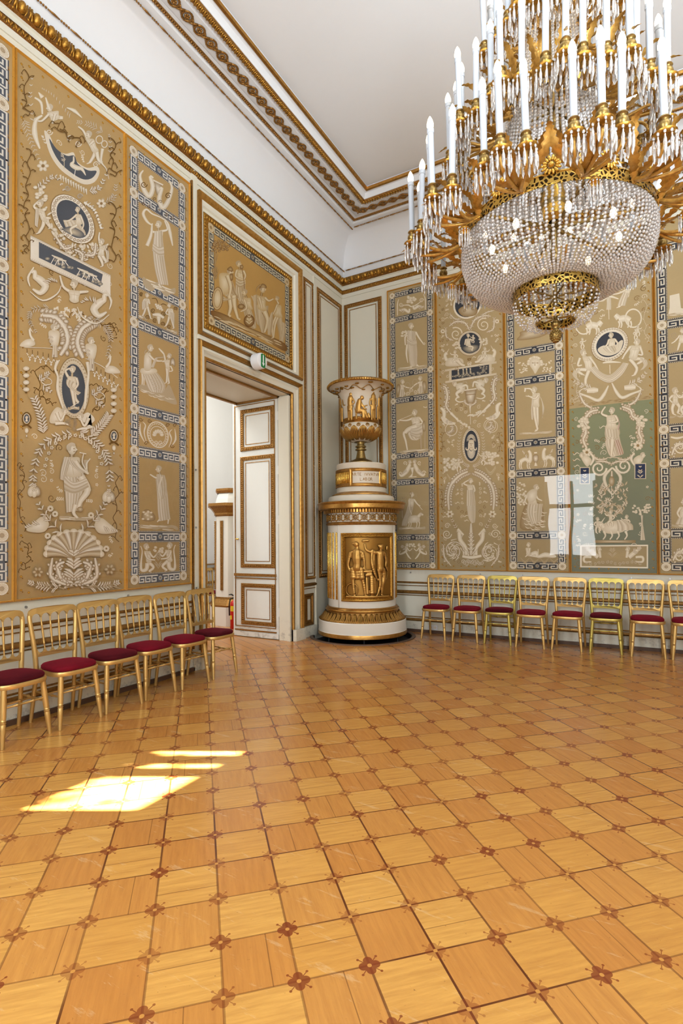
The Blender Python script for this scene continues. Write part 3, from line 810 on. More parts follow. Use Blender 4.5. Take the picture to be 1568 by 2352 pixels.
    def head(s, x, y, r, face=1, hair=None):
        s.ell(x, y + r * .1, r * .86, r * 1.12, s.W, s.M, n=14)
        hc = hair or tuple(.55 * w_ + .45 * m_ for w_, m_ in zip(s.W, s.M))
        s.fill([(x - face * r * .2, y - r * 1.2), (x + face * r * .6, y - r * .95), (x + face * r * .5, y - r * .45), (x - face * r * .1, y - r * .4), (x - face * r * .3, y + r * .4), (x - face * r * .95, y + r * .3), (x - face * r * 1.05, y - r * .6)], hc, s.D)
        s.S([(x + face * r * .55, y - r * .1), (x + face * r * 1.0, y + r * .25), (x + face * r * .6, y + r * .35)], r * .22, s.W, s.M, n=2)
        s.S([(x + face * r * .2, y + r * .02), (x + face * r * .6, y - r * .02)], r * .12, s.D)
        s.S([(x + face * r * .25, y + r * .62), (x + face * r * .65, y + r * .6)], r * .1, s.D)
    def person(s, hd, r, sh, hip, arms=(), legs=(), face=1, hair=None, nude=True):
        """hd=(x,y), sh=((x,y),(x,y)), hip=((x,y),(x,y)); arms/legs = joint chains"""
        (ax, ay), (bx, by) = sh; (hx, hy), (ix, iy) = hip
        for L in legs:
            s.limb(L, [r * 1.25, r * 1.0, r * .78, r * .5][:max(2, len(L))])
            e = L[-1]; s.S([e, (e[0] + face * r * .9, e[1] + r * .35)], [r * .5, r * .25], s.W, s.M)
        nx, ny = (ax + bx) / 2, (ay + by) / 2
        s.S([(nx, ny + r * .3), hd], [r * .8, r * .6], s.M, s.D)
        wx, wy = (ax * .45 + hx * .55), (ay * .4 + hy * .6); vx, vy = (bx * .45 + ix * .55), (by * .4 + iy * .6)
        s.fill([(ax, ay), (nx, ny - r * .12), (bx, by), (vx - (vx - wx) * .06, vy), (ix, iy), ((hx + ix) / 2, (hy + iy) / 2 + r * .5), (hx, hy), (wx + (vx - wx) * .06, wy)], s.W, s.M)
        s.S([(nx, ny + r * .4), ((hx + ix) / 2, (hy + iy) / 2)], r * .14, s.M)
        s.S([(ax + (nx - ax) * .3, ay + r * 1.05), (nx, ay + r * 1.2), (bx + (nx - bx) * .3, by + r * 1.05)], r * .14, s.M)
        for A in arms:
            s.limb(A, [r * .85, r * .66, r * .46][:max(2, len(A))]); s.ell(A[-1][0], A[-1][1], r * .32, r * .26, s.W, s.M, n=8)
        s.head(hd[0], hd[1], r, face, hair)
    def putto(s, x, y, k, f=1):
        """small child figure about 10k tall, (x,y)=chest"""
        s.person((x, y - 2.7 * k), 1.25 * k, ((x - 1.2 * k, y - 1.1 * k), (x + 1.2 * k, y - 1.1 * k)), ((x - 1.1 * k, y + 2.2 * k), (x + 1.2 * k, y + 2.2 * k)),
                 arms=[[(x - f * 1.1 * k, y - .8 * k), (x - f * 2.3 * k, y + .6 * k), (x - f * 1.4 * k, y + 1.8 * k)], [(x + f * 1.1 * k, y - .8 * k), (x + f * 2.6 * k, y - .6 * k), (x + f * 3.6 * k, y - 1.8 * k)]],
                 legs=[[(x - .5 * k, y + 2.2 * k), (x - f * 1.2 * k, y + 4.4 * k), (x - f * .8 * k, y + 6.6 * k)], [(x + .6 * k, y + 2.2 * k), (x + f * 1.7 * k, y + 4.0 * k), (x + f * .9 * k, y + 6.2 * k)]], face=f)
    def ground(s, x0, x1, y, h, sl=0.0):
        n = 7; P = [(x0 + (x1 - x0) * i / n, y + sl * (i / n) * (x1 - x0) + random.uniform(-.2, .3) * h) for i in range(n + 1)]
        P += [(p[0], p[1] + h * random.uniform(.5, 1.0)) for p in P[::-1]]
        s.fill(P, s.M, s.D)
        for i in range(6):
            a = random.uniform(x0, x1 - (x1 - x0) * .3); yy = y + sl * (a - x0) + random.uniform(.1, .7) * h
            s.S([(a, yy), (a + (x1 - x0) * .15, yy + sl * (x1 - x0) * .15 + h * .05), (a + (x1 - x0) * .3, yy + sl * (x1 - x0) * .3)], [h * .1, h * .2, h * .06], s.W, s.M)
    def flower(s, x, y, r, n=6, c=None, c2=None):
        for k in range(n):
            a = 2 * PI * k / n; s.ell(x + r * .55 * math.cos(a), y + r * .55 * math.sin(a), r * .42, r * .3, c or s.W, c2 or s.M, rot=a, n=8)
        s.ell(x, y, r * .28, r * .28, s.D, n=8)
    # ---- straight decoration in wall coordinates
    def rect(s, u0, z0, u1, z1, c, c2=None): s.put([(u0, z0), (u1, z0), (u1, z1), (u0, z1)], [(0, 1, 2, 3)], [c, c, c2 or c, c2 or c])
    def bar(s, p, q, w, c):
        p = np.array(p); q = np.array(q); t = (q - p) / (np.linalg.norm(q - p) + 1e-9); p = p - t * w / 2; q = q + t * w / 2; n = np.array([-t[1], t[0]]) * w / 2
        s.put([p + n, q + n, q - n, p - n], [(0, 1, 2, 3)], [c] * 4)
    def key(s, u0, z0, u1, z1, vertical, bg, fg, flip=False):
        """Greek key band filling the rectangle, mirrored about its middle"""
        s.hold = True; s.lay = 5; s.rect(u0, z0, u1, z1, bg); s.lay = 15
        L = (z1 - z0) if vertical else (u1 - u0); Wd = (u1 - u0) if vertical else (z1 - z0)
        g = Wd * .11; H = Wd - 2 * g; t = H * .185
        rosette = not vertical
        half = L / 2 - (Wd * .42 if rosette else 0); m = max(1, round(half / (Wd * .98)))
        P = half / m
        def pt(a, b):     # a along, b across
            b = (Wd - b) if flip else b
            return (u0 + b, z0 + a) if vertical else (u0 + a, z0 + b)
        for hf in (0, 1):
            for i in range(m):
                def q(a, b):
                    aa = i * P + a
                    return pt(aa, g + b) if hf == 0 else pt(L - aa, g + b)
                x = P * .86
                tb = min(t, P * .17); o_ = P * .10
                chain = [(o_, H - t / 2), (o_, t / 2), (P * .78, t / 2), (P * .78, H * .5), (P * .40, H * .5)]
                for k_, (a, b) in enumerate(zip(chain, chain[1:])): s.lay = 15 + k_ * 1.0; s.bar(q(*a), q(*b), tb, fg)
                s.lay = 20; s.bar(q(o_, H - t / 2), q(P * 1.0, H - t / 2), tb, fg)
        s.lay = 24; s.hold = False
        if rosette:
            c_ = pt(L / 2, Wd / 2); s.flower(c_[0], c_[1], Wd * .34, 8, fg, bg)
    def filler(s, step=.085, seed=3, keep=.10, prob=.85):
        """light curls and sprigs in the bare parts of a grotesque, mirrored about the middle"""
        rnd = random.Random(seed); occ = set(); c_ = step
        for v in s.v:
            u, z = (v[1], v[2]) if s.side == 'L' else (v[0], v[2])
            if abs((v[0] if s.side == 'L' else -v[1]) - s.d) > .00098: occ.add((round(u / c_), round(z / c_)))
        um = (s.u0 + s.u1) / 2; s.uv(); nz = int((ZP1 - ZP0) / c_); nu = int((um - s.u0) / c_)
        for i in range(nz):
            z = ZP0 + .13 + i * c_
            if z > ZP1 - .13: break
            for j in range(nu + 1):
                du = j * c_
                if um - du < s.u0 + keep or rnd.random() > prob: continue
                k = rnd.random(); a0 = rnd.uniform(0, 6.28); jz = rnd.uniform(-.02, .02); r = c_ * rnd.uniform(.34, .52)
                for f in (-1, 1):
                    u = um + f * du
                    if (round(u / c_), round(z / c_)) in occ: continue
                    if k < .42: s.spiral(u, z + jz, r, 1.35, a0 if f > 0 else PI - a0, .007, s.INK if k < .2 else s.W, s.INK if k < .2 else s.M, f)
                    elif k < .75: s.plume([(u - f * r * math.cos(a0), z - r * math.sin(a0)), (u, z + jz), (u + f * r * math.cos(a0 + .6), z + r * math.sin(a0 + .6))], 4, r * .7, .012, s.W, s.M, tip=.7)
                    elif k < .9: s.S([(u - f * r, z - r * .3), (u, z + r * .5), (u + f * r, z - r * .2), (u + f * r * 1.3, z + r * .5)], [.003, .012, .009, .003], s.W, s.M)
                    else: s.flower(u, z, r * .55, 5)
    def rosette(s, u, z, r):
        s.ell(u, z, r * 1.05, r * 1.05, s.D, s.D, n=16); s.ell(u, z, r * .98, r * .98, s.M, s.W, n=20)
        for k in range(12):
            a = 2 * PI * k / 12; s.ell(u + r * .66 * math.cos(a), z + r * .66 * math.sin(a), r * .22, r * .17, s.W, s.M, rot=a, n=7)
        s.ell(u, z, r * .38, r * .38, s.W, s.D, n=10); s.ell(u, z, r * .2, r * .2, s.M, s.D, n=8)
    def build(s, name, parent, mb=None):
        me = bpy.data.meshes.new(name); me.from_pydata(s.v, [], s.f); me.materials.append(M['canvas'])
        at = me.color_attributes.new('Col', 'FLOAT_COLOR', 'POINT')
        at.data.foreach_set('color', np.array([(*c, 1.0) for c in s.c], np.float32).ravel()); me.update()
        o = bpy.data.objects.new(name, me); COL.objects.link(o); o.parent = parent; o.matrix_parent_inverse = world_of(parent).inverted(); return o
def palette(a, W, Mi, D, INK, BG, SL, KB, KF, GOLD='B98A2e'):
    for k, c in zip(('W', 'M', 'D', 'INK', 'BG', 'SL', 'KB', 'KF', 'GO'), (W, Mi, D, INK, BG, SL, KB, KF, GOLD)): setattr(a, k, lin(c))
    return a
PL = ('D9D3C9', 'BFB199', '866c46', '65481c', 'A88C5f', '4c5059', '4d525d', 'CBC8C2')      # left wall
PB = ('E8E0CF', 'CDBFA4', '93784F', '80602f', 'AF9A72', '3a3d45', '34363f', 'D0C9B8')      # back wall
PO = ('CDBfA2', 'AF9568', '6e4a1c', '6a4818', 'A98448', '5a5650', '4a4848', 'C0B69a')      # painting over the door
ZP0, ZP1 = LW(31, 1379)[1], LW(283, 309)[1]        # bottom and top of the painted panels
# ------------------------------------------------------------------ painted wall panels (canvas + gilt frame each)
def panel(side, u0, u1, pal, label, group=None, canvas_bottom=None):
    d = 0.014
    root = empty('painted_panel', W3(side, (u0 + u1) / 2, ZP0, 0), label, 'wall panel', group)
    a = palette(Art(side, d), *pal)
    a.root, a.u0, a.u1 = root, u0, u1
    a.uv()
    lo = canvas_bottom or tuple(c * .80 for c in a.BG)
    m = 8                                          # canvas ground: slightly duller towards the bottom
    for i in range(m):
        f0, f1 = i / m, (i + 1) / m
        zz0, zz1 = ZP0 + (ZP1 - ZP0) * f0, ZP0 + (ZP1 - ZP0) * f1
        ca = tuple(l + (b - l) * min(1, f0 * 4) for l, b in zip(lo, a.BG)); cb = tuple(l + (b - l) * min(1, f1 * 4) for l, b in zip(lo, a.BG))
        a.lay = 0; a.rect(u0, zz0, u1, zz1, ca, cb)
    return a
def finish(a, studs=True, w=0.018):
    if studs:
        a.uv(); a.lay = 8; a.hold = True
        g = lin('C8962f'); g2 = lin('7a5212')
        for u in (a.u0 + .055, a.u1 - .055):
            z = ZP0 + .08
            while z < ZP1 - .06: a.ell(u, z, .012, .012, g, g2, n=6); a.ell(u + .012, z - .016, .007, .007, g2, n=5); z += .115
        for z in (ZP0 + .055, ZP1 - .055):
            u = a.u0 + .12
            while u < a.u1 - .08: a.ell(u, z, .012, .012, g, g2, n=6); u += .12
    a.hold = False
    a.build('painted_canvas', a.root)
    mb = MB(); mb.frame(a.side, a.u0 - .0045, ZP0 - .012, a.u1 + .0045, ZP1 + .012, [(0, 0), (0, .022), (w * .3, .034), (w * .5, .026), (w * .7, .034), (w, .022), (w, .012)])
    mb.build('gilt_frame', M['gilt_line'], a.root, smooth=True, auto=40)
def keycells(a, uk, cells_z, kw=.095):
    """ladder of Greek-key bands: uk=(inner rosette centre left,right), cells_z = rosette heights"""
    a.uv(); a.lay = 2
    ul, ur = uk; zs = sorted(cells_z)
    for k, (za, zb) in enumerate(zip(zs, zs[1:])):
        for u in (ul, ur): a.key(u - kw / 2, za + kw * .5, u + kw / 2, zb - kw * .5, True, a.KB, a.KF, flip=(u == ul))
    for z in zs: a.key(ul + kw * .55, z - kw / 2, ur - kw * .55, z + kw / 2, False, a.KB, a.KF)
    a.hold = True; a.lay = 30
    for za, zb in zip(zs, zs[1:]):       # beaded inner edge
        n = int((zb - za - kw) / .03); dk, lt = a.KB, a.W
        for (p, q) in (((ul + kw * .58, za + kw * .58), (ul + kw * .58, zb - kw * .58)), ((ur - kw * .58, za + kw * .58), (ur - kw * .58, zb - kw * .58)), ((ul + kw * .58, za + kw * .58), (ur - kw * .58, za + kw * .58)), ((ul + kw * .58, zb - kw * .58), (ur - kw * .58, zb - kw * .58))):
            a.lay = 30; a.bar(p, q, .010, dk); a.lay = 34; L = math.hypot(q[0] - p[0], q[1] - p[1]); k = int(L / .02)
            for i in range(k):
                f = (i + .5) / k; a.ell(p[0] + (q[0] - p[0]) * f, p[1] + (q[1] - p[1]) * f, .0052, .0052, lt, n=4)
    a.hold = False
    for z in zs:
        for u in (ul, ur): a.lay = 40; a.rosette(u, z, kw * .53)
# ===== left wall, panel with the dancing figure (nearest the door)
uB0, uB1, uC1 = LW(30, 800)[0], LW(285, 830)[0], LW(434.5, 880)[0]
a = panel('L', uB1 + .005, uC1, PL, 'Greek key bordered painted panel with a dancing veiled woman, beside the doorway', 'painted panels of the left wall')
zs = [LW(305.3, y)[1] for y in (349, 444, 644, 740, 938.7, 1035, 1232.6, 1332)]
keycells(a, (LW(305.3, 700)[0], LW(417, 700)[0]), zs)
a.z(6.533, 290, 640)       # seated woman and winged child
a.fill([(175, 1640), (300, 1720), (560, 1830), (750, 1890), (720, 1760), (640, 1590), (560, 1660), (330, 1600), (215, 1590)], a.M, a.D)
for i in range(14): x = random.uniform(190, 640); y = 1680 + (x - 190) * .32 + random.uniform(-40, 30); a.S([(x, y), (x + 40, y + 22), (x + 90, y + 26)], [4, 12, 3], a.W, a.M)
a.S([(235, 1400), (240, 1500), (235, 1590)], [34, 26, 20], a.W, a.M); a.S([(265, 1460), (262, 1600)], [22, 14], a.W, a.M)
a.cloth([(215, 1360), (260, 1470), (320, 1640), (370, 1700)], [(430, 1370), (520, 1480), (590, 1610), (540, 1720)], 13)
a.fill([(205, 1400), (230, 1345), (330, 1350), (430, 1350), (460, 1400), (360, 1440), (260, 1440)], a.W, a.M)
for q in range(5): a.S([(290 + q * 18, 1420 + q * 30), (380 + q * 14, 1520 + q * 38), (500 + q * 10, 1500 + q * 34)], [3, 13, 3], a.W, a.D)
a.fill([(275, 1140), (320, 1100), (360, 1120), (378, 1220), (360, 1370), (270, 1370), (262, 1240)], a.W, a.M)
a.limb([(345, 1150), (410, 1215), (470, 1235), (540, 1235)], [36, 30, 24, 18]); a.S([(320, 1110), (345, 1070)], [34, 26], a.M, a.D)
a.head(362, 1040, 46, 1); a.S([(300, 1070), (275, 1100), (280, 1140)], [20, 12], a.M, a.D)
a.S([(440, 1190), (500, 1185), (590, 1175)], [40, 30, 18], a.M, a.D); a.cloth([(430, 1190), (400, 1250), (370, 1330)], [(470, 1200), (440, 1260), (410, 1340)], 5)
a.fill([(660, 1220), (700, 1185), (730, 1250), (725, 1320), (690, 1290), (660, 1300)], a.W, a.D)
a.person((640, 1160), 34, ((560, 1225), (650, 1220)), ((590, 1340), (650, 1330)), arms=[[(580, 1220), (555, 1120), (490, 1050)], [(570, 1235), (545, 1245)]], legs=[[(630, 1340), (620, 1450), (640, 1570)], [(605, 1340), (610, 1440), (600, 1560)]], face=-1)
a.S([(560, 1130), (520, 1085), (485, 1050)], [22, 28, 10], a.W, a.M); a.S([(660, 1310), (690, 1380), (640, 1390)], [24, 14], a.W, a.M)
# two youths with scrollwork
for (x, y, f) in ((300, 370, -1), (650, 520, 1)):
    a.person((x + f * -10, y - 120), 30, ((x - 35, y - 70), (x + 35, y - 65)), ((x - 28, y + 40), (x + 30, y + 45)), arms=[[(x - 30, y - 60), (x - 60, y), (x - 20, y + 20)], [(x + 30, y - 60), (x + 50, y + 10), (x + 25, y - 30)]], legs=[[(x - 10, y + 50), (x - 30, y + 130), (x - 60, y + 190)], [(x + 15, y + 50), (x + 40, y + 140), (x + 60, y + 225)]], face=-f)
a.cloth([(240, 330), (230, 400), (235, 470)], [(300, 340), (300, 420), (280, 450)], 5); a.cloth([(650, 500), (670, 600), (700, 680)], [(720, 520), (720, 640), (715, 700)], 5)
a.ground(180, 300, 540, 50, .3); a.ground(600, 760, 740, 50, .35)
for (x, y, r, g) in ((220, 230, 30, 1), (400, 480, 38, 1), (310, 580, 34, -1), (425, 625, 34, 1), (540, 680, 34, -1), (640, 720, 32, 1), (545, 530, 36, -1), (730, 450, 30, -1)):
    a.spiral(x, y, r, 1.6, 1.0, 11, a.INK, a.INK, g)
a.S([(380, 300), (440, 300), (470, 370)], 9, a.INK); a.S([(600, 400), (540, 380), (500, 420)], 9, a.INK)
for i in range(9): a.ell(440 + i % 3 * 34 + i // 3 * 12, 390 + i // 3 * 26 + i % 3 * 14, 18, 18, a.W, a.M)
a.S([(390, 540), (480, 545), (560, 590)], [30, 60, 30], a.W, a.M); a.plume([(395, 560), (560, 610)], 9, 34, 10, both=False); a.S([(480, 570), (485, 680)], [70, 20], a.W, a.M)
# shell rosette cell
a.z(3.267, 0, 700)
a.ring(1183, 975, 78, 95, 9, a.W, a.M, shear=.2); a.ring(1183, 980, 58, 66, 5, a.W, a.M, shear=.2)
for k in range(26): t = k / 26 * 2 * PI; x, y = 68 * math.cos(t), 82 * math.sin(t); a.ell(1183 + x, 976 + y + .2 * x, 9, 4, a.W, a.M, rot=t + 1.2, n=7)
for k in range(7): t = -PI + k * PI / 6; a.ell(1185 + 28 * math.cos(t), 975 + 26 * math.sin(t), 16, 13, a.W, a.M, rot=t)
for sx in (-1, 1): a.spiral(1185 + sx * 18, 1035, 17, 1.3, PI / 2, 6, a.W, a.M, sx)
a.S([(1052, 890), (1050, 960), (1085, 1035)], [3, 16, 3], a.W, a.M); a.S([(1070, 880), (1090, 905), (1080, 960), (1100, 1040)], [3, 12, 3], a.W, a.M)
a.S([(1310, 930), (1316, 1010), (1285, 1060)], [3, 16, 3], a.W, a.M); a.S([(1290, 935), (1270, 960), (1285, 1010), (1265, 1070)], [3, 12, 3], a.W, a.M)
for (x, y, g) in ((1055, 860, 1), (1310, 905, -1), (1120, 870, 1), (1255, 905, -1), (1095, 1040, -1), (1290, 1060, 1)): a.spiral(x, y, 16, 1.4, 0, 5, a.INK, a.INK, g)
# robed woman walking left
a.ground(1050, 1330, 1640, 44, .08); a.fill([(1060, 1600), (1070, 1550), (1110, 1535), (1160, 1580), (1155, 1620), (1090, 1625)], a.M, a.D)
for i in range(10): a.ell(random.uniform(1070, 1145), random.uniform(1550, 1610), 11, 8, a.W, a.M, n=8)
a.cloth([(1165, 1300), (1175, 1420), (1180, 1540), (1190, 1625)], [(1240, 1300), (1258, 1420), (1270, 1540), (1280, 1610)], 10)
a.person((1187, 1232), 22, ((1172, 1275), (1232, 1285)), ((1178, 1390), (1245, 1390)), arms=[[(1180, 1300), (1160, 1295), (1128, 1275)]], legs=[], face=-1)
a.cloth([(1180, 1270), (1172, 1340), (1185, 1420), (1190, 1480)], [(1235, 1280), (1250, 1340), (1248, 1420), (1215, 1460)], 8); a.S([(1215, 1290), (1190, 1380), (1205, 1470)], [16, 18, 8], a.W, a.M)
a.S([(1195, 1610), (1178, 1630)], [14, 8], a.W, a.M); a.S([(1262, 1610), (1258, 1645)], [14, 8], a.W, a.M)
# two sirens facing a flower urn
for f, cx, dy in ((1, 1105, 0), (-1, 1262, -8)):
    a.person((cx - f * 8, 1815 + dy), 21, ((cx - 26, 1850 + dy), (cx + 24, 1852 + dy)), ((cx - 8, 1930 + dy), (cx + 30, 1930 + dy)), arms=[[(cx + f * 15, 1860 + dy), (cx + f * 45, 1895 + dy), (cx + f * 75, 1862 + dy)], [(cx - f * 18, 1860 + dy), (cx + f * 2, 1905 + dy), (cx + f * 52, 1915 + dy)]], legs=[[(cx + f * 5, 1930 + dy), (cx + f * 45, 1970 + dy), (cx + f * 10, 2000 + dy)]], face=f)
    a.S([(cx, 1940 + dy), (cx - f * 10, 1985 + dy), (cx - f * 45, 1990 + dy), (cx - f * 48, 1930 + dy), (cx - f * 40, 1850 + dy), (cx - f * 52, 1810 + dy)], [34, 30, 22, 14, 8, 5], a.W, a.M)
for i in range(12): a.ell(1185 + random.uniform(-34, 34), 1835 + random.uniform(-24, 22), 12, 10, a.W, a.M, n=8)
a.plume([(1185, 1980), (1185, 1860)], 5, 60, 12, a.M, a.D, ang=.6)
# dancing woman with veil, cell above
a.z(3.409, 0, 60)
a.ground(1120, 1370, 1965, 70, .38)
a.cloth([(1200, 1660), (1195, 1760), (1210, 1900), (1240, 2020)], [(1270, 1650), (1280, 1760), (1300, 1900), (1320, 2030)], 10)
a.person((1238, 1552), 24, ((1205, 1610), (1275, 1600)), ((1205, 1710), (1272, 1710)), arms=[[(1212, 1615), (1185, 1600), (1190, 1550)], [(1270, 1605), (1310, 1590), (1290, 1530)]], legs=[], face=-1)
a.cloth([(1208, 1610), (1200, 1680), (1195, 1760)], [(1268, 1605), (1275, 1680), (1285, 1770)], 7)
a.cloth([(1195, 1700), (1240, 1730), (1280, 1720)], [(1190, 1760), (1240, 1800), (1285, 1800)], 5)
a.S([(1190, 1560), (1150, 1530), (1120, 1470), (1145, 1435), (1190, 1470), (1260, 1500), (1310, 1540), (1330, 1620), (1350, 1720)], [8, 20, 24, 16, 12, 10, 14, 26, 8], a.W, a.M)
a.S([(1190, 1560), (1180, 1640), (1150, 1720)], [8, 24, 30], a.W, a.M); a.S([(1240, 2020), (1262, 2050)], [16, 8], a.W, a.M)
# twin dolphins with basket
for f, x in ((1, 1150), (-1, 1290)):
    dy = 0 if f > 0 else 90
    a.S([(x - f * 30, 1130 + dy * .9), (x - f * 55, 1180 + dy), (x - f * 20, 1290 + dy), (x + f * 20, 1330 + dy), (x + f * 45, 1260 + dy), (x + f * 25, 1180 + dy), (x + f * 50, 1190 + dy)], [10, 22, 36, 40, 36, 26, 10], a.W, a.M)
    a.spiral(x - f * 25, 1240 + dy, 26, 1.5, 0, 8, a.INK, a.INK, f)
a.fill([(1205, 1215), (1265, 1250), (1255, 1320), (1225, 1320)], a.W, a.D); a.S([(1195, 1205), (1275, 1245)], 12, a.W, a.M)
for i in range(6): a.spiral(1120 + i * 45, 1390 + i * 22 - (80 if i in (2, 3) else 0), 15, 1.3, i, 5, a.INK, a.INK, 1)
finish(a)
# ===== left wall, wide grotesque panel
a = panel('L', uB0 + .005, uB1 - .005, PL, 'wide painted panel with a robed lyre player under oval cameos, left wall', 'painted panels of the left wall')
a.z(3.409, 0, 60)
SH = .50
# crescent cameo with bird
a.fill([(345, 820), (395, 870), (430, 960), (510, 1000), (575, 990), (600, 1060), (680, 1110), (760, 1100), (778, 1150), (740, 1220), (660, 1240), (560, 1190), (460, 1110), (385, 990)], a.W, a.M)
a.fill([(385, 880), (440, 960), (520, 1015), (580, 1015), (610, 1080), (690, 1130), (755, 1135), (720, 1190), (650, 1200), (560, 1150), (470, 1070), (410, 970)], a.SL, tuple(c * .85 for c in a.SL))
a.S([(575, 1020), (575, 1060), (560, 1085), (600, 1110), (640, 1120), (670, 1170)], [10, 16, 34, 40, 26, 4], a.W, a.M); a.S([(590, 1120), (580, 1180)], 5, a.W); a.S([(500, 1120), (500, 1040), (480, 990)], 5, a.M); a.plume([(500, 1060), (480, 990)], 5, 26, 8)
for (x, y, g) in ((385, 830, 1), (750, 1085, -1), (610, 920, 1), (545, 880, -1)): a.spiral(x, y, 26, 1.5, 0, 9, a.W, a.M, g)
# feathers, genii, drapery left and right of the crescent
a.plume([(260, 740), (235, 560), (250, 400)], 7, 34, 12); a.S([(330, 690), (320, 600), (270, 560)], [14, 22, 14], a.W, a.M)
a.S([(330, 700), (280, 740), (270, 840), (310, 960)], [14, 30, 44, 12], a.W, a.M); a.plume([(190, 740), (240, 900), (320, 1080)], 14, 46, 9); a.flower(335, 1095, 50)
a.plume([(540, 720), (420, 560), (320, 490)], 13, 40, 8, both=False); a.plume([(800, 830), (700, 770), (600, 750)], 10, 50, 8)
a.person((385, 640), 26, ((365, 680), (455, 665)), ((400, 740), (470, 715)), arms=[[(380, 690), (330, 740), (300, 745)], [(430, 690), (410, 760)]], legs=[[(450, 715), (490, 720)]], face=-1); a.S([(380, 640), (355, 560)], [26, 10], a.W, a.M); a.S([(330, 560), (300, 520)], [36, 8], a.W, a.M)
a.person((690, 850), 26, ((665, 880), (735, 890)), ((720, 985), (770, 975)), arms=[[(680, 880), (650, 820), (615, 790)], [(730, 900), (700, 930)]], legs=[[(745, 985), (725, 1030), (700, 1070)], [(755, 985), (770, 1050), (800, 1070)]], face=-1)
a.ring(775, 890, 26, 30, 8, a.W, a.M); a.ring(815, 925, 22, 26, 8, a.W, a.M); a.plume([(860, 1000), (860, 900), (850, 850)], 6, 26, 9); a.S([(800, 960), (790, 1060), (830, 1120), (850, 1200)], [26, 10, 4], a.W, a.M)
# bird, lines above, leaf fringe under crescent
a.S([(520, 640), (580, 665), (640, 720)], [6, 30, 4], a.W, a.M)
for i in range(11): x = 470 + i * 20; y = 1165 + i * 11; a.S([(x, y), (x + 6, y + 45)], [18, 5], a.W, a.M)
a.plume([(300, 1270), (360, 1210), (440, 1180), (500, 1290)], 10, 40, 18); a.plume([(700, 1290), (770, 1270), (830, 1160)], 8, 44, 18); a.plume([(780, 1390), (880, 1350), (905, 1240)], 10, 50, 9); a.flower(790, 1390, 40)
for i in range(16): a.ell(300 + random.uniform(-40, 60), 1310 + random.uniform(-60, 60), 18, 14, a.W, a.M, n=8)
a.spiral(525, 1270, 22, 1.5, 0, 8, a.INK, a.W, 1); a.spiral(622, 1335, 22, 1.5, 0, 8, a.INK, a.W, -1)
# round medallion
a.oval(567, 1512, 176, 178, a.D, a.D, SH); a.oval(567, 1512, 168, 172, a.M, a.W, SH); a.oval(567, 1512, 128, 136, a.SL, tuple(c * .8 for c in a.SL), SH)
for k in range(34): t = 2 * PI * k / 34; a.ell(567 + 150 * math.cos(t), 1512 + 154 * math.sin(t) + SH * 150 * math.cos(t), 13, 12, a.W, a.D, n=8)
for k in range(60): t = 2 * PI * k / 60; a.ell(567 + 130 * math.cos(t), 1512 + 138 * math.sin(t) + SH * 130 * math.cos(t), 4, 4, a.W, n=5)
a.cloth([(490, 1520), (520, 1590), (600, 1640)], [(600, 1520), (660, 1600), (670, 1640)], 8); a.fill([(480, 1590), (560, 1570), (650, 1620), (640, 1660), (560, 1640), (490, 1600)], a.M, a.SL)
a.person((603, 1438), 19, ((585, 1475), (632, 1480)), ((590, 1550), (640, 1550)), arms=[[(595, 1480), (545, 1520), (500, 1530)], [(628, 1490), (650, 1550), (640, 1590)]], legs=[[(600, 1560), (550, 1590), (560, 1630)]], face=-1)
# side figures holding festoons
a.person((310, 1390), 26, ((280, 1430), (340, 1440)), ((320, 1520), (375, 1530)), arms=[[(285, 1435), (262, 1410), (300, 1370)], [(340, 1445), (360, 1420)]], legs=[[(340, 1530), (330, 1570), (300, 1620)], [(360, 1530), (395, 1580)]], face=-1); a.cloth([(275, 1430), (270, 1500), (268, 1560)], [(300, 1430), (300, 1500), (290, 1580)], 4)
a.person((790, 1690), 22, ((775, 1720), (820, 1730)), ((760, 1790), (810, 1795)), arms=[[(780, 1720), (770, 1660), (775, 1620)], [(815, 1730), (840, 1710)]], legs=[[(770, 1795), (795, 1850), (800, 1880)], [(795, 1795), (830, 1850)]], face=-1); a.cloth([(800, 1720), (825, 1780), (830, 1850)], [(830, 1710), (850, 1780), (845, 1850)], 4)
a.plume([(650, 1380), (720, 1420), (760, 1500), (800, 1590)], 9, 30, 14); a.dots([(660, 1385), (740, 1450), (785, 1580)], 12, 10)
for i in range(40):
    t = random.uniform(.15, .95) * PI; x = 567 + random.uniform(180, 235) * math.cos(t); y = 1512 + random.uniform(190, 300) * math.sin(t) + SH * (x - 567); a.ell(x, y, random.uniform(14, 30), random.uniform(8, 16), a.W, a.M, rot=random.uniform(0, 3), n=8)
a.scrollleaf([(440, 1660), (500, 1740), (560, 1730)], 40); a.scrollleaf([(580, 1750), (640, 1790), (620, 1860), (560, 1830)], 40); a.scrollleaf([(660, 1790), (730, 1790), (745, 1700)], 36)
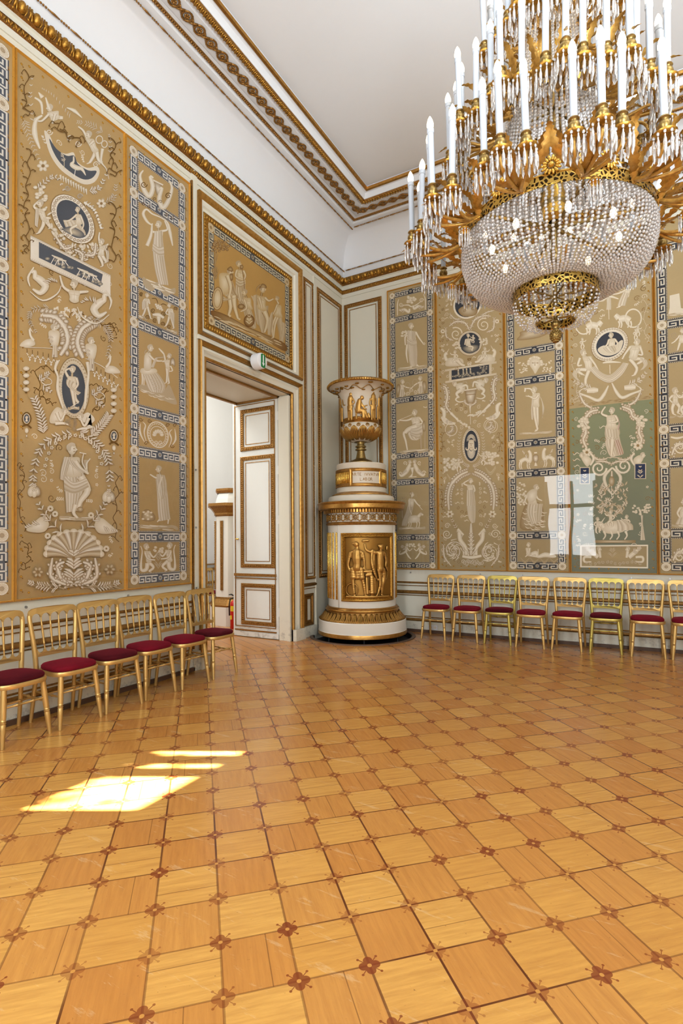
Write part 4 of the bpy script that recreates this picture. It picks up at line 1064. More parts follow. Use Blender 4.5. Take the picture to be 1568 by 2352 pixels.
# frieze tablet
a.fill([(235, 1645), (860, 1955), (860, 2120), (235, 1830)], a.M, a.W, smooth=False); a.fill([(300, 1690), (800, 1945), (780, 2045), (300, 1815)], a.SL, a.SL, smooth=False)
for q in ((235, 1645, 860, 1955), (235, 1830, 860, 2120)): a.S([(q[0], q[1]), (q[2], q[3])], 10, a.W, a.D); a.dots([(q[0], q[1] + (14 if q[1] < 1700 else -14)), (q[2], q[3] + (14 if q[1] < 1700 else -14))], 40, 4, a.D)
for i in range(22): x = random.uniform(320, 780); y = 1690 + (x - 300) * .5 + random.uniform(70, 105); a.ell(x, y, 22, 14, a.M, a.SL, n=8)
for x in (440, 470, 640, 680, 710):
    y = 1700 + (x - 300) * .5 + 45; a.S([(x - 40, y - 20), (x, y), (x + 45, y + 12)], [6, 18, 8], a.W, a.M); a.S([(x - 20, y), (x - 45, y + 45)], 6, a.W); a.S([(x + 30, y + 10), (x + 60, y + 50)], 6, a.W); a.S([(x + 15, y + 5), (x + 10, y + 50)], 6, a.W)
# griffins and winged bust
for f, x, y in ((1, 330, 2000), (-1, 750, 2180)):
    a.S([(x - f * 70, y - 40), (x - f * 20, y - 10), (x + f * 20, y + 40), (x - f * 20, y + 90), (x - f * 80, y + 60)], [40, 60, 60, 40, 14], a.W, a.M); a.S([(x - f * 60, y - 30), (x - f * 65, y - 75), (x - f * 90, y - 70)], [40, 34, 20], a.W, a.M)
    a.plume([(x, y), (x + f * 60, y - 30), (x + f * 110, y - 10)], 7, 60, 16, both=False); a.S([(x - f * 100, y + 40), (x - f * 115, y - 30), (x - f * 70, y - 110)], [6, 20, 10], a.W, a.M)
    a.S([(x - f * 100, y + 80), (x, y + 150), (x + f * 110, y + 100), (x + f * 150, y + 20)], [5, 16, 5], a.W, a.M)
a.person((573, 2020), 30, ((530, 2070), (625, 2080)), ((540, 2150), (610, 2160)), arms=[[(535, 2075), (490, 2040), (465, 1960)], [(620, 2085), (680, 2080)]], legs=[], face=-1)
# side vines
for pts in ([(210, 360), (190, 600), (230, 700)], [(230, 980), (215, 1200), (190, 1420)], [(200, 1440), (215, 1650), (195, 1780)], [(900, 1400), (880, 1600), (890, 1850)], [(900, 900), (870, 1050), (900, 1180)]): a.vine(pts, 17, 9, 7)
a.vine([(430, 760), (500, 850), (640, 900)], 20, 9, 7)
a.z(3.267, 0, 700)
a.vine([(560, 60), (700, 120), (830, 160)], 16, 7, 6); a.vine([(430, 500), (280, 470), (300, 640)], 14, 7, 6); a.vine([(280, 640), (340, 720), (400, 750)], 14, 6, 6); a.vine([(700, 600), (790, 640), (760, 760), (690, 800)], 14, 8, 6)
for pts in ([(150, 1200), (180, 1330), (140, 1480), (190, 1700)], [(870, 1270), (880, 1420), (860, 1600), (880, 1780)], [(190, 1780), (220, 1900), (170, 1990)], [(850, 150), (830, 260)]): a.vine(pts, 14, 9, 6)
# acanthus arches left and right
for i in range(60):
    f = random.random(); x, y = (530 - f * 230, 20 + f * 40 + random.uniform(-25, 45)) if random.random() < .5 else (540 + f * 150, 30 + f * 110 + random.uniform(-30, 50)); a.S([(x, y), (x + random.uniform(-30, 30), y + random.uniform(10, 46))], [20, 6], a.W, a.M)
a.scrollleaf([(320, 80), (420, 100), (490, 190), (500, 290), (450, 380)], 76, 14); a.scrollleaf([(690, 130), (610, 190), (580, 290), (620, 400)], 76, 14)
a.plume([(700, 110), (790, 170), (830, 260), (800, 390)], 16, 52, 8, stem=6); a.plume([(360, 20), (240, 40), (220, 120), (270, 210)], 14, 40, 8, stem=6)
a.S([(180, 320), (380, 328), (440, 345)], 5, a.W, a.M); a.S([(640, 405), (760, 460), (880, 550)], 5, a.W, a.M)
# storks and harpies
for f, x, y in ((1, 215, 270), (-1, 830, 470)):
    a.fill([(x - f * 70, y + 40), (x - f * 30, y - 5), (x + f * 30, y - 10), (x + f * 46, y + 30), (x, y + 48)], a.W, a.M); a.S([(x + f * 35, y), (x + f * 10, y - 40), (x + f * 5, y - 85)], [24, 16, 20], a.W, a.M); a.S([(x + f * 5, y - 95), (x + f * 30, y - 60)], [12, 3], a.W, a.M)
for x, y in ((405, 235), (682, 335)):
    a.fill([(x - 45, y - 30), (x, y - 45), (x + 40, y - 25), (x + 30, y + 60), (x, y + 90), (x - 30, y + 50)], a.W, a.M); a.head(x, y - 62, 26, 1); a.plume([(x - 30, y), (x - 20, y + 80)], 4, 30, 12); a.cloth([(x - 12, y + 70), (x - 20, y + 160)], [(x + 22, y + 70), (x + 26, y + 160)], 5)
for i in range(6):
    for (x0, y0, dx, dy) in ((200, 365, 40, 9), (690, 480, 32, 20)):
        x, y = x0 + i * dx, y0 + i * dy; a.dots([(x, y), (x + dx / 2, y + 30 + dy / 2), (x + dx, y + dy)], 7, 5); a.ell(x + dx / 2, y + 44 + dy / 2, 6, 9, a.W); a.S([(x, y), (x, y - 34)], 4, a.INK)
# long oval cameo
a.oval(548, 625, 122, 232, a.D, a.D, .12); a.oval(548, 625, 116, 226, a.W, a.M, .12); a.oval(548, 632, 88, 186, a.SL, tuple(c * .75 for c in a.SL), .12)
for k in range(64): t = 2 * PI * k / 64; a.ell(548 + 92 * math.cos(t), 632 + 190 * math.sin(t) + .12 * 92 * math.cos(t), 4, 4, a.W, a.D, n=5)
for k in range(40): t = 2 * PI * k / 40; a.ell(548 + 106 * math.cos(t), 628 + 212 * math.sin(t) + .12 * 106 * math.cos(t), 7, 6, a.M, a.D, n=6)
a.person((540, 485), 23, ((500, 540), (570, 545)), ((515, 620), (572, 625)), arms=[[(505, 540), (488, 495), (530, 475)], [(568, 550), (580, 600), (550, 640)]], legs=[[(555, 630), (560, 700), (585, 735)], [(535, 630), (545, 690), (555, 755)]], face=-1)
a.cloth([(495, 560), (500, 610), (580, 680)], [(560, 580), (540, 620), (605, 660)], 5); a.ground(505, 590, 765, 26)
a.S([(430, 420), (410, 480), (430, 540), (430, 640), (470, 780)], [26, 20, 16, 26, 12], a.W, a.M); a.S([(650, 430), (660, 520), (645, 640), (630, 780)], [26, 18, 26, 12], a.W, a.M)
for x, y, f in ((330, 545, 1), (725, 655, -1)):
    a.ring(x + 15, y + 30, 40, 26, 6, a.W, a.M, rot=.2); a.plume([(x - 40, y + 20), (x + 40, y - 40)], 5, 44, 15); a.plume([(x - 10, y + 60), (x + 50, y + 110)], 4, 44, 15)
for x, y0 in ((192, 480), (848, 640)):
    for i in range(4): a.ell(x, y0 + i * 52, 24, 17, a.W, a.M, n=10); a.ell(x, y0 + i * 52 + 24, 9, 7, a.INK, n=6)
for x, y in ((195, 855), (850, 985)): a.ell(x, y, 36, 50, a.INK, n=14); a.ell(x, y, 27, 40, a.W, a.M, n=14); a.ell(x, y, 21, 33, a.SL, n=14); a.head(x, y - 8, 11, -1); a.S([(x, y + 4), (x, y + 22)], [10, 22], a.W, a.M); a.S([(x - 34, y + 60), (x, y + 44), (x + 36, y + 72)], 12, a.INK); a.ell(x, y + 90, 14, 20, a.W, a.M); a.ell(x, y + 130, 7, 12, a.W, a.D)
# crouching children
for f, x, y in ((1, 420, 830), (-1, 660, 870)):
    a.fill([(x - 46, y + 60), (x - f * 46, y), (x, y - 60), (x + f * 44, y - 40), (x + f * 60, y), (x + 40, y + 50)], a.W, a.M); a.head(x + f * 62, y - 30, 24, f); a.limb([(x, y - 20), (x + f * 30, y + 40), (x + f * 60, y - 10)], [26, 18, 14]); a.limb([(x - 10, y + 60), (x + f * 50, y + 60), (x + f * 90, y + 70)], [30, 20, 12])
for i in range(14): a.spiral(545 + random.uniform(-50, 50), 890 + random.uniform(-30, 50), 14, 1.2, i, 5, a.INK, a.M, 1)
# laurel wreath with roses
for pts in ([(530, 970), (400, 1000), (300, 1080), (250, 1230), (240, 1350)], [(600, 950), (720, 1040), (800, 1150), (820, 1320)], [(320, 960), (300, 830), (250, 700)], [(680, 980), (760, 900), (810, 830)]): a.plume(pts, 15, 50, 20, a.W, a.D, stem=7, tip=.8)
for i in range(16): t = PI * (0.05 + i / 17.0); a.flower(545 - 215 * math.cos(t), 1250 - 270 * math.sin(t), 17, 5)
for x, y in ((250, 1400), (810, 1440)): a.ell(x - 20, y, 28, 42, a.W, a.M, rot=.3); a.ell(x + 20, y, 28, 42, a.W, a.D, rot=-.3); a.ell(x, y + 10, 20, 38, a.W, a.M); a.plume([(x, y), (x, y - 90)], 4, 30, 16)
# lyre player
a.ground(440, 690, 1590, 32); 
a.cloth([(470, 1260), (480, 1400), (490, 1560)], [(620, 1260), (640, 1370), (600, 1540)], 14)
a.limb([(600, 1290), (650, 1390), (600, 1470), (580, 1530)], [58, 52, 36, 22]); a.limb([(560, 1500), (545, 1560), (575, 1600)], [36, 26, 18]); a.ell(595, 1535, 24, 20, a.M, a.D)
a.cloth([(470, 1260), (540, 1330), (640, 1300)], [(475, 1400), (560, 1420), (660, 1370)], 7)
a.person((533, 1080), 38, ((470, 1150), (590, 1150)), ((490, 1280), (600, 1275)), arms=[[(560, 1175), (600, 1230), (650, 1265)]], legs=[], face=1)
a.cloth([(475, 1140), (450, 1240), (445, 1310)], [(525, 1150), (500, 1240), (470, 1320)], 6); a.cloth([(500, 1150), (530, 1210), (600, 1260)], [(540, 1170), (580, 1220), (640, 1260)], 5)
a.S([(620, 1120), (610, 1180), (635, 1240)], [8, 12, 8], a.W, a.M); a.S([(670, 1155), (640, 1200), (650, 1260)], [8, 12, 8], a.W, a.M); a.S([(590, 1110), (640, 1120)], 8, a.W, a.M)
for q in range(4): a.S([(625 + q * 8, 1165), (632 + q * 5, 1255)], 2.5, a.W)
# doves, lilies, thistles
for f, x, y in ((1, 290, 1650), (-1, 770, 1660)):
    a.fill([(x - f * 100, y + 40), (x - f * 40, y - 20), (x + f * 20, y - 60), (x + f * 70, y - 10), (x + f * 40, y + 50), (x - f * 30, y + 60)], a.W, a.M); a.head(x + f * 50, y - 50, 24, f); a.plume([(x, y), (x - f * 110, y + 30)], 5, 60, 18, both=False); a.plume([(x + f * 170, 1720), (x + f * 60, 1600), (x - f * 10, 1490)], 6, 70, 18, stem=10)
for x, y in ((405, 1570), (675, 1580), (350, 1735), (370, 1530), (790, 1830)): a.flower(x, y, 26, 10)
# shell with acanthus
for k in range(13):
    t = PI + k * PI / 12; x, y = 545 + 200 * math.cos(t), 1870 + 165 * math.sin(t); a.S([(545, 1900), ((545 + x) / 2, (1890 + y) / 2 - 10), (x, y)], [16, 40, 50], a.W if k % 2 else a.M, a.D); a.ell(x, y, 30, 26, a.W, a.M, n=10)
a.plume([(545, 2100), (545, 1980), (545, 1850)], 9, 110, 34, a.W, a.D, ang=1.0, stem=30); 
for f in (1, -1):
    a.scrollleaf([(545 + f * 20, 2080), (545 + f * 90, 2060), (545 + f * 120, 1960), (545 + f * 70, 1930)], 50); a.scrollleaf([(545 + f * 60, 2100), (545 + f * 170, 2040), (545 + f * 160, 1900)], 44)
    a.plume([(545 + f * 120, 2120), (545 + f * 240, 2110), (545 + f * 340, 2080)], 10, 60, 16); a.flower(545 + f * 270, 1985 + (20 if f < 0 else 0), 48, 6, a.M, a.D)
for i in range(30): x = random.uniform(190, 860); a.S([(x, 2110 + random.uniform(-20, 20)), (x + 60, 2120 + random.uniform(-20, 20))], [6, 12, 3], a.M, a.D)
a.filler(.075, 5)
finish(a)
# ===== left wall, cropped panel at the picture's left edge
uA0 = ROOMY + .25
a = panel('L', uA0, uB0 - .005, PL, 'painted panel with a Greek key edge cut off at the left edge of the view', 'painted panels of the left wall')
zsA = [LW(5, y)[1] for y in (118, 240, 490, 610, 850, 985, 1230, 1352)]
keycells(a, (uA0 + .3, LW(3, 700)[0]), zsA, .10)
finish(a)
# ===== painting over the door
d = .052
p0, p1 = LW(477, 506.6, d), LW(664.8, 836, d); p2 = LW(477, 741.7, d); p3 = LW(664.8, 644.8, d)
root = empty('framed_painting', W3('L', (p0[0] + p1[0]) / 2, p2[1], 0), 'framed grisaille painting of seated warriors and women above the doorway', 'painting')
a = palette(Art('L', d), *PO); a.root = root; a.uv()
u0, u1, z0, z1 = p0[0], p1[0], (p1[1] + p2[1]) / 2, (p0[1] + p3[1]) / 2
a.rect(u0 - .02, z0 - .02, u1 + .02, z1 + .02, a.BG)
kw = .105
for (za) in (z0, z1 - kw): a.key(u0 + kw, za, u1 - kw, za + kw, False, a.KB, a.KF)
for (ua, fl) in ((u0, True), (u1 - kw, False)): a.key(ua, z0 + kw, ua + kw, z1 - kw, True, a.KB, a.KF, flip=fl)
for u in (u0 + kw / 2, u1 - kw / 2):
    for z in (z0 + kw / 2, z1 - kw / 2): a.lay = 40; a.rosette(u, z, kw * .5)
a.z(4.126, 420, 400)
a.fill([(275, 1290), (420, 1340), (600, 1440), (760, 1510), (960, 1600), (970, 1680), (800, 1590), (560, 1470), (380, 1400), (280, 1350)], a.M, a.D)
for i in range(26): x = random.uniform(290, 930); y = 1330 + (x - 290) * .44 + random.uniform(-10, 40); a.S([(x, y), (x + 30, y + 12), (x + 70, y + 30)], [3, 10, 3], a.W, a.M)
# tree
a.S([(300, 860), (310, 760), (320, 690), (290, 640)], [16, 12, 9, 5], a.M, a.D); a.S([(290, 1010), (300, 880), (330, 760)], [12, 10, 6], a.M, a.D)
for i in range(46): a.ell(random.uniform(280, 430), 690 + random.uniform(-60, 45), random.uniform(10, 24), random.uniform(7, 14), a.M, a.D, rot=random.random(), n=7)
for i in range(20): a.S([(random.uniform(270, 330), random.uniform(900, 1000)), (random.uniform(270, 340), random.uniform(840, 960))], [10, 3], a.M, a.D)
# standing woman
a.cloth([(500, 1000), (495, 1120), (530, 1210)], [(585, 1000), (590, 1100), (580, 1190)], 9); a.person((527, 850), 26, ((505, 905), (575, 915)), ((505, 1000), (580, 1000)), arms=[[(510, 910), (500, 970), (560, 1000)], [(572, 915), (590, 960), (578, 1000)]], legs=[], face=1); a.cloth([(500, 985), (540, 1010), (590, 1000)], [(498, 1050), (540, 1080), (592, 1050)], 5); a.S([(553, 870), (575, 1000), (580, 1090)], 5, a.D); a.ell(555, 880, 16, 22, a.M, a.D)
# old bearded man seated with shield
a.cloth([(345, 940), (350, 1030), (380, 1130), (450, 1200)], [(440, 950), (480, 1050), (500, 1120), (530, 1170)], 9)
a.limb([(440, 1150), (450, 1260), (430, 1340)], [50, 36, 22]); a.limb([(480, 1150), (490, 1260), (520, 1370)], [52, 36, 22]); a.S([(430, 1330), (450, 1350)], 22, a.W, a.M); a.S([(515, 1360), (540, 1380)], 20, a.W, a.M)
a.cloth([(370, 1150), (420, 1180), (500, 1170)], [(380, 1210), (450, 1190), (530, 1160)], 5)
a.fill([(340, 960), (370, 935), (430, 945), (450, 1000), (440, 1120), (370, 1140), (345, 1060)], a.W, a.M); a.limb([(420, 960), (450, 1060), (440, 1150)], [40, 34, 22]); a.head(447, 925, 30, 1); a.fill([(445, 945), (472, 950), (470, 1000), (450, 1010), (440, 970)], a.M, a.D); a.fill([(415, 905), (450, 875), (472, 905), (460, 925)], a.M, a.D)
a.ell(325, 1180, 54, 112, a.D, a.D, rot=.05); a.ell(325, 1180, 48, 106, a.W, a.M, rot=.05); a.ring(325, 1180, 34, 84, 6, a.M, a.D, rot=.05)
# kneeling girl with bowl and shield
a.cloth([(600, 1160), (640, 1270), (690, 1420), (690, 1460)], [(520, 1220), (560, 1270), (600, 1400), (660, 1470)], 10); a.person((580, 1120), 27, ((570, 1170), (640, 1180)), ((600, 1260), (660, 1280)), arms=[[(580, 1190), (600, 1270), (550, 1300)]], legs=[], face=-1); a.ell(550, 1255, 34, 26, a.M, a.D)
a.ell(625, 1390, 52, 60, a.D, a.D); a.ell(625, 1390, 48, 55, a.M, a.D); a.plume([(625, 1420), (625, 1340)], 4, 50, 12, a.W, a.M)
a.cloth([(640, 1150), (670, 1230), (685, 1420)], [(665, 1160), (690, 1240), (690, 1470)], 5)
# helmeted woman holding out her hand
a.cloth([(690, 1240), (700, 1360), (740, 1500)], [(810, 1250), (800, 1340), (770, 1510)], 13); a.person((755, 1090), 30, ((690, 1150), (780, 1170)), ((705, 1270), (790, 1290)), arms=[[(720, 1170), (740, 1240), (745, 1270)], [(775, 1170), (810, 1200), (850, 1185)]], legs=[], face=1); a.fill([(720, 1085), (745, 1040), (780, 1050), (790, 1080), (750, 1075)], a.M, a.D); a.S([(735, 1050), (700, 1080), (690, 1120)], [18, 14, 4], a.M, a.D)
a.cloth([(665, 1150), (670, 1280), (700, 1420)], [(700, 1140), (700, 1290), (720, 1440)], 6); a.limb([(770, 1300), (800, 1390), (770, 1500)], [50, 36, 20])
# bending figure at right
a.cloth([(900, 1220), (930, 1330), (945, 1470), (940, 1580)], [(880, 1330), (890, 1420), (905, 1500), (910, 1580)], 9); a.person((888, 1180), 20, ((885, 1230), (930, 1250)), ((860, 1340), (940, 1360)), arms=[[(890, 1240), (870, 1290), (850, 1330)], [(905, 1230), (885, 1190), (880, 1160)]], legs=[[(880, 1350), (845, 1440), (850, 1550)], [(900, 1350), (870, 1430), (855, 1550)]], face=-1)
a.cloth([(830, 1320), (800, 1420), (800, 1520)], [(850, 1300), (850, 1400), (830, 1530)], 6); a.cloth([(940, 1400), (930, 1500), (920, 1570)], [(970, 1420), (972, 1500), (950, 1600)], 6)
a.build('painted_canvas', root)
e0, e1 = LW(469.7, 488.5, .05), LW(673, 848, .05)
leaf_frame('carved_frame', 'L', u0 - .075, z0 - .075, u1 + .075, z1 + .075, .075, parent=root, mat='gilt', h0=.045)
o0 = LW(451.5, 443.6); o1 = LW(689, 876)
mb = MB(); U0, U1, Z0, Z1 = cl - .005, cr + .005, LW(449, 768)[1] - .0, (LW(451.5, 443.6)[1] + LW(689.5, 620.5)[1]) / 2
iu = (u0 - .075 - U0); iz = (z0 - .075 - Z0)
def rframe(mb, prof, mi):
    k = len(prof); vs = []; fs = []
    iu0, iu1, iz0, iz1 = u0 - .07 - U0, U1 - u1 - .07, z0 - .07 - Z0, Z1 - z1 - .07
    for t, h in prof:
        for (u, z) in ((U0 + t * iu0, Z0 + t * iz0), (U0 + t * iu0, Z1 - t * iz1), (U1 - t * iu1, Z1 - t * iz1), (U1 - t * iu1, Z0 + t * iz0)): vs.append(W3('L', u, z, h))
    for j in range(k - 1):
        for e_ in range(4): fs.append((j * 4 + e_, (j + 1) * 4 + e_, (j + 1) * 4 + (e_ + 1) % 4, j * 4 + (e_ + 1) % 4))
    mb.add(vs, fs, mi)
rframe(mb, [(0, 0), (0, .06), (.12, .09), (.25, .08), (.42, .055)], 0); rframe(mb, [(.42, .055), (.46, .07), (.72, .066), (.78, .045), (1.0, .045)], 1)
mb.build('outer_frame', [M['gilt_flat'], M['white_left']], root, smooth=True, auto=30)
# ===== exit sign: round white lamp with a green arrow panel
c = LW(586, 832, .10); r = .105
root = empty('exit_sign', W3('L', c[0], c[1], 0.1), 'round white emergency exit sign with green arrow, above the doorway', 'sign')
RX = Matrix.Rotation(PI / 2, 4, 'Y')
mb = MB(); prof = [(0.001, 0), (r, 0.0), (r, .105), (r * .94, .12), (r * .9, .122), (0.001, .123)]
mb.lathe(prof, 40); mb.v = [W3('L', c[0] + v[1], c[1] + v[0], v[2] + .10) for v in mb.v]
mb.build('housing', M['plastic'], root, smooth=True, auto=40)
def chord(x): return math.sqrt(max(0, (r * .88) ** 2 - x * x))
g = MB(); P = [(x, chord(x)) for x in np.linspace(-.045, .045, 8)] + [(x, -chord(x)) for x in np.linspace(.045, -.045, 8)]
g.prism(P, lambda a_, b_, h: W3('L', c[0] + a_ + .01, c[1] + b_, h), .2225, .226); g.build('green_panel', M['green'], root)
g = MB(); g.prism([(-.009, .075), (.009, .075), (.009, -.03), (.026, -.03), (0, -.072), (-.026, -.03), (-.009, -.03)], lambda a_, b_, h: W3('L', c[0] + a_ + .01, c[1] + b_, h), .226, .229); g.build('arrow', M['plastic'], root)
# ===== back wall panels
uD0, uD1 = BW(893, 1000)[0], BW(1004.5, 1000)[0]; uE1 = BW(1162.5, 1100)[0]; uF1 = BW(1306.5, 1100)[0]; uG1 = BW(1508, 1100)[0]; uH1 = uG1 + (uF1 - uE1) * 1.02
BG_ = 'painted panels of the back wall'
def small_scrolls(a, u0, z0, u1, z1, n=6):
    for i in range(n): a.spiral(u0 + (u1 - u0) * (i + .5) / n, z0 + (z1 - z0) * random.uniform(.25, .75), .045, 1.4, random.random() * 6, .010, a.INK, a.INK, 1 if i % 2 else -1)
# --- D
a = panel('B', uD0, uD1 - .005, PB, 'Greek key bordered panel of four robed women, right of the stove', BG_)
zs = [BW(902, y)[1] for y in (680, 738, 863.5, 922.7, 1049.6, 1109.7)] + [BW(990, y)[1] for y in (1233.5, 1299)]
keycells(a, (BW(904, 1000)[0], BW(991, 1000)[0]), zs, .085)
a.z(5.227, 880, 650)
# urn and sphinx cell
for i in range(16): a.ell(335 + random.uniform(-50, 50), 205 + random.uniform(-40, 40), 18, 16, a.W, a.M, n=8)
a.S([(230, 270), (300, 265), (340, 285), (400, 260), (460, 215)], [6, 16, 14, 12, 5], a.W, a.M); a.S([(170, 390), (170, 260), (185, 195)], [10, 14, 5], a.W, a.M); a.S([(505, 320), (505, 200), (480, 130)], [10, 14, 5], a.W, a.M)
for f, x, y in ((-1, 255, 340), (1, 420, 300)): a.S([(x + f * 60, y - 10), (x, y - 20), (x - f * 50, y + 10), (x - f * 60, y - 30)], [10, 36, 30, 22], a.W, a.M); a.plume([(x, y), (x + f * 70, y - 20)], 4, 36, 12)
for (x, y, g) in ((215, 260, 1), (460, 210, -1)): a.spiral(x, y, 28, 1.6, 0, 8, a.W, a.M, g)
# standing woman with flowers
a.ground(180, 520, 1020, 44, -.12)
a.cloth([(280, 720), (300, 830), (310, 930), (330, 1010)], [(400, 700), (410, 830), (408, 930), (410, 990)], 14)
a.person((335, 515), 32, ((280, 580), (395, 585)), ((290, 690), (392, 680)), arms=[[(285, 590), (262, 660), (265, 740)], [(390, 590), (430, 660), (485, 735)]], legs=[], face=1)
a.cloth([(290, 570), (290, 640), (290, 720)], [(390, 580), (380, 650), (400, 700)], 9); a.cloth([(285, 640), (340, 690), (400, 690)], [(280, 720), (340, 750), (405, 740)], 6); a.S([(285, 740), (278, 850), (295, 960)], [22, 24, 6], a.W, a.M)
for i in range(12): a.ell(255 + random.uniform(-36, 36), 610 + random.uniform(-30, 30), 15, 12, a.W, a.M, n=7)
a.S([(330, 1000), (335, 1020)], [28, 18], a.W, a.M); a.S([(400, 985), (425, 1000)], [28, 12], a.W, a.M); a.flower(490, 730, 18, 5)
# two winged figures
for f, x, y in ((1, 225, 1260), (-1, 450, 1220)):
    a.person((x + f * 8, y - 75), 24, ((x - 26, y - 36), (x + 26, y - 36)), ((x - 24, y + 30), (x + 26, y + 30)), arms=[[(x + f * 15, y - 25), (x + f * 60, y - 5), (x + f * 110, y + (2 if f > 0 else 40))]], legs=[[(x, y + 30), (x + f * 30, y + 70), (x - f * 10, y + 100)]], face=f); a.fill([(x - f * 20, y - 30), (x - f * 55, y - 40), (x - f * 70, y + 40), (x - f * 50, y + 110), (x - f * 25, y + 30)], a.M, a.D); a.cloth([(x - 24, y + 20), (x - 34, y + 110)], [(x + 30, y + 20), (x + 34, y + 95)], 5); a.ring(x + f * 68, y - 20, 30, 46, 7, a.M, a.D)
for (x, y, g) in ((300, 1330, 1), (385, 1310, -1), (340, 1290, 1)): a.spiral(x, y, 26, 1.5, 2, 8, a.W, a.M, g)
# seated woman blowing bubbles
a.z(5.227, 880, 650)
a.cloth([(310, 1720), (290, 1800), (330, 1880), (400, 1890)], [(470, 1690), (480, 1760), (470, 1820), (440, 1870)], 10)
a.person((375, 1555), 32, ((330, 1620), (440, 1610)), ((350, 1720), (450, 1730)), arms=[[(340, 1630), (280, 1650), (200, 1648)], [(435, 1620), (470, 1680), (400, 1700)]], legs=[[(370, 1730), (250, 1790), (270, 1900), (290, 2010)]], face=-1)
a.S([(190, 1645), (350, 1580)], 4, a.W); a.ell(180, 1660, 9, 16, a.W, a.M); a.limb([(400, 1720), (300, 1760), (260, 1800)], [64, 56, 44]); a.cloth([(330, 1750), (400, 1740), (470, 1700)], [(320, 1820), (400, 1860), (460, 1850)], 6); a.fill([(470, 1680), (500, 1660), (505, 1780), (475, 1770)], a.M, a.D); a.S([(450, 1800), (455, 1990)], [16, 22], a.M, a.D); a.S([(500, 1780), (500, 1980)], [12, 20], a.M, a.D)
a.ground(205, 540, 2020, 44, -.12); a.S([(480, 1485), (505, 1495), (525, 1488)], 6, a.W)
a.z(5.227, 880, 980)
# scrolled sirens
for f, x, y in ((1, 300, 480), (-1, 395, 475)):
    a.head(x + f * 20, y - 55, 22, f); a.S([(x + f * 20, y - 30), (x, y + 20), (x - f * 30, y + 70), (x - f * 80, y + 110), (x - f * 108, y + 90)], [34, 50, 46, 34, 12], a.W, a.M); a.spiral(x - f * 90, y + 80, 26, 1.4, 0, 10, a.W, a.M, f); a.spiral(x - f * 40, y - 40, 26, 1.3, 1, 9, a.W, a.M, -f); a.plume([(x - f * 20, y + 40), (x - f * 90, y + 100)], 6, 28, 10)
a.S([(345, 490), (350, 560), (330, 605)], [50, 10, 40], a.W, a.M); a.S([(305, 605), (400, 600)], 10, a.W, a.M)
# shepherdess with ram
a.cloth([(300, 920), (270, 1030), (230, 1130), (220, 1190)], [(370, 910), (345, 1030), (310, 1130), (280, 1190)], 11)
a.person((345, 815), 26, ((305, 865), (375, 870)), ((305, 950), (362, 950)), arms=[[(310, 880), (315, 980), (340, 1050)], [(372, 880), (410, 930), (440, 950)]], legs=[], face=1); a.S([(375, 870), (420, 940), (470, 1000)], 5, a.W); a.fill([(310, 800), (325, 780), (340, 790), (330, 840)], a.M, a.D)
a.fill([(295, 1110), (330, 1070), (400, 1065), (430, 1080), (440, 1130), (400, 1150), (320, 1150)], a.W, a.M); a.S([(420, 1080), (450, 1045)], [40, 30], a.W, a.M); a.S([(440, 1045), (480, 1060)], [34, 18], a.W, a.M); a.spiral(455, 1040, 14, 1.2, 0, 7, a.W, a.D)
for x in (305, 330, 400, 430): a.S([(x, 1140), (x + 5, 1170), (x - 3, 1210)], [16, 10, 8], a.W, a.M)
a.ground(190, 500, 1205, 34, 0); a.S([(225, 880), (230, 1100)], [16, 20], a.M, a.D)
for i in range(12): a.ell(245 + random.uniform(-25, 25), 890 + random.uniform(-40, 40), 12, 9, a.M, a.D, n=7)
for f, x, y in ((1, 275, 1470), (-1, 440, 1470)):
    a.person((x + f * 12, y - 50), 18, ((x - 16, y - 22), (x + 18, y - 22)), ((x - 14, y + 30), (x + 16, y + 30)), arms=[[(x + f * 12, y - 15), (x + f * 40, y + 20), (x + f * 70, y - 5)]], legs=[], face=f); a.plume([(x, y), (x - f * 60, y - 40)], 5, 44, 14); a.S([(x, y + 25), (x - f * 40, y + 50), (x - f * 80, y + 60), (x - f * 70, y + 20)], [26, 24, 14, 6], a.W, a.M); a.S([(x, y + 40), (x + f * 30, y + 90), (x + f * 60, y + 120)], [14, 20, 8], a.W, a.M)
for i in range(8): a.ell(352 + random.uniform(-36, 36), 1430 + random.uniform(-24, 24), 14, 12, a.W, a.M, n=7)
finish(a)
# --- E
a = panel('B', uD1 + .005, uE1 - .005, PB, 'wide painted panel with a radiating mask in a dark oval, back wall', BG_)
a.z(5.227, 880, 650)
s0 = -.12
a.oval(1010, 260, 170, 170, a.M, a.W, s0); a.oval(1010, 260, 150, 150, a.SL, a.SL, s0); a.fill([(900, 330), (960, 280), (1060, 260), (1130, 320), (1100, 390), (960, 400)], a.M, a.D); a.S([(990, 240), (1040, 230), (1070, 260)], [20, 36, 10], a.W, a.M)
for f in (1, -1):
    x0 = 1040; a.scrollleaf([(x0 + f * 5, 560 - f * 10), (x0 + f * 60, 460 - f * 20), (x0 + f * 170, 430 - f * 35), (x0 + f * 250, 460 - f * 60)], 36); a.spiral(x0 + f * 165, 560 - f * 55, 85, 1.7, -1.2 if f > 0 else 4.2, 16, a.W, a.M, -f); a.scrollleaf([(x0 + f * 290, 480 - f * 60), (x0 + f * 280, 600 - f * 50), (x0 + f * 200, 640 - f * 50)], 30); a.flower(x0 + f * 325, 520 - f * 60, 30, 8)
a.scrollleaf([(800, 370), (860, 430), (930, 430)], 22); a.scrollleaf([(1180, 390), (1250, 350), (1330, 330)], 22)
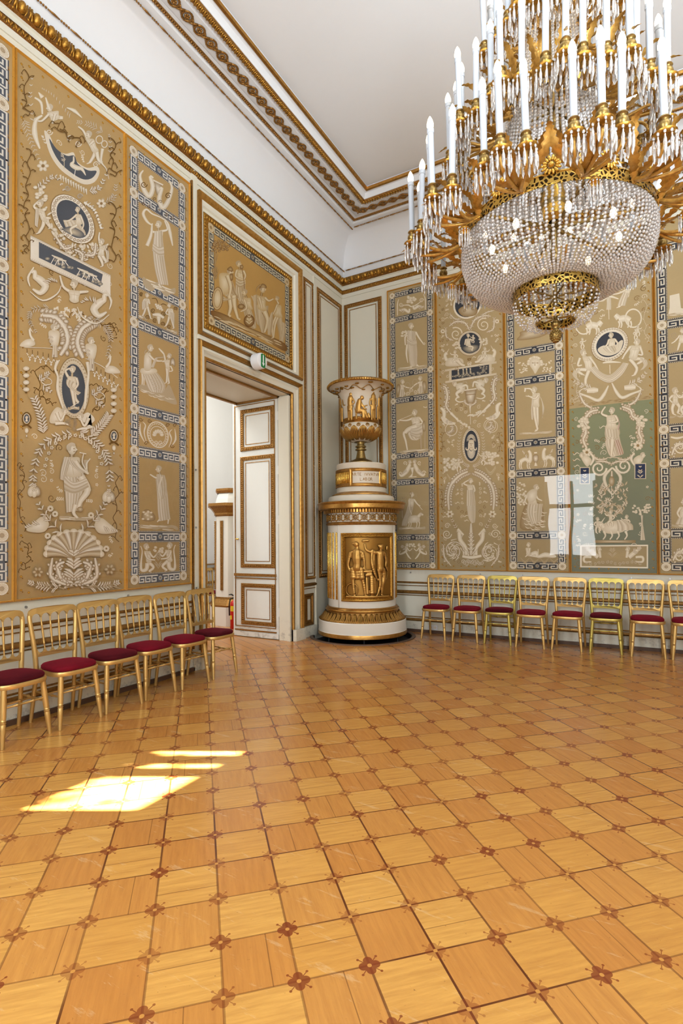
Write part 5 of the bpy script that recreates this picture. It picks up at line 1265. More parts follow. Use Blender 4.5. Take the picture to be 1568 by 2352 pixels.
a.oval(1040, 722, 152, 155, a.D, a.D, s0 * .4); a.oval(1040, 722, 146, 149, a.W, a.M, s0 * .4); a.oval(1040, 722, 122, 125, a.SL, a.SL, s0 * .4)
a.fill([(950, 770), (1050, 740), (1150, 750), (1130, 810), (1040, 845), (970, 820)], a.M, a.SL); a.person((1020, 630), 20, ((985, 675), (1050, 670)), ((990, 750), (1050, 750)), arms=[[(990, 680), (978, 740)], [(1045, 675), (1070, 690)]], legs=[[(1020, 760), (1075, 770), (1060, 810)]], face=1); a.putto(1078, 660, 9, -1)
# goats with children and baskets
for f, x, y in ((-1, 850, 930), (1, 1230, 890)):
    a.fill([(x - 100, y + 10), (x - 60, y - 30), (x + 60, y - 30), (x + 110, y + 0), (x + 90, y + 60), (x - 90, y + 70)], a.W, a.M); a.S([(x + f * 90, y), (x + f * 110, y - 60), (x + f * 85, y - 90)], [44, 36, 40], a.W, a.M); a.S([(x + f * 85, y - 95), (x + f * 60, y - 140)], [10, 3], a.W, a.M); a.putto(x - f * 10, y - 60, 15, f); a.limb([(x - f * 40, y), (x - f * 90, y + 50), (x - f * 130, y + 60)], [46, 34, 20])
    for i in range(18): a.ell(x - f * 30 + random.uniform(-46, 46), y - 180 + random.uniform(-44, 36), 15, 12, a.W, a.M, n=7)
# tablet
a.fill([(740, 1040), (1360, 940), (1360, 965), (740, 1065)], a.W, a.M, smooth=False); a.fill([(745, 1180), (1360, 1080), (1360, 1105), (745, 1205)], a.W, a.M, smooth=False); a.fill([(790, 1045), (1300, 965), (1300, 1095), (790, 1180)], a.W, a.M, smooth=False); a.fill([(820, 1050), (1270, 980), (1270, 1090), (820, 1165)], a.SL, a.SL, smooth=False)
for i in range(40): x = random.uniform(830, 1250); a.ell(x, 1120 - (x - 830) * .15 + random.uniform(-10, 28), 18, 12, a.M, a.SL, n=7)
for x in (900, 960, 1000, 1045): y = 1080 - (x - 830) * .1; a.head(x, y - 26, 10); a.S([(x, y - 15), (x + 5, y + 30)], [20, 34], a.M, a.SL)
for i in range(14): a.ell(1200 + random.uniform(-45, 45), 1020 + random.uniform(-22, 22), 16, 10, a.M, a.SL, n=7)
# satyrs on the vase
for f, x, y in ((-1, 930, 1270), (1, 1160, 1230)):
    a.fill([(x - 50, y - 50), (x, y - 70), (x + 55, y - 40), (x + 40, y + 30), (x - f * 10, y + 60), (x - 50, y + 10)], a.W, a.M); a.head(x + f * 70, y - 60, 30, -f); a.limb([(x, y + 20), (x + f * 50, y + 60), (x + f * 20, y + 110)], [50, 36, 24]); a.limb([(x - f * 20, y - 30), (x - f * 70, y - 40), (x - f * 85, y + 20)], [36, 26, 18]); a.plume([(x + f * 20, y - 60), (x - f * 60, y - 90), (x - f * 100, y - 20)], 9, 22, 8, both=False)
    a.S([(x + f * 20, y + 90), (x + f * 60, y + 130), (x + f * 20, y + 160), (x - f * 40, y + 150)], [22, 20, 16, 10], a.W, a.M)
a.fill([(985, 1290), (1050, 1280), (1115, 1275), (1105, 1370), (1085, 1440), (1050, 1460), (1010, 1440), (990, 1370)], a.W, a.D); a.S([(975, 1290), (1120, 1270)], 16, a.W, a.M); a.S([(990, 1345), (1110, 1335)], 8, a.D); a.S([(1045, 1450), (1042, 1500), (1045, 1570)], [40, 18, 5], a.W, a.M)
for f in (1, -1): a.scrollleaf([(1045 + f * 10, 1470), (1045 + f * 60, 1440), (1045 + f * 66, 1400)], 24)
# cornucopias
for f, x, y in ((-1, 760, 1250), (1, 1330, 1150)):
    a.scrollleaf([(x + f * 40, y - 10), (x + f * 5, y + 20), (x - f * 10, y + 120), (x + f * 5, y + 230), (x - f * 50, y + 310)], 54, 12); a.S([(x - f * 50, y + 310), (x - f * 110, y + 370), (x - f * 200, y + 460)], [36, 24, 8], a.W, a.M)
    for i in range(14): q = i / 13; a.ell(x - f * (120 + 150 * q) + random.uniform(-14, 14), y + 380 + 110 * q - (40 * q if f > 0 else 0) + random.uniform(-14, 14), 17, 12, a.W, a.M, n=7)
# birds
for f, x, y in ((-1, 770, 1660), (1, 1330, 1600)):
    a.fill([(x + f * 75, y - 40), (x + f * 40, y - 60), (x - f * 30, y + 0), (x - f * 100, y + 20), (x - f * 60, y + 45), (x + f * 30, y + 30)], a.W, a.M); a.S([(x + f * 40, y - 40), (x + f * 40, y - 120), (x + f * 80, y - 160)], [36, 50, 20], a.W, a.M); a.plume([(x + f * 20, y), (x - f * 60, y + 20)], 5, 40, 14)
for f, x, y in ((-1, 815, 1760), (1, 1280, 1710)): a.ring(x, y, 70, 72, 7, a.W, a.M); a.scrollleaf([(x - 40, y + 40), (x, y + 20), (x + 20, y - 30), (x - 15, y - 35)], 30, 6)
a.S([(1045, 1580), (1047, 1700)], 5, a.W); a.S([(1010, 1600), (1045, 1585), (1085, 1590)], [8, 22, 8], a.W, a.M)
a.z(5.227, 880, 980)
a.oval(1055, 225, 116, 216, a.D, a.D); a.oval(1055, 225, 110, 210, a.W, a.M); a.oval(1055, 230, 84, 184, a.SL, a.SL)
for k in range(44): t = 2 * PI * k / 44; a.ell(1055 + 98 * math.cos(t), 228 + 197 * math.sin(t), 7, 6, a.M, a.D, n=6)
for k in range(21): t = -PI * (k + .5) / 21; a.S([(1055 + 22 * math.cos(t), 165 + 30 * math.sin(t)), (1055 + 56 * math.cos(t), 180 + 90 * math.sin(t))], [3, 6], a.W, a.M); a.S([(1055 + 18 * math.cos(t), 275 - 20 * math.sin(t)), (1055 + 52 * math.cos(t), 280 - 105 * math.sin(t))], [3, 6], a.W, a.M)
a.fill([(1020, 200), (1030, 165), (1055, 155), (1082, 165), (1092, 200), (1085, 255), (1058, 290), (1030, 260)], a.W, a.M); a.S([(1055, 195), (1055, 235)], 7, a.D); a.S([(1035, 205), (1048, 205)], 6, a.D); a.S([(1064, 205), (1078, 205)], 6, a.D); a.S([(1042, 250), (1070, 250)], 5, a.D)
for f in (1, -1): a.S([(1055 + f * 30, 200), (1055 + f * 34, 270), (1055 + f * 60, 275), (1055 + f * 62, 250)], [14, 16, 14, 8], a.W, a.M)
for f, x, y in ((-1, 805, 60), (1, 1290, 20)): a.ring(x + 10, y - 25, 72, 75, 7, a.W, a.M); a.scrollleaf([(x, y + 60), (x - 20, y + 20), (x + 30, y - 10), (x + 5, y - 40)], 30, 6)
for f in (1, -1):
    a.plume([(1055 + f * 20, 480), (1055 + f * 110, 420), (1055 + f * 150, 250), (1055 + f * 130, 60)], 18, 30, 12, a.W, a.D, tip=.9)
    x, y = 1055 + f * 230, 430 - f * 40
    for i in range(34): a.ell(x + f * 20 + random.uniform(-75, 75), y - 10 + random.uniform(-75, 75), 20, 17, a.W, a.M, n=8)
    a.putto(x - f * 80, y - 30, 15, -f); a.cloth([(x - 60, y + 90), (x, y + 150), (x + 60, y + 80)], [(x - 60, y + 110), (x, y + 200), (x + 70, y + 110)], 4, a.BG, a.M)
    # wreath of acanthus
    a.scrollleaf([(1055 + f * 40, 540), (1055 + f * 140, 590), (1055 + f * 240, 700), (1055 + f * 275, 840), (1055 + f * 265, 1000)], 72, 18)
    a.flower(1055 + f * 255, 1050, 50, 6); a.plume([(1055 + f * 110, 1330), (1055 + f * 190, 1190), (1055 + f * 250, 1070)], 8, 46, 14, stem=10); a.spiral(1055 + f * 285, 1190, 34, 1.7, 0, 9, a.W, a.M, f); a.spiral(1055 + f * 290, 1290, 56, 1.8, 0, 12, a.W, a.M, -f)
    for q in range(3): a.spiral(1055 + f * 215, 1490, 130 - q * 40, 1.2, q, 20, a.W, a.D, f)
    for i in range(30): t = random.uniform(0, 2 * PI); rr = random.uniform(30, 130); a.S([(1055 + f * 215 + rr * math.cos(t), 1490 + rr * math.sin(t)), (1055 + f * 215 + (rr + 20) * math.cos(t + .5), 1490 + (rr + 20) * math.sin(t + .5))], [14, 4], a.W, a.M)
    a.scrollleaf([(1055 + f * 330, 1420), (1055 + f * 320, 1560), (1055 + f * 240, 1670)], 30)
    a.S([(1055 + f * 60, 1540), (1055 + f * 65, 1450), (1055 + f * 130, 1360), (1055 + f * 140, 1270)], [36, 40, 50, 46], a.W, a.M); a.S([(1055 + f * 130, 1280), (1055 + f * 160, 1230), (1055 + f * 90, 1300)], [36, 34, 20], a.W, a.M); a.limb([(1055 + f * 65, 1460), (1055 + f * 40, 1500), (1055 + f * 30, 1560)], [30, 20, 12])
    a.vine([(1055 + f * 340, 80), (1055 + f * 350, 300)], 12, 7, 5); a.vine([(1055 + f * 350, 760), (1055 + f * 345, 1000)], 12, 8, 5)
a.cloth([(1010, 780), (1000, 900), (1020, 1080), (1060, 1160)], [(1085, 760), (1110, 900), (1110, 1080), (1100, 1150)], 13); a.person((1052, 650), 28, ((1005, 700), (1085, 700)), ((1010, 790), (1085, 790)), arms=[[(1010, 705), (965, 680), (1030, 640)], [(1082, 705), (1100, 770), (1060, 800)]], legs=[], face=1); a.cloth([(1005, 760), (1000, 850), (1000, 950)], [(1090, 760), (1105, 850), (1100, 950)], 8)
a.S([(1055, 1160), (1055, 1300), (1055, 1540)], [26, 60, 50], a.W, a.D); a.plume([(1055, 1540), (1055, 1250)], 8, 80, 26, a.W, a.D); a.S([(950, 1555), (1060, 1570), (1180, 1550)], [30, 40, 30], a.W, a.M)
for i in range(12): a.spiral(960 + i * 20, 1630 + random.uniform(-14, 14), 26, 1.4, i, 10, a.W, a.D, 1 if i % 2 else -1)
a.filler(.07, 8)
finish(a)
# --- F
a = panel('B', uE1 + .005, uF1 - .005, PB, 'narrow painted panel with a nude woman holding a dish, below the chandelier', BG_)
zs = [BW(1172.8, 813.6)[1], BW(1172.8, 880.4)[1], BW(1174, 1021.6)[1], BW(1176, 1089.7)[1], BW(1178.5, 1230)[1], BW(1180, 1299)[1]]
dz = zs[0] - zs[1]; zs = [zs[0] + 1.0, zs[0] + 1.0 + dz] + zs; zs = [z for z in zs if z < ZP1 - .05]
keycells(a, (BW(1176, 1089)[0], BW(1288, 1081)[0]), zs, .10)
a.z(3.843, 1160, 640)
a.fill([(130, 500), (135, 470), (240, 450), (400, 460), (300, 520), (110, 545)], a.M, a.D); a.cloth([(180, 300), (200, 400), (190, 480)], [(250, 310), (260, 400), (280, 470)], 8)
a.fill([(215, 760), (225, 710), (260, 695), (300, 710), (310, 765), (290, 800), (265, 840), (245, 810)], a.W, a.M); a.S([(262, 735), (262, 770)], 8, a.M, a.D); a.S([(235, 745), (252, 745)], 6, a.D); a.S([(274, 745), (292, 745)], 6, a.D)
for i in range(26): t = random.uniform(PI * .9, PI * 2.1); a.ell(262 + 58 * math.cos(t), 750 + 58 * math.sin(t), 15, 11, a.W, a.M, n=7)
for i in range(44): x = random.choice([-1, 1]) * random.uniform(70, 145); a.ell(262 + x, 790 + random.uniform(-60, 50) * (abs(x) / 130), 9, 7, a.W, a.M, n=6)
a.ground(130, 410, 1360, 24, -.06)
a.cloth([(300, 1030), (325, 1100), (330, 1220)], [(320, 1060), (345, 1150), (320, 1240)], 6); a.cloth([(235, 1060), (228, 1160), (232, 1240)], [(255, 1060), (250, 1160), (245, 1250)], 4)
a.person((255, 980), 24, ((240, 1015), (305, 1015)), ((240, 1120), (300, 1130)), arms=[[(290, 1030), (260, 1060), (205, 1035)], [(250, 1015), (225, 975), (180, 970)]], legs=[[(280, 1130), (285, 1230), (280, 1340)], [(255, 1130), (262, 1220), (285, 1330)]], face=-1)
a.S([(180, 1035), (240, 1045)], [6, 12], a.W, a.M); a.S([(178, 965), (172, 1000)], [20, 12], a.W, a.M)
a.z(3.843, 1160, 970)
for f, x in ((1, 175), (-1, 385)):
    y = 330 - (20 if f < 0 else 0); a.S([(x - f * 45, y + 20), (x, y - 5), (x + f * 40, y + 10), (x + f * 46, y - 50), (x + f * 30, y - 80)], [34, 34, 40, 28, 22], a.W, a.M); a.plume([(x + f * 10, y - 10), (x - f * 30, y - 80)], 5, 34, 12, both=False)
    for q in (-45, -30, 25, 42): a.S([(x + f * q, y + 20), (x + f * q - f * 6, y + 55), (x + f * q + f * 4, y + 85)], [16, 9, 7], a.W, a.M)
    a.spiral(x + f * 60, y + 50, 20, 1.4, 0, 5, a.M, a.D, f); a.spiral(x + f * 30, y + 40, 18, 1.4, 2, 5, a.M, a.D, -f)
a.fill([(250, 290), (285, 285), (295, 320), (280, 355), (258, 355), (242, 320)], a.W, a.D); a.S([(255, 270), (280, 268)], 14, a.W, a.M); a.S([(268, 355), (270, 385)], [10, 30], a.W, a.M)
# seated woman on a rock
a.fill([(130, 930), (170, 740), (250, 700), (330, 740), (330, 900), (260, 950)], a.M, a.D)
for i in range(26): x, y = random.uniform(140, 320), random.uniform(760, 940); a.S([(x, y), (x + 20, y + 14), (x + 50, y + 10)], [3, 9, 2], a.W, a.M)
a.cloth([(200, 710), (190, 800), (230, 900)], [(330, 720), (320, 820), (310, 880)], 11); a.person((275, 575), 24, ((200, 620), (270, 610)), ((205, 710), (280, 720)), arms=[[(205, 625), (175, 690), (190, 720)], [(265, 620), (285, 670), (320, 690)]], legs=[], face=1); a.fill([(200, 620), (240, 590), (280, 600), (270, 680), (220, 710), (195, 680)], a.W, a.M)
for i in range(40): a.ell(140 + random.uniform(-35, 40), 640 + random.uniform(-110, 90), 12, 9, a.W, a.M, n=6)
# reclining pair
a.person((205, 1080), 18, ((180, 1110), (225, 1110)), ((185, 1170), (225, 1170)), arms=[[(215, 1115), (205, 1160), (180, 1185)]], legs=[[(200, 1170), (250, 1180), (300, 1190)]], face=-1); a.S([(230, 1165), (270, 1155), (280, 1180)], [30, 44, 30], a.W, a.M); a.S([(290, 1190), (350, 1170), (420, 1180), (450, 1185)], [24, 44, 36, 10], a.W, a.M); a.S([(290, 1120), (290, 1190)], [6, 10], a.W, a.M)
for q in range(4): a.cloth([(135 + q * 85, 1190), (175 + q * 85, 1225), (215 + q * 85, 1190)], [(135 + q * 85, 1205), (175 + q * 85, 1248), (215 + q * 85, 1205)], 4, a.D, a.M)
finish(a)
# --- G
a = panel('B', uF1 + .005, uG1 - .005, PB, 'widest painted panel with a green lower half and dancing woman, back wall', BG_, canvas_bottom=lin('6f7564'))
GR = lin('868a6a'); zg = BW(1305, 940)[1]; a.uv(); a.lay = 1
a.rect(a.u0 + .01, ZP0 + .01, a.u1 - .01, zg, lin('6f7466'), GR)
for i in range(30): u = random.uniform(a.u0 + .03, a.u1 - .03); a.ell(u, zg + .02 + .03 * random.random(), .05, .012, lin('8a6f48'), a.BG, n=8)
a.z(3.843, 1160, 640)
a.person((1090, 60), 22, ((1050, 100), (1110, 90)), ((1045, 160), (1090, 160)), arms=[[(1100, 95), (1130, 60), (1150, 10)], [(1055, 105), (1000, 130), (950, 140)]], legs=[[(1060, 160), (1030, 220), (1000, 250)]], face=-1); a.cloth([(1040, 120), (1010, 180), (990, 240)], [(1090, 130), (1070, 200), (1060, 240)], 6)
a.cloth([(890, 160), (895, 220), (890, 275)], [(930, 155), (935, 215), (935, 275)], 6); a.S([(800, 200), (860, 190), (900, 160), (940, 160), (1000, 180)], [10, 24, 20, 22, 8], a.W, a.M); a.S([(912, 270), (915, 360)], 6, a.W, a.M)
for f, x, y in ((-1, 760, 420), (1, 1060, 360)):
    a.S([(x - f * 60, y), (x, y - 10), (x + f * 40, y + 10)], [56, 60, 50], a.W, a.M); a.S([(x - f * 60, y - 10), (x - f * 90, y - 40)], [56, 40], a.W, a.M); a.ring(x + f * 70, y - 10, 70, 80, 14, a.W, a.M)
    for q in (-60, -40, 20, 45): a.S([(x + f * q, y + 15), (x + f * q + 8, y + 45), (x + f * q, y + 75)], [20, 14, 10], a.W, a.M)
a.oval(922, 582, 166, 150, a.D, a.D, -.18); a.oval(922, 580, 160, 145, a.M, a.W, -.18); a.oval(924, 582, 122, 110, a.SL, a.SL, -.18)
for k in range(40): t = 2 * PI * k / 40; a.ell(922 + 148 * math.cos(t), 580 + 133 * math.sin(t) - .18 * 148 * math.cos(t), 10, 9, a.W, a.D, n=7)
a.fill([(815, 625), (870, 590), (950, 600), (1020, 545), (1040, 560), (1010, 640), (930, 680), (850, 670)], a.M, a.W); a.person((932, 500), 22, ((910, 535), (970, 530)), ((905, 610), (975, 610)), arms=[[(915, 540), (900, 580), (880, 600)], [(965, 535), (990, 570), (990, 610)]], legs=[], face=-1); a.cloth([(860, 610), (900, 650), (960, 660)], [(960, 590), (980, 630), (970, 650)], 8)
for f, x, y in ((-1, 690, 655), (1, 1160, 560)):
    a.person((x - 0 * f, y), 28, ((x - 10 if f < 0 else x - 60, y + 35), (x + 75 if f < 0 else x + 40, y + 35)), ((x + 20 if f < 0 else x - 70, y + 140), (x + 80 if f < 0 else x + 0, y + 150)), arms=[[(x - f * 55, y + 40), (x - f * 100, y + 100), (x - f * 125, y + 145)], [(x + f * 30, y + 45), (x + f * 50, y + 110), (x + f * 20, y + 110)]], legs=[[(x + 40 if f < 0 else x - 40, y + 150), (x + f * 60, y + 150), (x + f * 10, y + 190)], [(x + 50 if f < 0 else x - 60, y + 150), (x - f * 10 + 10, y + 230), (x - f * 20, y + 290)]], face=-f); a.cloth([(x + f * 20, y + 130), (x + f * 60, y + 200), (x + f * 30, y + 250)], [(x + f * 90, y + 160), (x + f * 95, y + 200), (x + f * 60, y + 240)], 6)
a.cloth([(740, 800), (820, 880), (925, 920), (1030, 850), (1090, 750)], [(790, 770), (850, 830), (925, 850), (1000, 790), (1040, 740)], 9)
a.S([(860, 745), (920, 735), (1020, 740)], [10, 26, 6], a.W, a.M); a.S([(922, 760), (924, 840)], 7, a.W, a.M)
for f, x, y in ((-1, 760, 985), (1, 1090, 960)):
    a.plume([(x + f * 0, y - 20), (x + f * 90, y - 60), (x + f * 150, y - 130)] if f > 0 else [(x, y - 10), (x - 80, y - 40), (x - 150, y - 80)], 8, 50, 18, both=True); a.S([(x - 40, y + 5), (x + 20, y), (x + 60, y)], [40, 52, 30], a.W, a.M); a.S([(x - f * 150, y - 40), (x - f * 110, y + 40), (x - f * 60, y + 90), (x + f * 20, y + 60), (x + f * 110, y + 20), (x + f * 60, y - 20)], [10, 30, 30, 22, 12, 4], a.W, a.M); a.scrollleaf([(x + f * 110, y + 20), (x + f * 60, y + 120), (x - f * 30, y + 170)], 30)
for (x, y) in ((680, 560), (1170, 450), (1150, 480)): a.putto(x, y, 9, 1)
a.vine([(590, 700), (640, 1000), (600, 1090)], 14, 10, 4, a.M); a.vine([(1240, 200), (1230, 420), (1260, 560)], 14, 10, 4, a.M)
# dancing woman on green
a.cloth([(880, 1300), (880, 1340), (890, 1400)], [(1000, 1290), (1005, 1340), (1010, 1400)], 10)
a.person((940, 1165), 26, ((895, 1215), (975, 1205)), ((885, 1320), (985, 1320)), arms=[[(900, 1215), (850, 1190), (880, 1135)], [(972, 1210), (990, 1260), (920, 1275)]], legs=[], face=-1); a.cloth([(975, 1200), (1000, 1260), (990, 1330)], [(1000, 1230), (1012, 1290), (1000, 1340)], 5, lin('8a4a30'), a.W)
for f, x0 in ((-1, 690), (1, 1200)):
    a.scrollleaf([(x0 - f * 130, 1160), (x0 - f * 60, 1180), (x0 - f * 10, 1250), (x0 - f * 30, 1300)] if f < 0 else [(1030, 1130), (1100, 1160), (1130, 1220), (1190, 1240)], 46, 10)
    for i in range(16): a.ell(x0 + random.uniform(-46, 46), 1270 + random.uniform(-50, 60), 20, 15, a.W, a.M, n=7)
a.z(3.843, 1160, 970)
a.cloth([(885, 90), (880, 180), (905, 270), (935, 310)], [(1000, 80), (1020, 180), (1045, 270), (1020, 290)], 14); a.cloth([(880, 60), (880, 120), (930, 160)], [(1005, 50), (1010, 110), (960, 160)], 6); a.limb([(945, 150), (940, 230), (935, 300)], [40, 30, 16])
a.cloth([(960, 160), (985, 240), (1000, 290)], [(1000, 150), (1030, 230), (1045, 280)], 5, lin('9a6a50'), a.W); a.ground(895, 1010, 305, 14)
for f, x in ((-1, 700), (1, 1190)):
    a.scrollleaf([(x, 20), (x - f * 10, 90), (x + f * 10, 160), (x - f * 20, 230)], 50, 9); a.flower(x - f * 20, 235 - f * 30, 46, 7)
    a.scrollleaf([(x - f * 60, 280), (x - f * 120, 330), (x - f * 200, 320)], 26)
    a.fill([(x - f * 60, 330), (x - f * 10, 290), (x + f * 30, 310), (x + f * 0, 370), (x - f * 30, 390)], a.W, a.M); a.head(x + f * 25, 290, 22, f); a.S([(x - f * 50, 380), (x - f * 80, 320), (x - f * 50, 270)], [14, 26, 12], a.W, a.M)
    a.spiral(935 + f * 110, 395 - f * 10, 70, 1.6, PI if f > 0 else 0, 20, a.W, a.M, -f); a.scrollleaf([(935, 370), (935 + f * 60, 345), (935 + f * 140, 350)], 22)
    a.S([(945, 400), (945 + f * 70, 480), (945 + f * 50, 570), (945, 640)], [14, 30, 26, 10], a.W, a.M)
for (x0, y0, x1, y1) in ((660, 400, 742, 545), (1143, 365, 1238, 500)):
    a.fill([(x0 - 4, y0 - 4), (x1 + 4, y0 - 6), (x1 + 4, y1), (x0 - 4, y1)], a.W, a.M, smooth=False); a.fill([(x0 + 4, y0 + 4), (x1 - 4, y0 + 2), (x1 - 4, y1 - 6), (x0 + 4, y1 - 6)], lin('2a3350'), lin('2a3350'), smooth=False); a.plume([((x0 + x1) / 2, y1 - 12), ((x0 + x1) / 2, y0 + 14)], 4, 40, 13)
a.S([(940, 430), (940, 500)], [16, 26], a.W, a.D); a.ell(938, 520, 26, 44, a.M, a.D); a.S([(938, 560), (938, 660)], 5, a.W)
for i in range(110):
    t = random.random(); y = 520 + 290 * t; x = 945 + random.uniform(-1, 1) * (150 - 40 * t); a.S([(x, y), (x + random.uniform(-20, 20), y + 18), (x + random.uniform(-34, 34), y + 34)], [4, 20, 3], a.W if random.random() < .6 else a.M, a.D)
# goat with children and plinth
a.fill([(850, 920), (900, 880), (1000, 870), (1060, 900), (1050, 960), (950, 985), (870, 970)], a.W, a.M)
for x in (870, 930, 990, 1060): a.S([(x, 960), (x + 14, 1000), (x - 8, 1035)], [26, 14, 10], a.W, a.M)
a.S([(870, 930), (840, 900), (835, 960)], [40, 44, 24], a.W, a.M); a.S([(850, 880), (880, 840)], [12, 3], a.W, a.M); a.putto(930, 830, 14, -1); a.putto(1070, 870, 13, -1); a.putto(815, 890, 13, 1); a.cloth([(980, 860), (990, 920), (990, 960)], [(1050, 860), (1120, 900), (1130, 950)], 6)
a.fill([(780, 1040), (1150, 1040), (1150, 1065), (780, 1065)], a.M, a.D, smooth=False)
a.cloth([(1195, 820), (1200, 900), (1190, 1040)], [(1215, 820), (1215, 900), (1235, 1040)], 4)
for i in range(34): a.ell(1205 + random.uniform(-80, 80), 775 + random.uniform(-50, 40), 12, 9, a.W, a.M, n=6)
a.fill([(660, 1085), (1260, 1080), (1260, 1290), (660, 1280)], a.M, a.W, smooth=False); a.fill([(675, 1097), (1248, 1093), (1248, 1276), (675, 1268)], a.BG, tuple(c_ * .8 for c_ in a.BG), smooth=False)
for f, x in ((-1, 780), (1, 1130)):
    a.S([(x - f * 40, 1190), (x + f * 10, 1150), (x + f * 60, 1110)], [40, 40, 14], a.W, a.M); a.plume([(x, 1150), (x + f * 70, 1100)], 5, 40, 14); a.head(x - f * 50, 1120, 20, -f); a.S([(x - f * 50, 1140), (x - f * 60, 1195)], [28, 20], a.W, a.M); a.S([(x + f * 20, 1190), (x + f * 80, 1190), (x + f * 80, 1230), (x + f * 20, 1230)], [20, 24, 20, 8], a.W, a.M)
for i in range(14): a.spiral(720 + i * 36, 1240 + 8 * math.sin(i), 15, 1.4, i, 5, a.W, a.INK, 1 if i % 2 else -1)
a.plume([(945, 1190), (945, 1110)], 5, 60, 12, a.M, a.D)
a.filler(.085, 11, prob=.7)
finish(a)
# --- H (cut by the picture edge)
a = panel('B', uG1 + .005, uH1, PB, 'painted panel with a stone pedestal and two children, right edge of the view', BG_)
zs = [BW(1520, 748)[1], BW(1521, 826)[1], BW(1524.5, 987)[1], BW(1524.5, 1065)[1], BW(1528, 1225.5)[1], BW(1531, 1302)[1]]
zs = [zs[0] + 1.02, zs[0] + 1.02 + (zs[0] - zs[1])] + zs; zs = [z for z in zs if z < ZP1 - .05]
kl = BW(1525, 1065)[0]; keycells(a, (kl, uH1 - (kl - uG1)), zs, .105)
a.z(3.843, 1160, 640)
a.fill([(1450, 150), (1535, 130), (1550, 260), (1600, 270), (1600, 310), (1435, 330), (1450, 260)], a.W, a.M, smooth=False); a.ground(1430, 1640, 310, 26, -.05)
a.person((1560, 460), 20, ((1530, 500), (1580, 500)), ((1530, 560), (1580, 560)), arms=[[(1535, 505), (1500, 550), (1470, 570)]], legs=[[(1540, 565), (1530, 600), (1520, 630)]], face=-1)
for (x, y) in ((1490, 500), (1480, 620)): a.spiral(x, y, 34, 1.6, 0, 8, a.INK, a.M, 1)
a.putto(1500, 1050, 22, 1); a.putto(1590, 1060, 22, -1); a.ground(1455, 1660, 1210, 24, -.05)
a.z(3.843, 1160, 970)
a.scrollleaf([(1470, 290), (1500, 220), (1560, 190), (1620, 200)], 46); a.spiral(1540, 220, 60, 1.5, 0, 14, a.W, a.M, 1); a.S([(1460, 130), (1520, 140), (1600, 120)], [14, 22, 12], a.W, a.M)
a.person((1580, 700), 30, ((1540, 750), (1610, 750)), ((1530, 850), (1620, 850)), arms=[[(1545, 755), (1520, 800), (1540, 840)]], legs=[], face=-1); a.cloth([(1530, 840), (1500, 900)], [(1640, 840), (1650, 910)], 8); a.ground(1470, 1660, 905, 30)
a.scrollleaf([(1480, 1220), (1520, 1150), (1580, 1140), (1620, 1190)], 46); a.spiral(1540, 1190, 50, 1.5, 0, 14, a.W, a.M, -1); a.person((1590, 1080), 20, ((1565, 1110), (1620, 1110)), ((1570, 1160), (1620, 1160)), arms=[[(1570, 1115), (1545, 1150)]], legs=[], face=-1)
finish(a)
# ===== clear protective sheets with screws
def sheet(side, u0, u1, z0, z1, label, screws):
    root = empty('acrylic_sheet', W3(side, (u0 + u1) / 2, z0, .055), label, 'protective sheet', 'clear protective sheets')
    mb = MB(); mb.add([W3(side, u0, z0, .058), W3(side, u1, z0, .058), W3(side, u1, z1, .058), W3(side, u0, z1, .058)], [(0, 1, 2, 3)]); mb.build('clear_pane', M['acrylic'], root)
    for (u, z) in screws:
        mb = MB(); mb.tube([W3(side, u, z, 0.057), W3(side, u, z, .064)], .006, 8); mb.tube([W3(side, u, z, .060), W3(side, u, z, .067)], .012, 10); mb.build('screw', M['steel'], root)
zl1 = LW(438, 1070)[1]; zl0 = LW(441, 1353)[1] - .03; ul = LW(441, 1200)[0]
zsc = [LW(441, y)[1] for y in (1080, 1212, 1350)]
um = LW(275, 1366)[0]
sheet('L', um + .012, ul + .02, zl0, zl1, 'clear acrylic sheet screwed over the lower left wall panels, next to the doorway', [(ul, z) for z in zsc] + [(um + .05, zsc[2])])
sheet('L', um - 2.4, um, zl0, zl1, 'clear acrylic sheet over the lower panels at the left edge of the view', [(LW(50, 1393)[0], zsc[2])])
zb1 = BW(1300, 1092)[1]; zb0 = BW(1300, 1326)[1]
ux = [BW(905, 1200)[0], BW(1168, 1200)[0], BW(1515, 1200)[0]]
sheet('B', ux[0], ux[1] - .006, zb0, BW(1100, 1108)[1], 'clear acrylic sheet over the two lower panels right of the stove', [(BW(946, 1322)[0], zb0 + .02), (BW(1105, 1322)[0], zb0 + .02)])
sheet('B', ux[1] + .006, ux[2] - .006, zb0, zb1, 'clear acrylic sheet reflecting the bright window, back wall', [(BW(1200, 1325)[0], zb0 + .02), (BW(1450, 1329)[0], zb0 + .02)])
sheet('B', ux[2] + .006, ux[2] + .6, zb0, zb1, 'clear acrylic sheet at the right edge of the view', [(ux[2] + .1, zb0 + .02)])
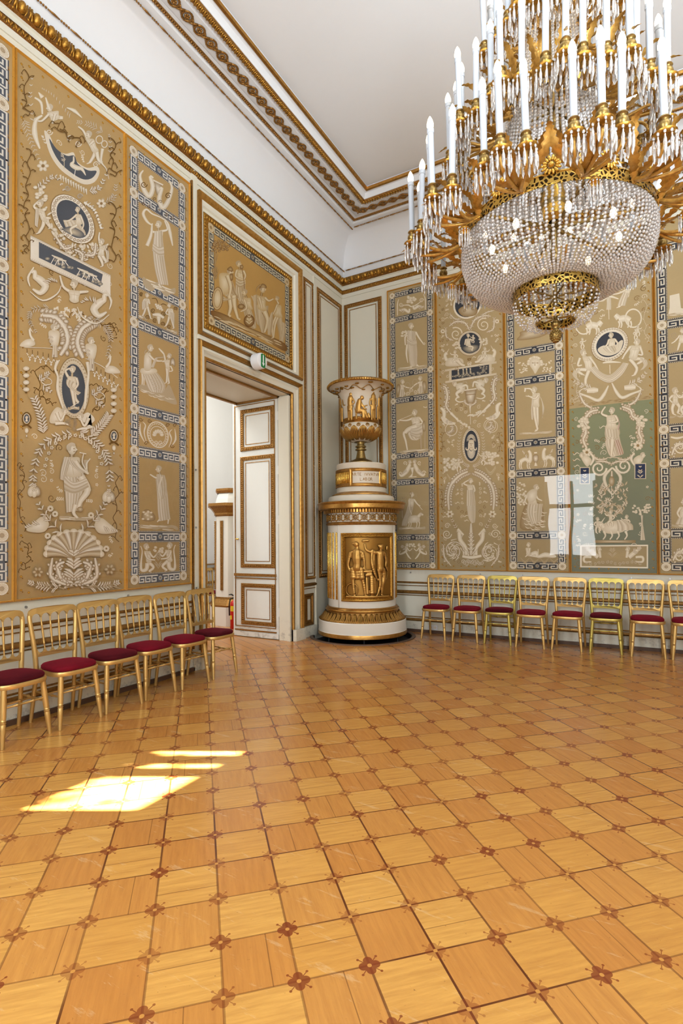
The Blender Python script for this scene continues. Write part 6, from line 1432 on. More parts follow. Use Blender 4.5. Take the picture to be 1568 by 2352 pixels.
# ------------------------------------------------------------------ tiled corner stove
A0 = math.radians(-62.6)
def rel(px, R): return A0 + math.asin(max(-.999, min(.999, (px - 831) / (R / .006843))))
stove = empty('tiled_stove', (STX, STY, 0.0), 'tall round cream and gold tiled stove standing in the room corner', 'stove')
SC_ = (STX, STY, 0)
def lat(name, prof, mat, n=72, parent=stove, auto=32, a0=0, a1=2 * PI):
    mb = MB(); mb.lathe(prof, n, a0, a1, SC_); return mb.build(name, mat, parent, smooth=True, auto=auto)
for k in range(6):
    a = A0 + .04 + k * PI / 3; mb = MB(); x, y = STX + .60 * math.cos(a), STY + .60 * math.sin(a)
    mb.tube([(x, y, -.075), (x, y, .06)], .012, 8); mb.build('leg', M['iron'], stove, smooth=True, auto=40)
lat('base_band', [(.30, .052), (.686, .052), (.692, .06), (.692, .105), (.688, .115)], M['gilt_flat'])
lat('plinth', [(.688, .115), (.684, .12), (.682, .275), (.675, .285)], M['stove_white'])
lat('acanthus_moulding', [(.675, .28), (.668, .30), (.650, .315), (.62, .33), (.585, .365), (.565, .405), (.56, .42)], M['gilt_brown'])
mb = MB()      # raised leaves on the moulding
nl = 44
for k in range(nl):
    a = 2 * PI * k / nl
    for sg in (-1, 0, 1):
        P = []
        for t in np.linspace(0, 1, 6):
            r = .665 - .105 * t ** .7 + .012; z = .292 + .118 * t ** 1.15; aa = a + sg * .045 * (1 - (t - .3) ** 2) * (1.0 - .3 * t)
            P.append((STX + r * math.cos(aa), STY + r * math.sin(aa), z))
        mb.tube(P, [.006, .013, .015, .014, .011, .006], 6)
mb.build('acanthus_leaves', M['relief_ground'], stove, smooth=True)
lat('lower_torus', [(.56, .418), (.572, .425), (.578, .44), (.572, .455), (.55, .46), (.545, .468), (.553, .476), (.545, .484), (.527, .488)], M['gilt_flat'])
drum = lat('drum', [(.527, .48), (.527, 1.722)], M['stove_white'], 96)
lat('upper_torus', [(.527, 1.718), (.545, 1.725), (.556, 1.742), (.548, 1.756), (.541, 1.764), (.537, 1.77)], M['gilt_flat'])
lat('frieze', [(.533, 1.768), (.533, 1.90)], M['stove_white'])
mb = MB(); nr = 26
for k in range(nr):
    a = A0 + 2 * PI * (k + .3) / nr
    er = np.array([math.cos(a), math.sin(a), 0]); et = np.array([-math.sin(a), math.cos(a), 0]); c = np.array(SC_) + er * .536 + np.array([0, 0, 1.834])
    P = lambda u, v, h: tuple(c + et * u + np.array([0, 0, v]) + er * h)
    mb.tube([P(.05 * math.cos(t), .05 * math.sin(t), .0) for t in np.linspace(0, 2 * PI, 14)[:-1]], .005, 5, closed=True)
    for q in range(8): t = q * PI / 4; mb.ball(P(.029 * math.cos(t), .029 * math.sin(t), .003), .0135, 6, 4)
    mb.ball(P(0, 0, .010), .014, 6, 4)
    for s in (-1, 1):
        for q in range(-2, 3): mb.ball(P(.064 + q * .011, s * (.052 - abs(q) * .006), 0), .010, 5, 4)
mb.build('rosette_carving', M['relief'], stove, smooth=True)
lat('dentil_band', [(.535, 1.90), (.556, 1.905), (.565, 1.93), (.585, 1.945)], M['gilt_brown'])
mb = MB(); nd = 84
for k in range(nd):
    a = 2 * PI * k / nd; w = .5 * 2 * PI / nd * .58
    mb.lathe([(.555, 1.907), (.592, 1.907), (.592, 1.952), (.555, 1.952)], 1, a - w, a + w, SC_)
    for aa in (a - w, a + w): mb.add([(STX + r * math.cos(aa), STY + r * math.sin(aa), z) for r, z in ((.555, 1.907), (.592, 1.907), (.592, 1.952), (.555, 1.952))], [(0, 1, 2, 3)])
mb.build('dentil', M['gilt_flat'], stove)
lat('cornice', [(.56, 1.95), (.63, 1.955), (.66, 1.962), (.672, 1.972), (.672, 2.028), (.682, 2.04), (.69, 2.055), (.682, 2.068), (.672, 2.072), (.50, 2.076)], M['gilt_flat'])
lat('upper_plinth', [(.51, 2.07), (.515, 2.08), (.513, 2.14), (.50, 2.165), (.45, 2.18)], M['stucco'])
lat('upper_ring', [(.46, 2.178), (.455, 2.195), (.42, 2.21), (.40, 2.225), (.385, 2.23)], M['gilt_flat'])
lat('attic', [(.386, 2.22), (.386, 2.30), (.381, 2.31), (.381, 2.58), (.386, 2.585), (.388, 2.66), (.38, 2.672), (.001, 2.675)], M['stucco'])
pc = math.radians(-50)
band = lat('inscription_band', [(.384, 2.302), (.400, 2.306), (.400, 2.345), (.390, 2.348), (.390, 2.535), (.400, 2.538), (.400, 2.575), (.384, 2.580)], M['gilt_brown'], a0=pc + .66, a1=pc - .66 + 2 * PI)
mb = MB()
for k in range(60):
    a = pc + .74 + (2 * PI - 1.48) * k / 59; P = [(STX + .390 * math.cos(a), STY + .390 * math.sin(a), z) for z in (2.355, 2.36, 2.525, 2.53)]
    mb.tube(P, [.004, .0125, .0125, .004], 6)
mb.build('fluting', M['gilt_bright'], band, smooth=True)
def cyl(R, a0_, z0_):       # local (u along the curve, v up, h out) on a cylinder
    def f(u, v, h=0.0):
        a = a0_ + u / R; r = R + h
        return (STX + r * math.cos(a), STY + r * math.sin(a), z0_ + v)
    return f
def curved_frame(mb, R, a0_, a1_, z0_, z1_, prof, n=20):
    """rectangular moulding wrapped on a cylinder; prof = [(inset, height)]"""
    k = len(prof); loop = []
    N = n
    per = [(i / N, 0) for i in range(N)] + [(1, i / N) for i in range(N)] + [(1 - i / N, 1) for i in range(N)] + [(0, 1 - i / N) for i in range(N)]
    vs = []; fs = []; m = len(per)
    for ins, h in prof:
        for (s, t) in per:
            a = a0_ + ins / R + (a1_ - a0_ - 2 * ins / R) * s; z = z0_ + ins + (z1_ - z0_ - 2 * ins) * t
            vs.append((STX + (R + h) * math.cos(a), STY + (R + h) * math.sin(a), z))
    for j in range(k - 1):
        for i in range(m): i2 = (i + 1) % m; fs.append((j * m + i, j * m + i2, (j + 1) * m + i2, (j + 1) * m + i))
    mb.add(vs, fs)
tab = MB(); a_, b_ = pc - .62, pc + .62
tab.lathe([(.392, 2.35), (.392, 2.535)], 24, a_, b_, SC_)
tablet = tab.build('inscription_tablet', M['stucco'], stove, smooth=True)
fr_ = MB(); curved_frame(fr_, .388, pc - .68, pc + .68, 2.304, 2.58, [(0, -.004), (0, .012), (.012, .016), (.024, .010), (.036, .010), (.042, .016), (.05, .004)]); fr_.build('tablet_frame', M['gilt_flat'], tablet, smooth=True, auto=40)
GL = {'A': [((0, 0), (.5, 1)), ((.5, 1), (1, 0)), ((.22, .38), (.78, .38))], 'R': [((0, 0), (0, 1)), ((0, 1), (.55, .98)), ((.55, .98), (.72, .76)), ((.72, .76), (.5, .54)), ((.5, .54), (0, .52)), ((.4, .52), (.9, 0))], 'T': [((.5, 0), (.5, 1)), ((0, 1), (1, 1))], 'E': [((0, 0), (0, 1)), ((0, 1), (.7, 1)), ((0, .52), (.55, .52)), ((0, 0), (.72, 0))], 'I': [((.5, 0), (.5, 1))], 'V': [((0, 1), (.5, 0)), ((.5, 0), (1, 1))], 'L': [((0, 1), (0, 0)), ((0, 0), (.7, 0))], 'B': [((0, 0), (0, 1)), ((0, 1), (.5, .98)), ((.5, .98), (.62, .77)), ((.62, .77), (.42, .54)), ((.42, .54), (0, .52)), ((.45, .54), (.75, .28)), ((.75, .28), (.5, .02)), ((.5, .02), (0, 0))], 'O': [((.5 + .48 * math.cos(t), .5 + .5 * math.sin(t)), (.5 + .48 * math.cos(t + PI / 5), .5 + .5 * math.sin(t + PI / 5))) for t in np.arange(0, 2 * PI, PI / 5)]}
fz = cyl(.3925, pc, 0)
def word(txt, z0_, hh):
    lm = MB()
    wd = {'I': .012, ' ': .022}; adv = [wd.get(c, hh * .74) + .009 for c in txt]; u = -sum(adv) / 2
    for c, ad in zip(txt, adv):
        if c != ' ':
            for (p, q) in GL[c]: w = ad - .009; lm.tube([fz(u + p[0] * w, z0_ + p[1] * hh, .0), fz(u + q[0] * w, z0_ + q[1] * hh, .0)], .0031, 5)
        u += ad
    lm.build('lettering', M['gilt'], tablet)
word('ARTE IVVATVR', 2.462, .042); word('LABOR', 2.388, .042)
# fluted side strips of the drum
for nm, s0_, s1_ in (('l', math.radians(-143), math.radians(-108)), ('r', math.radians(12), math.radians(47))):
    mb = MB()
    for k in range(5):
        a = s0_ + (s1_ - s0_) * k / 4; mb.tube([(STX + .530 * math.cos(a), STY + .530 * math.sin(a), z) for z in (.60, .61, 1.605, 1.615)], [.004, .017, .017, .004], 8)
    mb.build('fluted_strip', M['gilt_bright'], stove, smooth=True)
for a in (math.radians(-104), math.radians(9)):
    mb = MB(); mb.tube([(STX + .523 * math.cos(a), STY + .523 * math.sin(a), z) for z in (.488, 1.72)], .012, 8); mb.build('corner_bead', M['stove_white'], stove, smooth=True)
# relief plate with two figures
pa0, pa1 = rel(787, .53), rel(898.5, .53); pz0, pz1 = .588, 1.602
plate = MB(); plate.lathe([(.520, pz0 + .03), (.522, pz0 + .05), (.522, pz1 - .05), (.52, pz1 - .03)], 24, pa0 + .05, pa1 - .05, SC_)
plate.lathe([(.5285, pz0 + .02), (.5285, pz1 - .02)], 24, pa0 + .02, pa1 - .02, SC_)
plate = plate.build('relief_plate', M['relief_ground'], stove, smooth=True)
fr_ = MB(); curved_frame(fr_, .527, pa0, pa1, pz0, pz1, [(0, -.002), (0, .020), (.014, .026), (.026, .020), (.05, .020), (.058, .026), (.066, .012), (.068, .0)])
nb = 40
for t in np.linspace(.03, .97, nb):
    for (a, z) in ((pa0 + (pa1 - pa0) * t, pz0 + .038), (pa0 + (pa1 - pa0) * t, pz1 - .038), (pa0 + .038 / .527, pz0 + (pz1 - pz0) * t), (pa1 - .038 / .527, pz0 + (pz1 - pz0) * t)):
        fr_.ball((STX + .548 * math.cos(a), STY + .548 * math.sin(a), z), (.009, .009, .010), 6, 4)
fr_.build('beaded_frame', M['gilt'], plate, smooth=True, auto=40)
def relief(name, chains, R, mapf, mat, parent, vox=.0065, flat=.8):
    """soft low relief: tapered limbs fused to one surface"""
    mb = MB()
    for pts, ws in chains:
        P = catmull(pts, 4) if len(pts) > 2 else catmull(pts, 4)
        W_ = np.interp(np.linspace(0, 1, len(P)), np.linspace(0, 1, len(ws)), ws)
        for k in range(len(P) - 1):
            d = np.linalg.norm(P[k + 1] - P[k]); m = max(1, int(d / (max(W_[k], 2) * .35)))
            for q in range(m):
                p = P[k] + (P[k + 1] - P[k]) * q / m; w = W_[k] + (W_[k + 1] - W_[k]) * q / m
                x, y, z, er = mapf(p[0], p[1])
                r = w * .56 * mapf.s
                a = math.atan2(er[1], er[0]); mb.ball((x, y, z), (r * flat, r, r), 8, 6, M=Matrix.Rotation(a, 3, 'Z'))
    o = mb.build(name, mat, parent, smooth=True)
    md = o.modifiers.new('fuse', 'REMESH'); md.mode = 'VOXEL'; md.voxel_size = vox; md.use_smooth_shade = True
    s = o.modifiers.new('soften', 'SMOOTH'); s.factor = .5; s.iterations = 2
    return o
def mapper(zoom, R, h=.0, kz=None):
    sc, ox, oy = zoom
    def f(px, py):
        X_, Y_ = px / sc + ox, py / sc + oy; a = rel(X_, R); dep = 8.386 - R * math.cos(a - A0)
        z = HC + (PY - Y_) * dep / F
        return STX + (R + h) * math.cos(a), STY + (R + h) * math.sin(a), z, (math.cos(a), math.sin(a))
    f.s = .0064 / sc; return f
mp_ = mapper((6.272, 710, 1120), .530, .008)
R1 = [([(690, 700), (680, 690)], [70, 66]), ([(640, 690), (690, 670)], [30, 34]), ([(700, 745), (695, 790)], [48, 50]),      # head, turban, neck
      ([(625, 820), (690, 800), (760, 815)], [50, 60, 54]), ([(690, 820), (690, 900), (695, 980), (690, 1040)], [120, 130, 110, 116]), ([(650, 870), (650, 890)], [60, 60]), ([(730, 870), (735, 890)], [60, 60]),
      ([(610, 830), (585, 930), (575, 1000), (600, 1090)], [52, 46, 38, 28]), ([(770, 830), (790, 930), (790, 1000), (805, 1075)], [52, 44, 36, 26]), ([(810, 1075), (850, 1080)], [24, 18]),
      ([(640, 1060), (640, 1200)], [70, 80]), ([(750, 1060), (760, 1210)], [70, 90]), ([(690, 1060), (700, 1210)], [90, 60]), ([(610, 1050), (700, 1080), (780, 1060)], [30, 40, 30]),
      ([(640, 1200), (645, 1300), (655, 1420)], [54, 46, 30]), ([(770, 1200), (790, 1320), (800, 1420)], [56, 48, 30]), ([(655, 1430), (680, 1445)], [28, 18]), ([(800, 1430), (850, 1445)], [30, 18])]
R2 = [([(1015, 735), (1020, 755)], [64, 60]), ([(985, 720), (1050, 710)], [30, 34]), ([(1010, 790), (1010, 820)], [44, 46]), ([(960, 820), (1010, 820), (1060, 830)], [50, 60, 50]),
      ([(1005, 840), (1000, 930), (1000, 1020), (1005, 1060)], [106, 104, 96, 104]), ([(940, 820), (850, 800), (810, 760), (798, 680)], [46, 40, 34, 26]), ([(775, 650), (865, 645)], [34, 36]),
      ([(1065, 840), (1085, 940), (1080, 1010), (1105, 1085)], [44, 38, 32, 24]), ([(1095, 800), (1105, 1090), (1085, 1210)], [10, 10, 12]), ([(1100, 740), (1095, 780)], [34, 26]),
      ([(985, 1070), (1000, 1180), (1000, 1290), (965, 1420)], [70, 60, 50, 26]), ([(1045, 1070), (1055, 1190), (1030, 1300), (1020, 1420)], [70, 60, 48, 26]), ([(960, 1430), (945, 1440)], [26, 18]), ([(1020, 1425), (1055, 1445)], [26, 18]),
      ([(900, 790), (890, 900), (900, 1000), (930, 1120), (970, 1230)], [44, 40, 50, 44, 12]), ([(925, 800), (920, 920), (925, 1010)], [30, 34, 24])]
R3 = [([(790, 1090), (900, 1085)], [36, 36]), ([(820, 1140), (900, 1130)], [46, 50]), ([(820, 1190), (830, 1420)], [40, 50]), ([(890, 1180), (895, 1420)], [70, 80]), ([(930, 1190), (935, 1400)], [30, 30]), ([(550, 1450), (700, 1452), (900, 1455), (1130, 1445)], [30, 34, 34, 30])]
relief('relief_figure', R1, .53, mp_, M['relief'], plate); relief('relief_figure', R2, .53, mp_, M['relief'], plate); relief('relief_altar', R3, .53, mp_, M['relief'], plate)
mb = MB(); P = [mp_(625 + 80 * math.cos(t), 1350 + 92 * math.sin(t))[:3] for t in np.linspace(PI * .5, PI * 2.4, 24)]; mb.tube(P, .008, 6); mb.build('relief_shield', M['gilt_flat'], plate, smooth=True)
# ------------------------------------------------------------------ urn on top of the stove
urn = empty('decorative_urn', (STX, STY, 2.675), 'large white and gold urn with gilded figures, standing on the corner stove', 'urn')
U = lambda name, prof, mat, par=urn, n=64: lat(name, prof, mat, n, par)
U('foot', [(.19, 2.676), (.198, 2.69), (.195, 2.71), (.17, 2.735), (.12, 2.755), (.083, 2.772), (.075, 2.80), (.058, 2.88), (.058, 2.895), (.086, 2.905), (.088, 2.92), (.066, 2.93), (.064, 2.945), (.086, 2.955), (.086, 2.968), (.06, 2.98), (.055, 3.0), (.062, 3.03), (.10, 3.04)], M['bronze'])
bowl = U('bowl', [(.10, 3.035), (.17, 3.05), (.24, 3.10), (.295, 3.16), (.318, 3.215), (.316, 3.245), (.295, 3.275), (.278, 3.30)], M['stucco'])
mb = MB()
for k in range(14):
    a = A0 + .12 + 2 * PI * k / 14
    for sg in np.linspace(-1, 1, 5):
        P = []
        for t in np.linspace(0, 1, 7):
            r = np.interp(t, [0, .3, .6, .85, 1], [.15, .235, .297, .320, .319]) + .004; z = np.interp(t, [0, .3, .6, .85, 1], [3.05, 3.095, 3.16, 3.215, 3.24])
            wd = .19 * math.sin(PI * min(1, .15 + t * .8)) ** .7 * (1 if t < .8 else (1 - (t - .8) * 3.6))
            aa = a + sg * wd; P.append((STX + r * math.cos(aa), STY + r * math.sin(aa), z))
        mb.tube(P, [.008, .014, .017, .016, .014, .011, .005], 5)
    a2 = a + PI / 14; c = (STX + .312 * math.cos(a2), STY + .312 * math.sin(a2), 3.25)
    for q in range(8): mb.ball((c[0] - .024 * math.cos(q * PI / 4) * math.sin(a2), c[1] + .024 * math.cos(q * PI / 4) * math.cos(a2), c[2] + .024 * math.sin(q * PI / 4)), .011, 6, 4)
    mb.ball(c, .014, 6, 4)
mb.build('palmette_carving', M['relief'], bowl, smooth=True)
U('collar', [(.278, 3.296), (.284, 3.31), (.278, 3.322), (.268, 3.33), (.28, 3.345), (.287, 3.36), (.283, 3.375), (.275, 3.385)], M['gilt_flat'])
body = U('body', [(.27, 3.38), (.282, 3.40), (.292, 3.50), (.302, 3.65), (.318, 3.74), (.345, 3.80), (.39, 3.845), (.45, 3.873), (.492, 3.882)], M['stucco'])
U('rim', [(.488, 3.878), (.505, 3.872), (.518, 3.885), (.518, 3.905), (.50, 3.918), (.45, 3.915), (.38, 3.89), (.30, 3.85)], M['gilt_flat'])
mb = MB()
for k in range(90): a = 2 * PI * k / 90; mb.ball((STX + .513 * math.cos(a), STY + .513 * math.sin(a), 3.893), (.016, .010, .017), 6, 4, M=Matrix.Rotation(a + .0, 3, 'Z'))
for k in range(150): a = 2 * PI * k / 150; mb.ball((STX + .503 * math.cos(a), STY + .503 * math.sin(a), 3.918), .0085, 5, 4)
mb.build('rim_beading', M['gilt'], urn, smooth=True)
mb = MB()
def flare(a, t): r = np.interp(t, [0, .35, .7, 1], [.335, .37, .43, .485]) + .004; z = np.interp(t, [0, .35, .7, 1], [3.775, 3.825, 3.862, 3.877]) - .004; return (STX + r * math.cos(a), STY + r * math.sin(a), z)
mb.tube([flare(2 * PI * k / 120, .30 + .18 * math.sin(k * .55)) for k in range(120)], .006, 5, closed=True)
for k in range(26):
    a = 2 * PI * k / 26; t = .30 + .18 * math.sin(k * 120 / 26 * .55) + (.3 if k % 2 else -.15); t = max(.05, min(.85, t)); c = flare(a, t)
    for q in range(3): mb.ball((c[0] + random.uniform(-.018, .018), c[1] + random.uniform(-.018, .018), c[2] - .002 * q), (.026, .026, .010), 7, 4)
mb.build('vine_carving', M['gilt'], body, smooth=True)
um_ = mapper((6.272, 710, 820), .300, .004)
def robed(x, y0, y1, wl, hd, arm=None, lean=0):
    h = y1 - y0; c = [([(x + lean, y0 + 20), (x + lean, y0 + 26)], [hd, hd * .95]), ([(x + lean, y0 + 50), (x + lean * .6, y0 + 80), (x, y0 + h * .45), (x, y0 + h * .6)], [30, wl * .95, wl * .8, wl])]
    c += [([(x - wl * .22, y0 + h * .5), (x - wl * .25, y1 - 10)], [wl * .6, 26]), ([(x + wl * .2, y0 + h * .5), (x + wl * .25, y1 - 10)], [wl * .6, 26]), ([(x, y0 + h * .55), (x + 4, y1 - 30)], [wl * .7, 30])]
    if arm: c += [(A_, [26, 22, 15]) for A_ in arm]
    return c
FIG = [robed(485, 410, 820, 72, 50, [[(510, 490), (520, 560), (548, 560)]], -10), robed(615, 385, 795, 84, 54, [[(660, 480), (675, 530), (630, 560)], [(590, 480), (590, 560), (630, 600)]], 12) + [([(650, 540), (690, 660), (695, 770)], [10, 12, 20])],
       [([(780, 455), (785, 465)], [54, 52]), ([(745, 500), (735, 560), (730, 620), (735, 650)], [60, 80, 86, 80]), ([(760, 510), (800, 580), (860, 565)], [30, 24, 14]), ([(760, 530), (800, 600), (855, 630)], [30, 24, 14]), ([(740, 640), (810, 660), (830, 700)], [70, 64, 50]), ([(800, 670), (805, 760)], [60, 56]), ([(830, 690), (860, 760)], [50, 30]), ([(690, 665), (770, 668)], [20, 20]), ([(705, 680), (705, 770)], [16, 16]), ([(760, 680), (760, 770)], [14, 14]), ([(870, 690), (890, 760)], [26, 36])],
       robed(935, 365, 800, 86, 52, [[(895, 480), (885, 550), (905, 590)], [(975, 480), (980, 550), (960, 600)]]), robed(1015, 405, 800, 66, 44, [[(1035, 480), (1042, 540), (1030, 570)]], 4)]
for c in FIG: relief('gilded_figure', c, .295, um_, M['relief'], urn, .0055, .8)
# the other side of the urn carries the same figures: repeat three standing ones round the back
# ------------------------------------------------------------------ gilt banquet chairs
def post(sx):        # rear leg continuing up into the back post
    return [(sx * .185, .205, 0), (sx * .180, .175, .20), (sx * .172, .150, .40), (sx * .172, .150, .47), (sx * .182, .160, .62), (sx * .198, .178, .78), (sx * .204, .188, .85), (sx * .2035, .193, .89)]
def backy(z): return float(np.interp(z, [.47, .62, .78, .88, .96], [.150, .160, .178, .190, .198]))
def halfw(z): return float(np.interp(z, [.47, .62, .78, .88, .96], [.172, .182, .198, .205, .208]))
def bplate(outer, th=.020):
    """flat back piece given as (x,z) outline, following the slope of the back"""
    mb = MB(); mb.prism(outer, lambda x, z, h: (x, backy(z) + h - .45 * (1 - (x / .21) ** 2) * .03, z), -th / 2, th / 2); return mb
def make_chair(label, group, gold, seatmat, extra=False, parts=True):
    t = empty('banquet_chair', (0, 0, 0), label, 'chair', group); G_ = M[gold]
    mb = MB(); P = []                                         # seat frame: rounded trapezoid ring
    for k in range(40):
        a = 2 * PI * k / 40; c, s_ = math.cos(a), math.sin(a); e = .62
        x = abs(c) ** e * math.copysign(1, c); y = abs(s_) ** e * math.copysign(1, s_)
        P.append((x * (.193 - .017 * y), y * .195 - .015))
    prof = [(.86, .418), (1.0, .418), (1.015, .428), (1.015, .444), (1.0, .452), (.5, .455)]
    vs = [(px * q, (py + .015) * q - .015, z) for q, z in prof for px, py in P]; n = len(P)
    mb.add(vs, [(j * n + i, j * n + (i + 1) % n, (j + 1) * n + (i + 1) % n, (j + 1) * n + i) for j in range(len(prof) - 1) for i in range(n)] + [tuple(range(n))[::-1], tuple((len(prof) - 1) * n + i for i in range(n))])
    mb.build('seat_frame', G_, t, smooth=True, auto=40)
    mb = MB(); prof = [(.93, .452), (.955, .462), (.95, .478), (.90, .489), (.7, .497), (.4, .501), (.05, .502)]
    vs = [(px * q, (py + .015) * q - .015, z) for q, z in prof for px, py in P]
    mb.add(vs, [(j * n + i, j * n + (i + 1) % n, (j + 1) * n + (i + 1) % n, (j + 1) * n + i) for j in range(len(prof) - 1) for i in range(n)] + [tuple((len(prof) - 1) * n + i for i in range(n))])
    mb.build('seat_cushion', M[seatmat], t, smooth=True)
    for sx in (-1, 1):
        mb = MB(); A = np.array((sx * .150, -.155, .42)); B = np.array((sx * .184, -.195, 0.0))
        zs_ = [0, .22, .44, .50, .52, .535, .55, .565, .585, .60, .70, 1.0]; rs = [.020, .0215, .021, .020, .0195, .0225, .0165, .0225, .018, .0205, .0195, .014]
        mb.tube([A + (B - A) * f for f in zs_], rs, 12); mb.build('front_leg', G_, t, smooth=True, auto=50)
        mb = MB(); p = catmull(post(sx), 4); r = np.interp(np.linspace(0, 1, len(p)), [0, .3, .5, .75, 1], [.015, .0195, .020, .0185, .018]); mb.tube(p, r, 10); mb.build('back_leg', G_, t, smooth=True, auto=50)
    # crest rail with five arches underneath
    top = []; zt = .948; zb = .866
    hw = halfw(.92) + .009
    out = [(-hw + .0, .880), (-hw + .002, .908), (-hw + .012, .930), (-hw + .034, zt - .005)] + [(x, zt + .006 * (1 - (x / .16) ** 2)) for x in np.linspace(-.15, .15, 9)] + [(hw - .034, zt - .005), (hw - .012, .930), (hw - .002, .908), (hw, .880)]
    xi = halfw(.88) - .012; w5 = 2 * xi / 5
    low = []
    for k in range(5):
        xc = xi - w5 * (k + .5)
        for a in np.linspace(0, PI, 9): low.append((xc + w5 * .46 * math.cos(a), zb + .003 + .033 * math.sin(a)))
    bplate([(p[0], p[1]) for p in out] + [(xi, zb + .004)] + low + [(-xi, zb + .004)], .022).build('crest_rail', G_, t)
    zr = .545; xr = halfw(.58) - .002; w5b = 2 * (xr - .012) / 5; lo2 = [(-xr, zr), (xr, zr), (xr, zr + .066)]
    for k in range(5):
        xc = xr - .012 - w5b * (k + .5)
        for a in np.linspace(0, PI, 8): lo2.append((xc + w5b * .44 * math.cos(a), zr + .060 - .028 * math.sin(a)))
    bplate(lo2 + [(-xr, zr + .066)], .020).build('lower_rail', G_, t)
    for k in range(4):
        xa = -xi + w5 * (k + 1); xb = -(xr - .012) + w5b * (k + 1); mb = MB()
        A = np.array((xa, backy(.88) - .0135 * (1 - (xa / .21) ** 2), .880)); B = np.array((xb, backy(.60) - .0135, .594))
        fs_ = [0, .16, .25, .27, .29, .45, .70, .78, .80, .82, .9, 1.0]; rs = [.005, .0055, .0065, .0095, .007, .0095, .008, .0065, .0095, .006, .0055, .0055]
        mb.tube([A + (B - A) * f for f in fs_], rs, 8); mb.build('spindle', G_, t, smooth=True, auto=50)
    def stretcher(A, B, r=.0085, name='stretcher'):
        A, B = np.array(A), np.array(B); mb = MB(); fs_ = [0, .28, .30, .32, .34, .5, .66, .68, .70, .72, 1]; rs = [.7, 1, 1.5, 1.5, 1, 1.15, 1, 1.5, 1.5, 1, .7]
        mb.tube([A + (B - A) * f for f in fs_], [r * q for q in rs], 8); mb.build(name, G_, t, smooth=True, auto=50)
    fx = lambda z: (.150 + (.42 - z) / .42 * .034, -.155 - (.42 - z) / .42 * .04)
    x, y = fx(.285); stretcher((-x, y, .285), (x, y, .285)); 
    for sx in (-1, 1):
        x, y = fx(.255); stretcher((sx * x, y, .255), (sx * .179, .168, .265))
    stretcher((-.17, .0, .262), (.17, .0, .262)) if not extra else stretcher((-.174, .155, .345), (.174, .155, .345), .011)
    return t
def place(o, pl, pr):
    p, q = FL(*pl), FL(*pr); a = math.atan2(q[1] - p[1], q[0] - p[0]); m = (p + q) / 2
    o.rotation_euler = (0, 0, a); o.location = (m[0] - .174 * math.sin(a), m[1] + .174 * math.cos(a), 0)
RG, LG = 'gilt chairs along the back wall', 'gilt chairs along the left wall'
tmp = {}
CH = [('R', (970, 1466.5), (1021, 1471), 0, 'gilt chair with crimson seat, nearest the stove along the back wall, turned slightly'),
      ('R', (1039, 1472), (1097, 1477), 0, 'gilt chair with crimson seat, second from the stove along the back wall'),
      ('R', (1116, 1477.5), (1169.5, 1482), 1, 'greenish gold chair with dark red seat, third from the stove'),
      ('R', (1185, 1485.5), (1249.6, 1491), 0, 'gilt chair with crimson seat, fourth from the stove along the back wall'),
      ('R', (1269, 1491.5), (1334, 1497.5), 0, 'gilt chair with crimson seat, fifth from the stove along the back wall'),
      ('R', (1358.5, 1498), (1424, 1503.5), 1, 'greenish gold chair with dark red seat, sixth from the stove'),
      ('R', (1450.6, 1507.5), (1527, 1513.5), 0, 'gilt chair with bright crimson seat, seventh from the stove along the back wall'),
      ('R', (1547, 1515.5), (1626, 1522.5), 0, 'gilt chair cut off by the right edge of the view'),
      ('L', (3, 1720.7), (109, 1684), 2, 'gilt chair with dark red seat cut off by the left edge of the view'),
      ('L', (133, 1677.5), (229, 1646), 0, 'gilt chair with bright crimson seat, second from the left edge of the view'),
      ('L', (238.6, 1641), (318, 1616), 2, 'gilt chair with dark wine red seat, third from the left edge of the view'),
      ('L', (334, 1608), (402, 1586), 0, 'gilt chair with crimson seat on the left wall, third from the doorway'),
      ('L', (414, 1584.6), (476, 1565), 0, 'gilt chair with crimson seat on the left wall, second from the doorway'),
      ('L', (485, 1561), (538.6, 1544), 2, 'gilt chair with dark wine red seat, right beside the doorway')]
KIND = {0: ('chair_gold', 'velvet', False), 1: ('chair_green', 'velvet_dark', True), 2: ('chair_gold', 'velvet_dark', False)}
for sd, pl0, pr0, kd, lb in CH:
    g = RG if sd == 'R' else LG
    if kd not in tmp: o = make_chair(lb, g, *KIND[kd]); tmp[kd] = o
    else: o = copy_tree(tmp[kd]); o['label'] = lb; o['group'] = g
    place(o, pl0, pr0)
    if 'second from the doorway' in lb: o.location.y += .006
    if 'right beside the doorway' in lb: o.location.y += .012
    if 'third from the left edge' in lb: o.location.y += .015
    if 'third from the doorway' in lb: o.location.y -= .015
# ------------------------------------------------------------------ next room: two chairs, second stove, fire extinguisher
for (px, py, lb) in ((452, 1424, 'gilt chair in the next room, nearest the door frame, seen through the doorway'), (490, 1424, 'gilt chair in the next room, half hidden by the white pillar stove')):
    o = copy_tree(tmp[0]); o['label'] = lb; o['group'] = 'chairs of the next room'
    d_ = ray(px, 1412); tt = (FARX + .30 - CAM[0]) / d_[0]; o.location = (FARX + .27, CAM[1] + d_[1] * tt, 0); o.rotation_euler = (0, 0, PI / 2)
fb = FL(517, 1441); d_ = ray(522, 1400); 
sx_, sy_ = fb[0] - .22, fb[1] + .50
st2 = empty('pillar_stove', (sx_, sy_, 0), 'white octagonal pillar stove with gilt bands, seen through the doorway', 'stove')
def octa(name, prof, mat, par=st2):
    mb = MB(); mb.lathe(prof, 8, PI / 8, PI / 8 + 2 * PI, (sx_, sy_, 0)); return mb.build(name, M[mat], par)
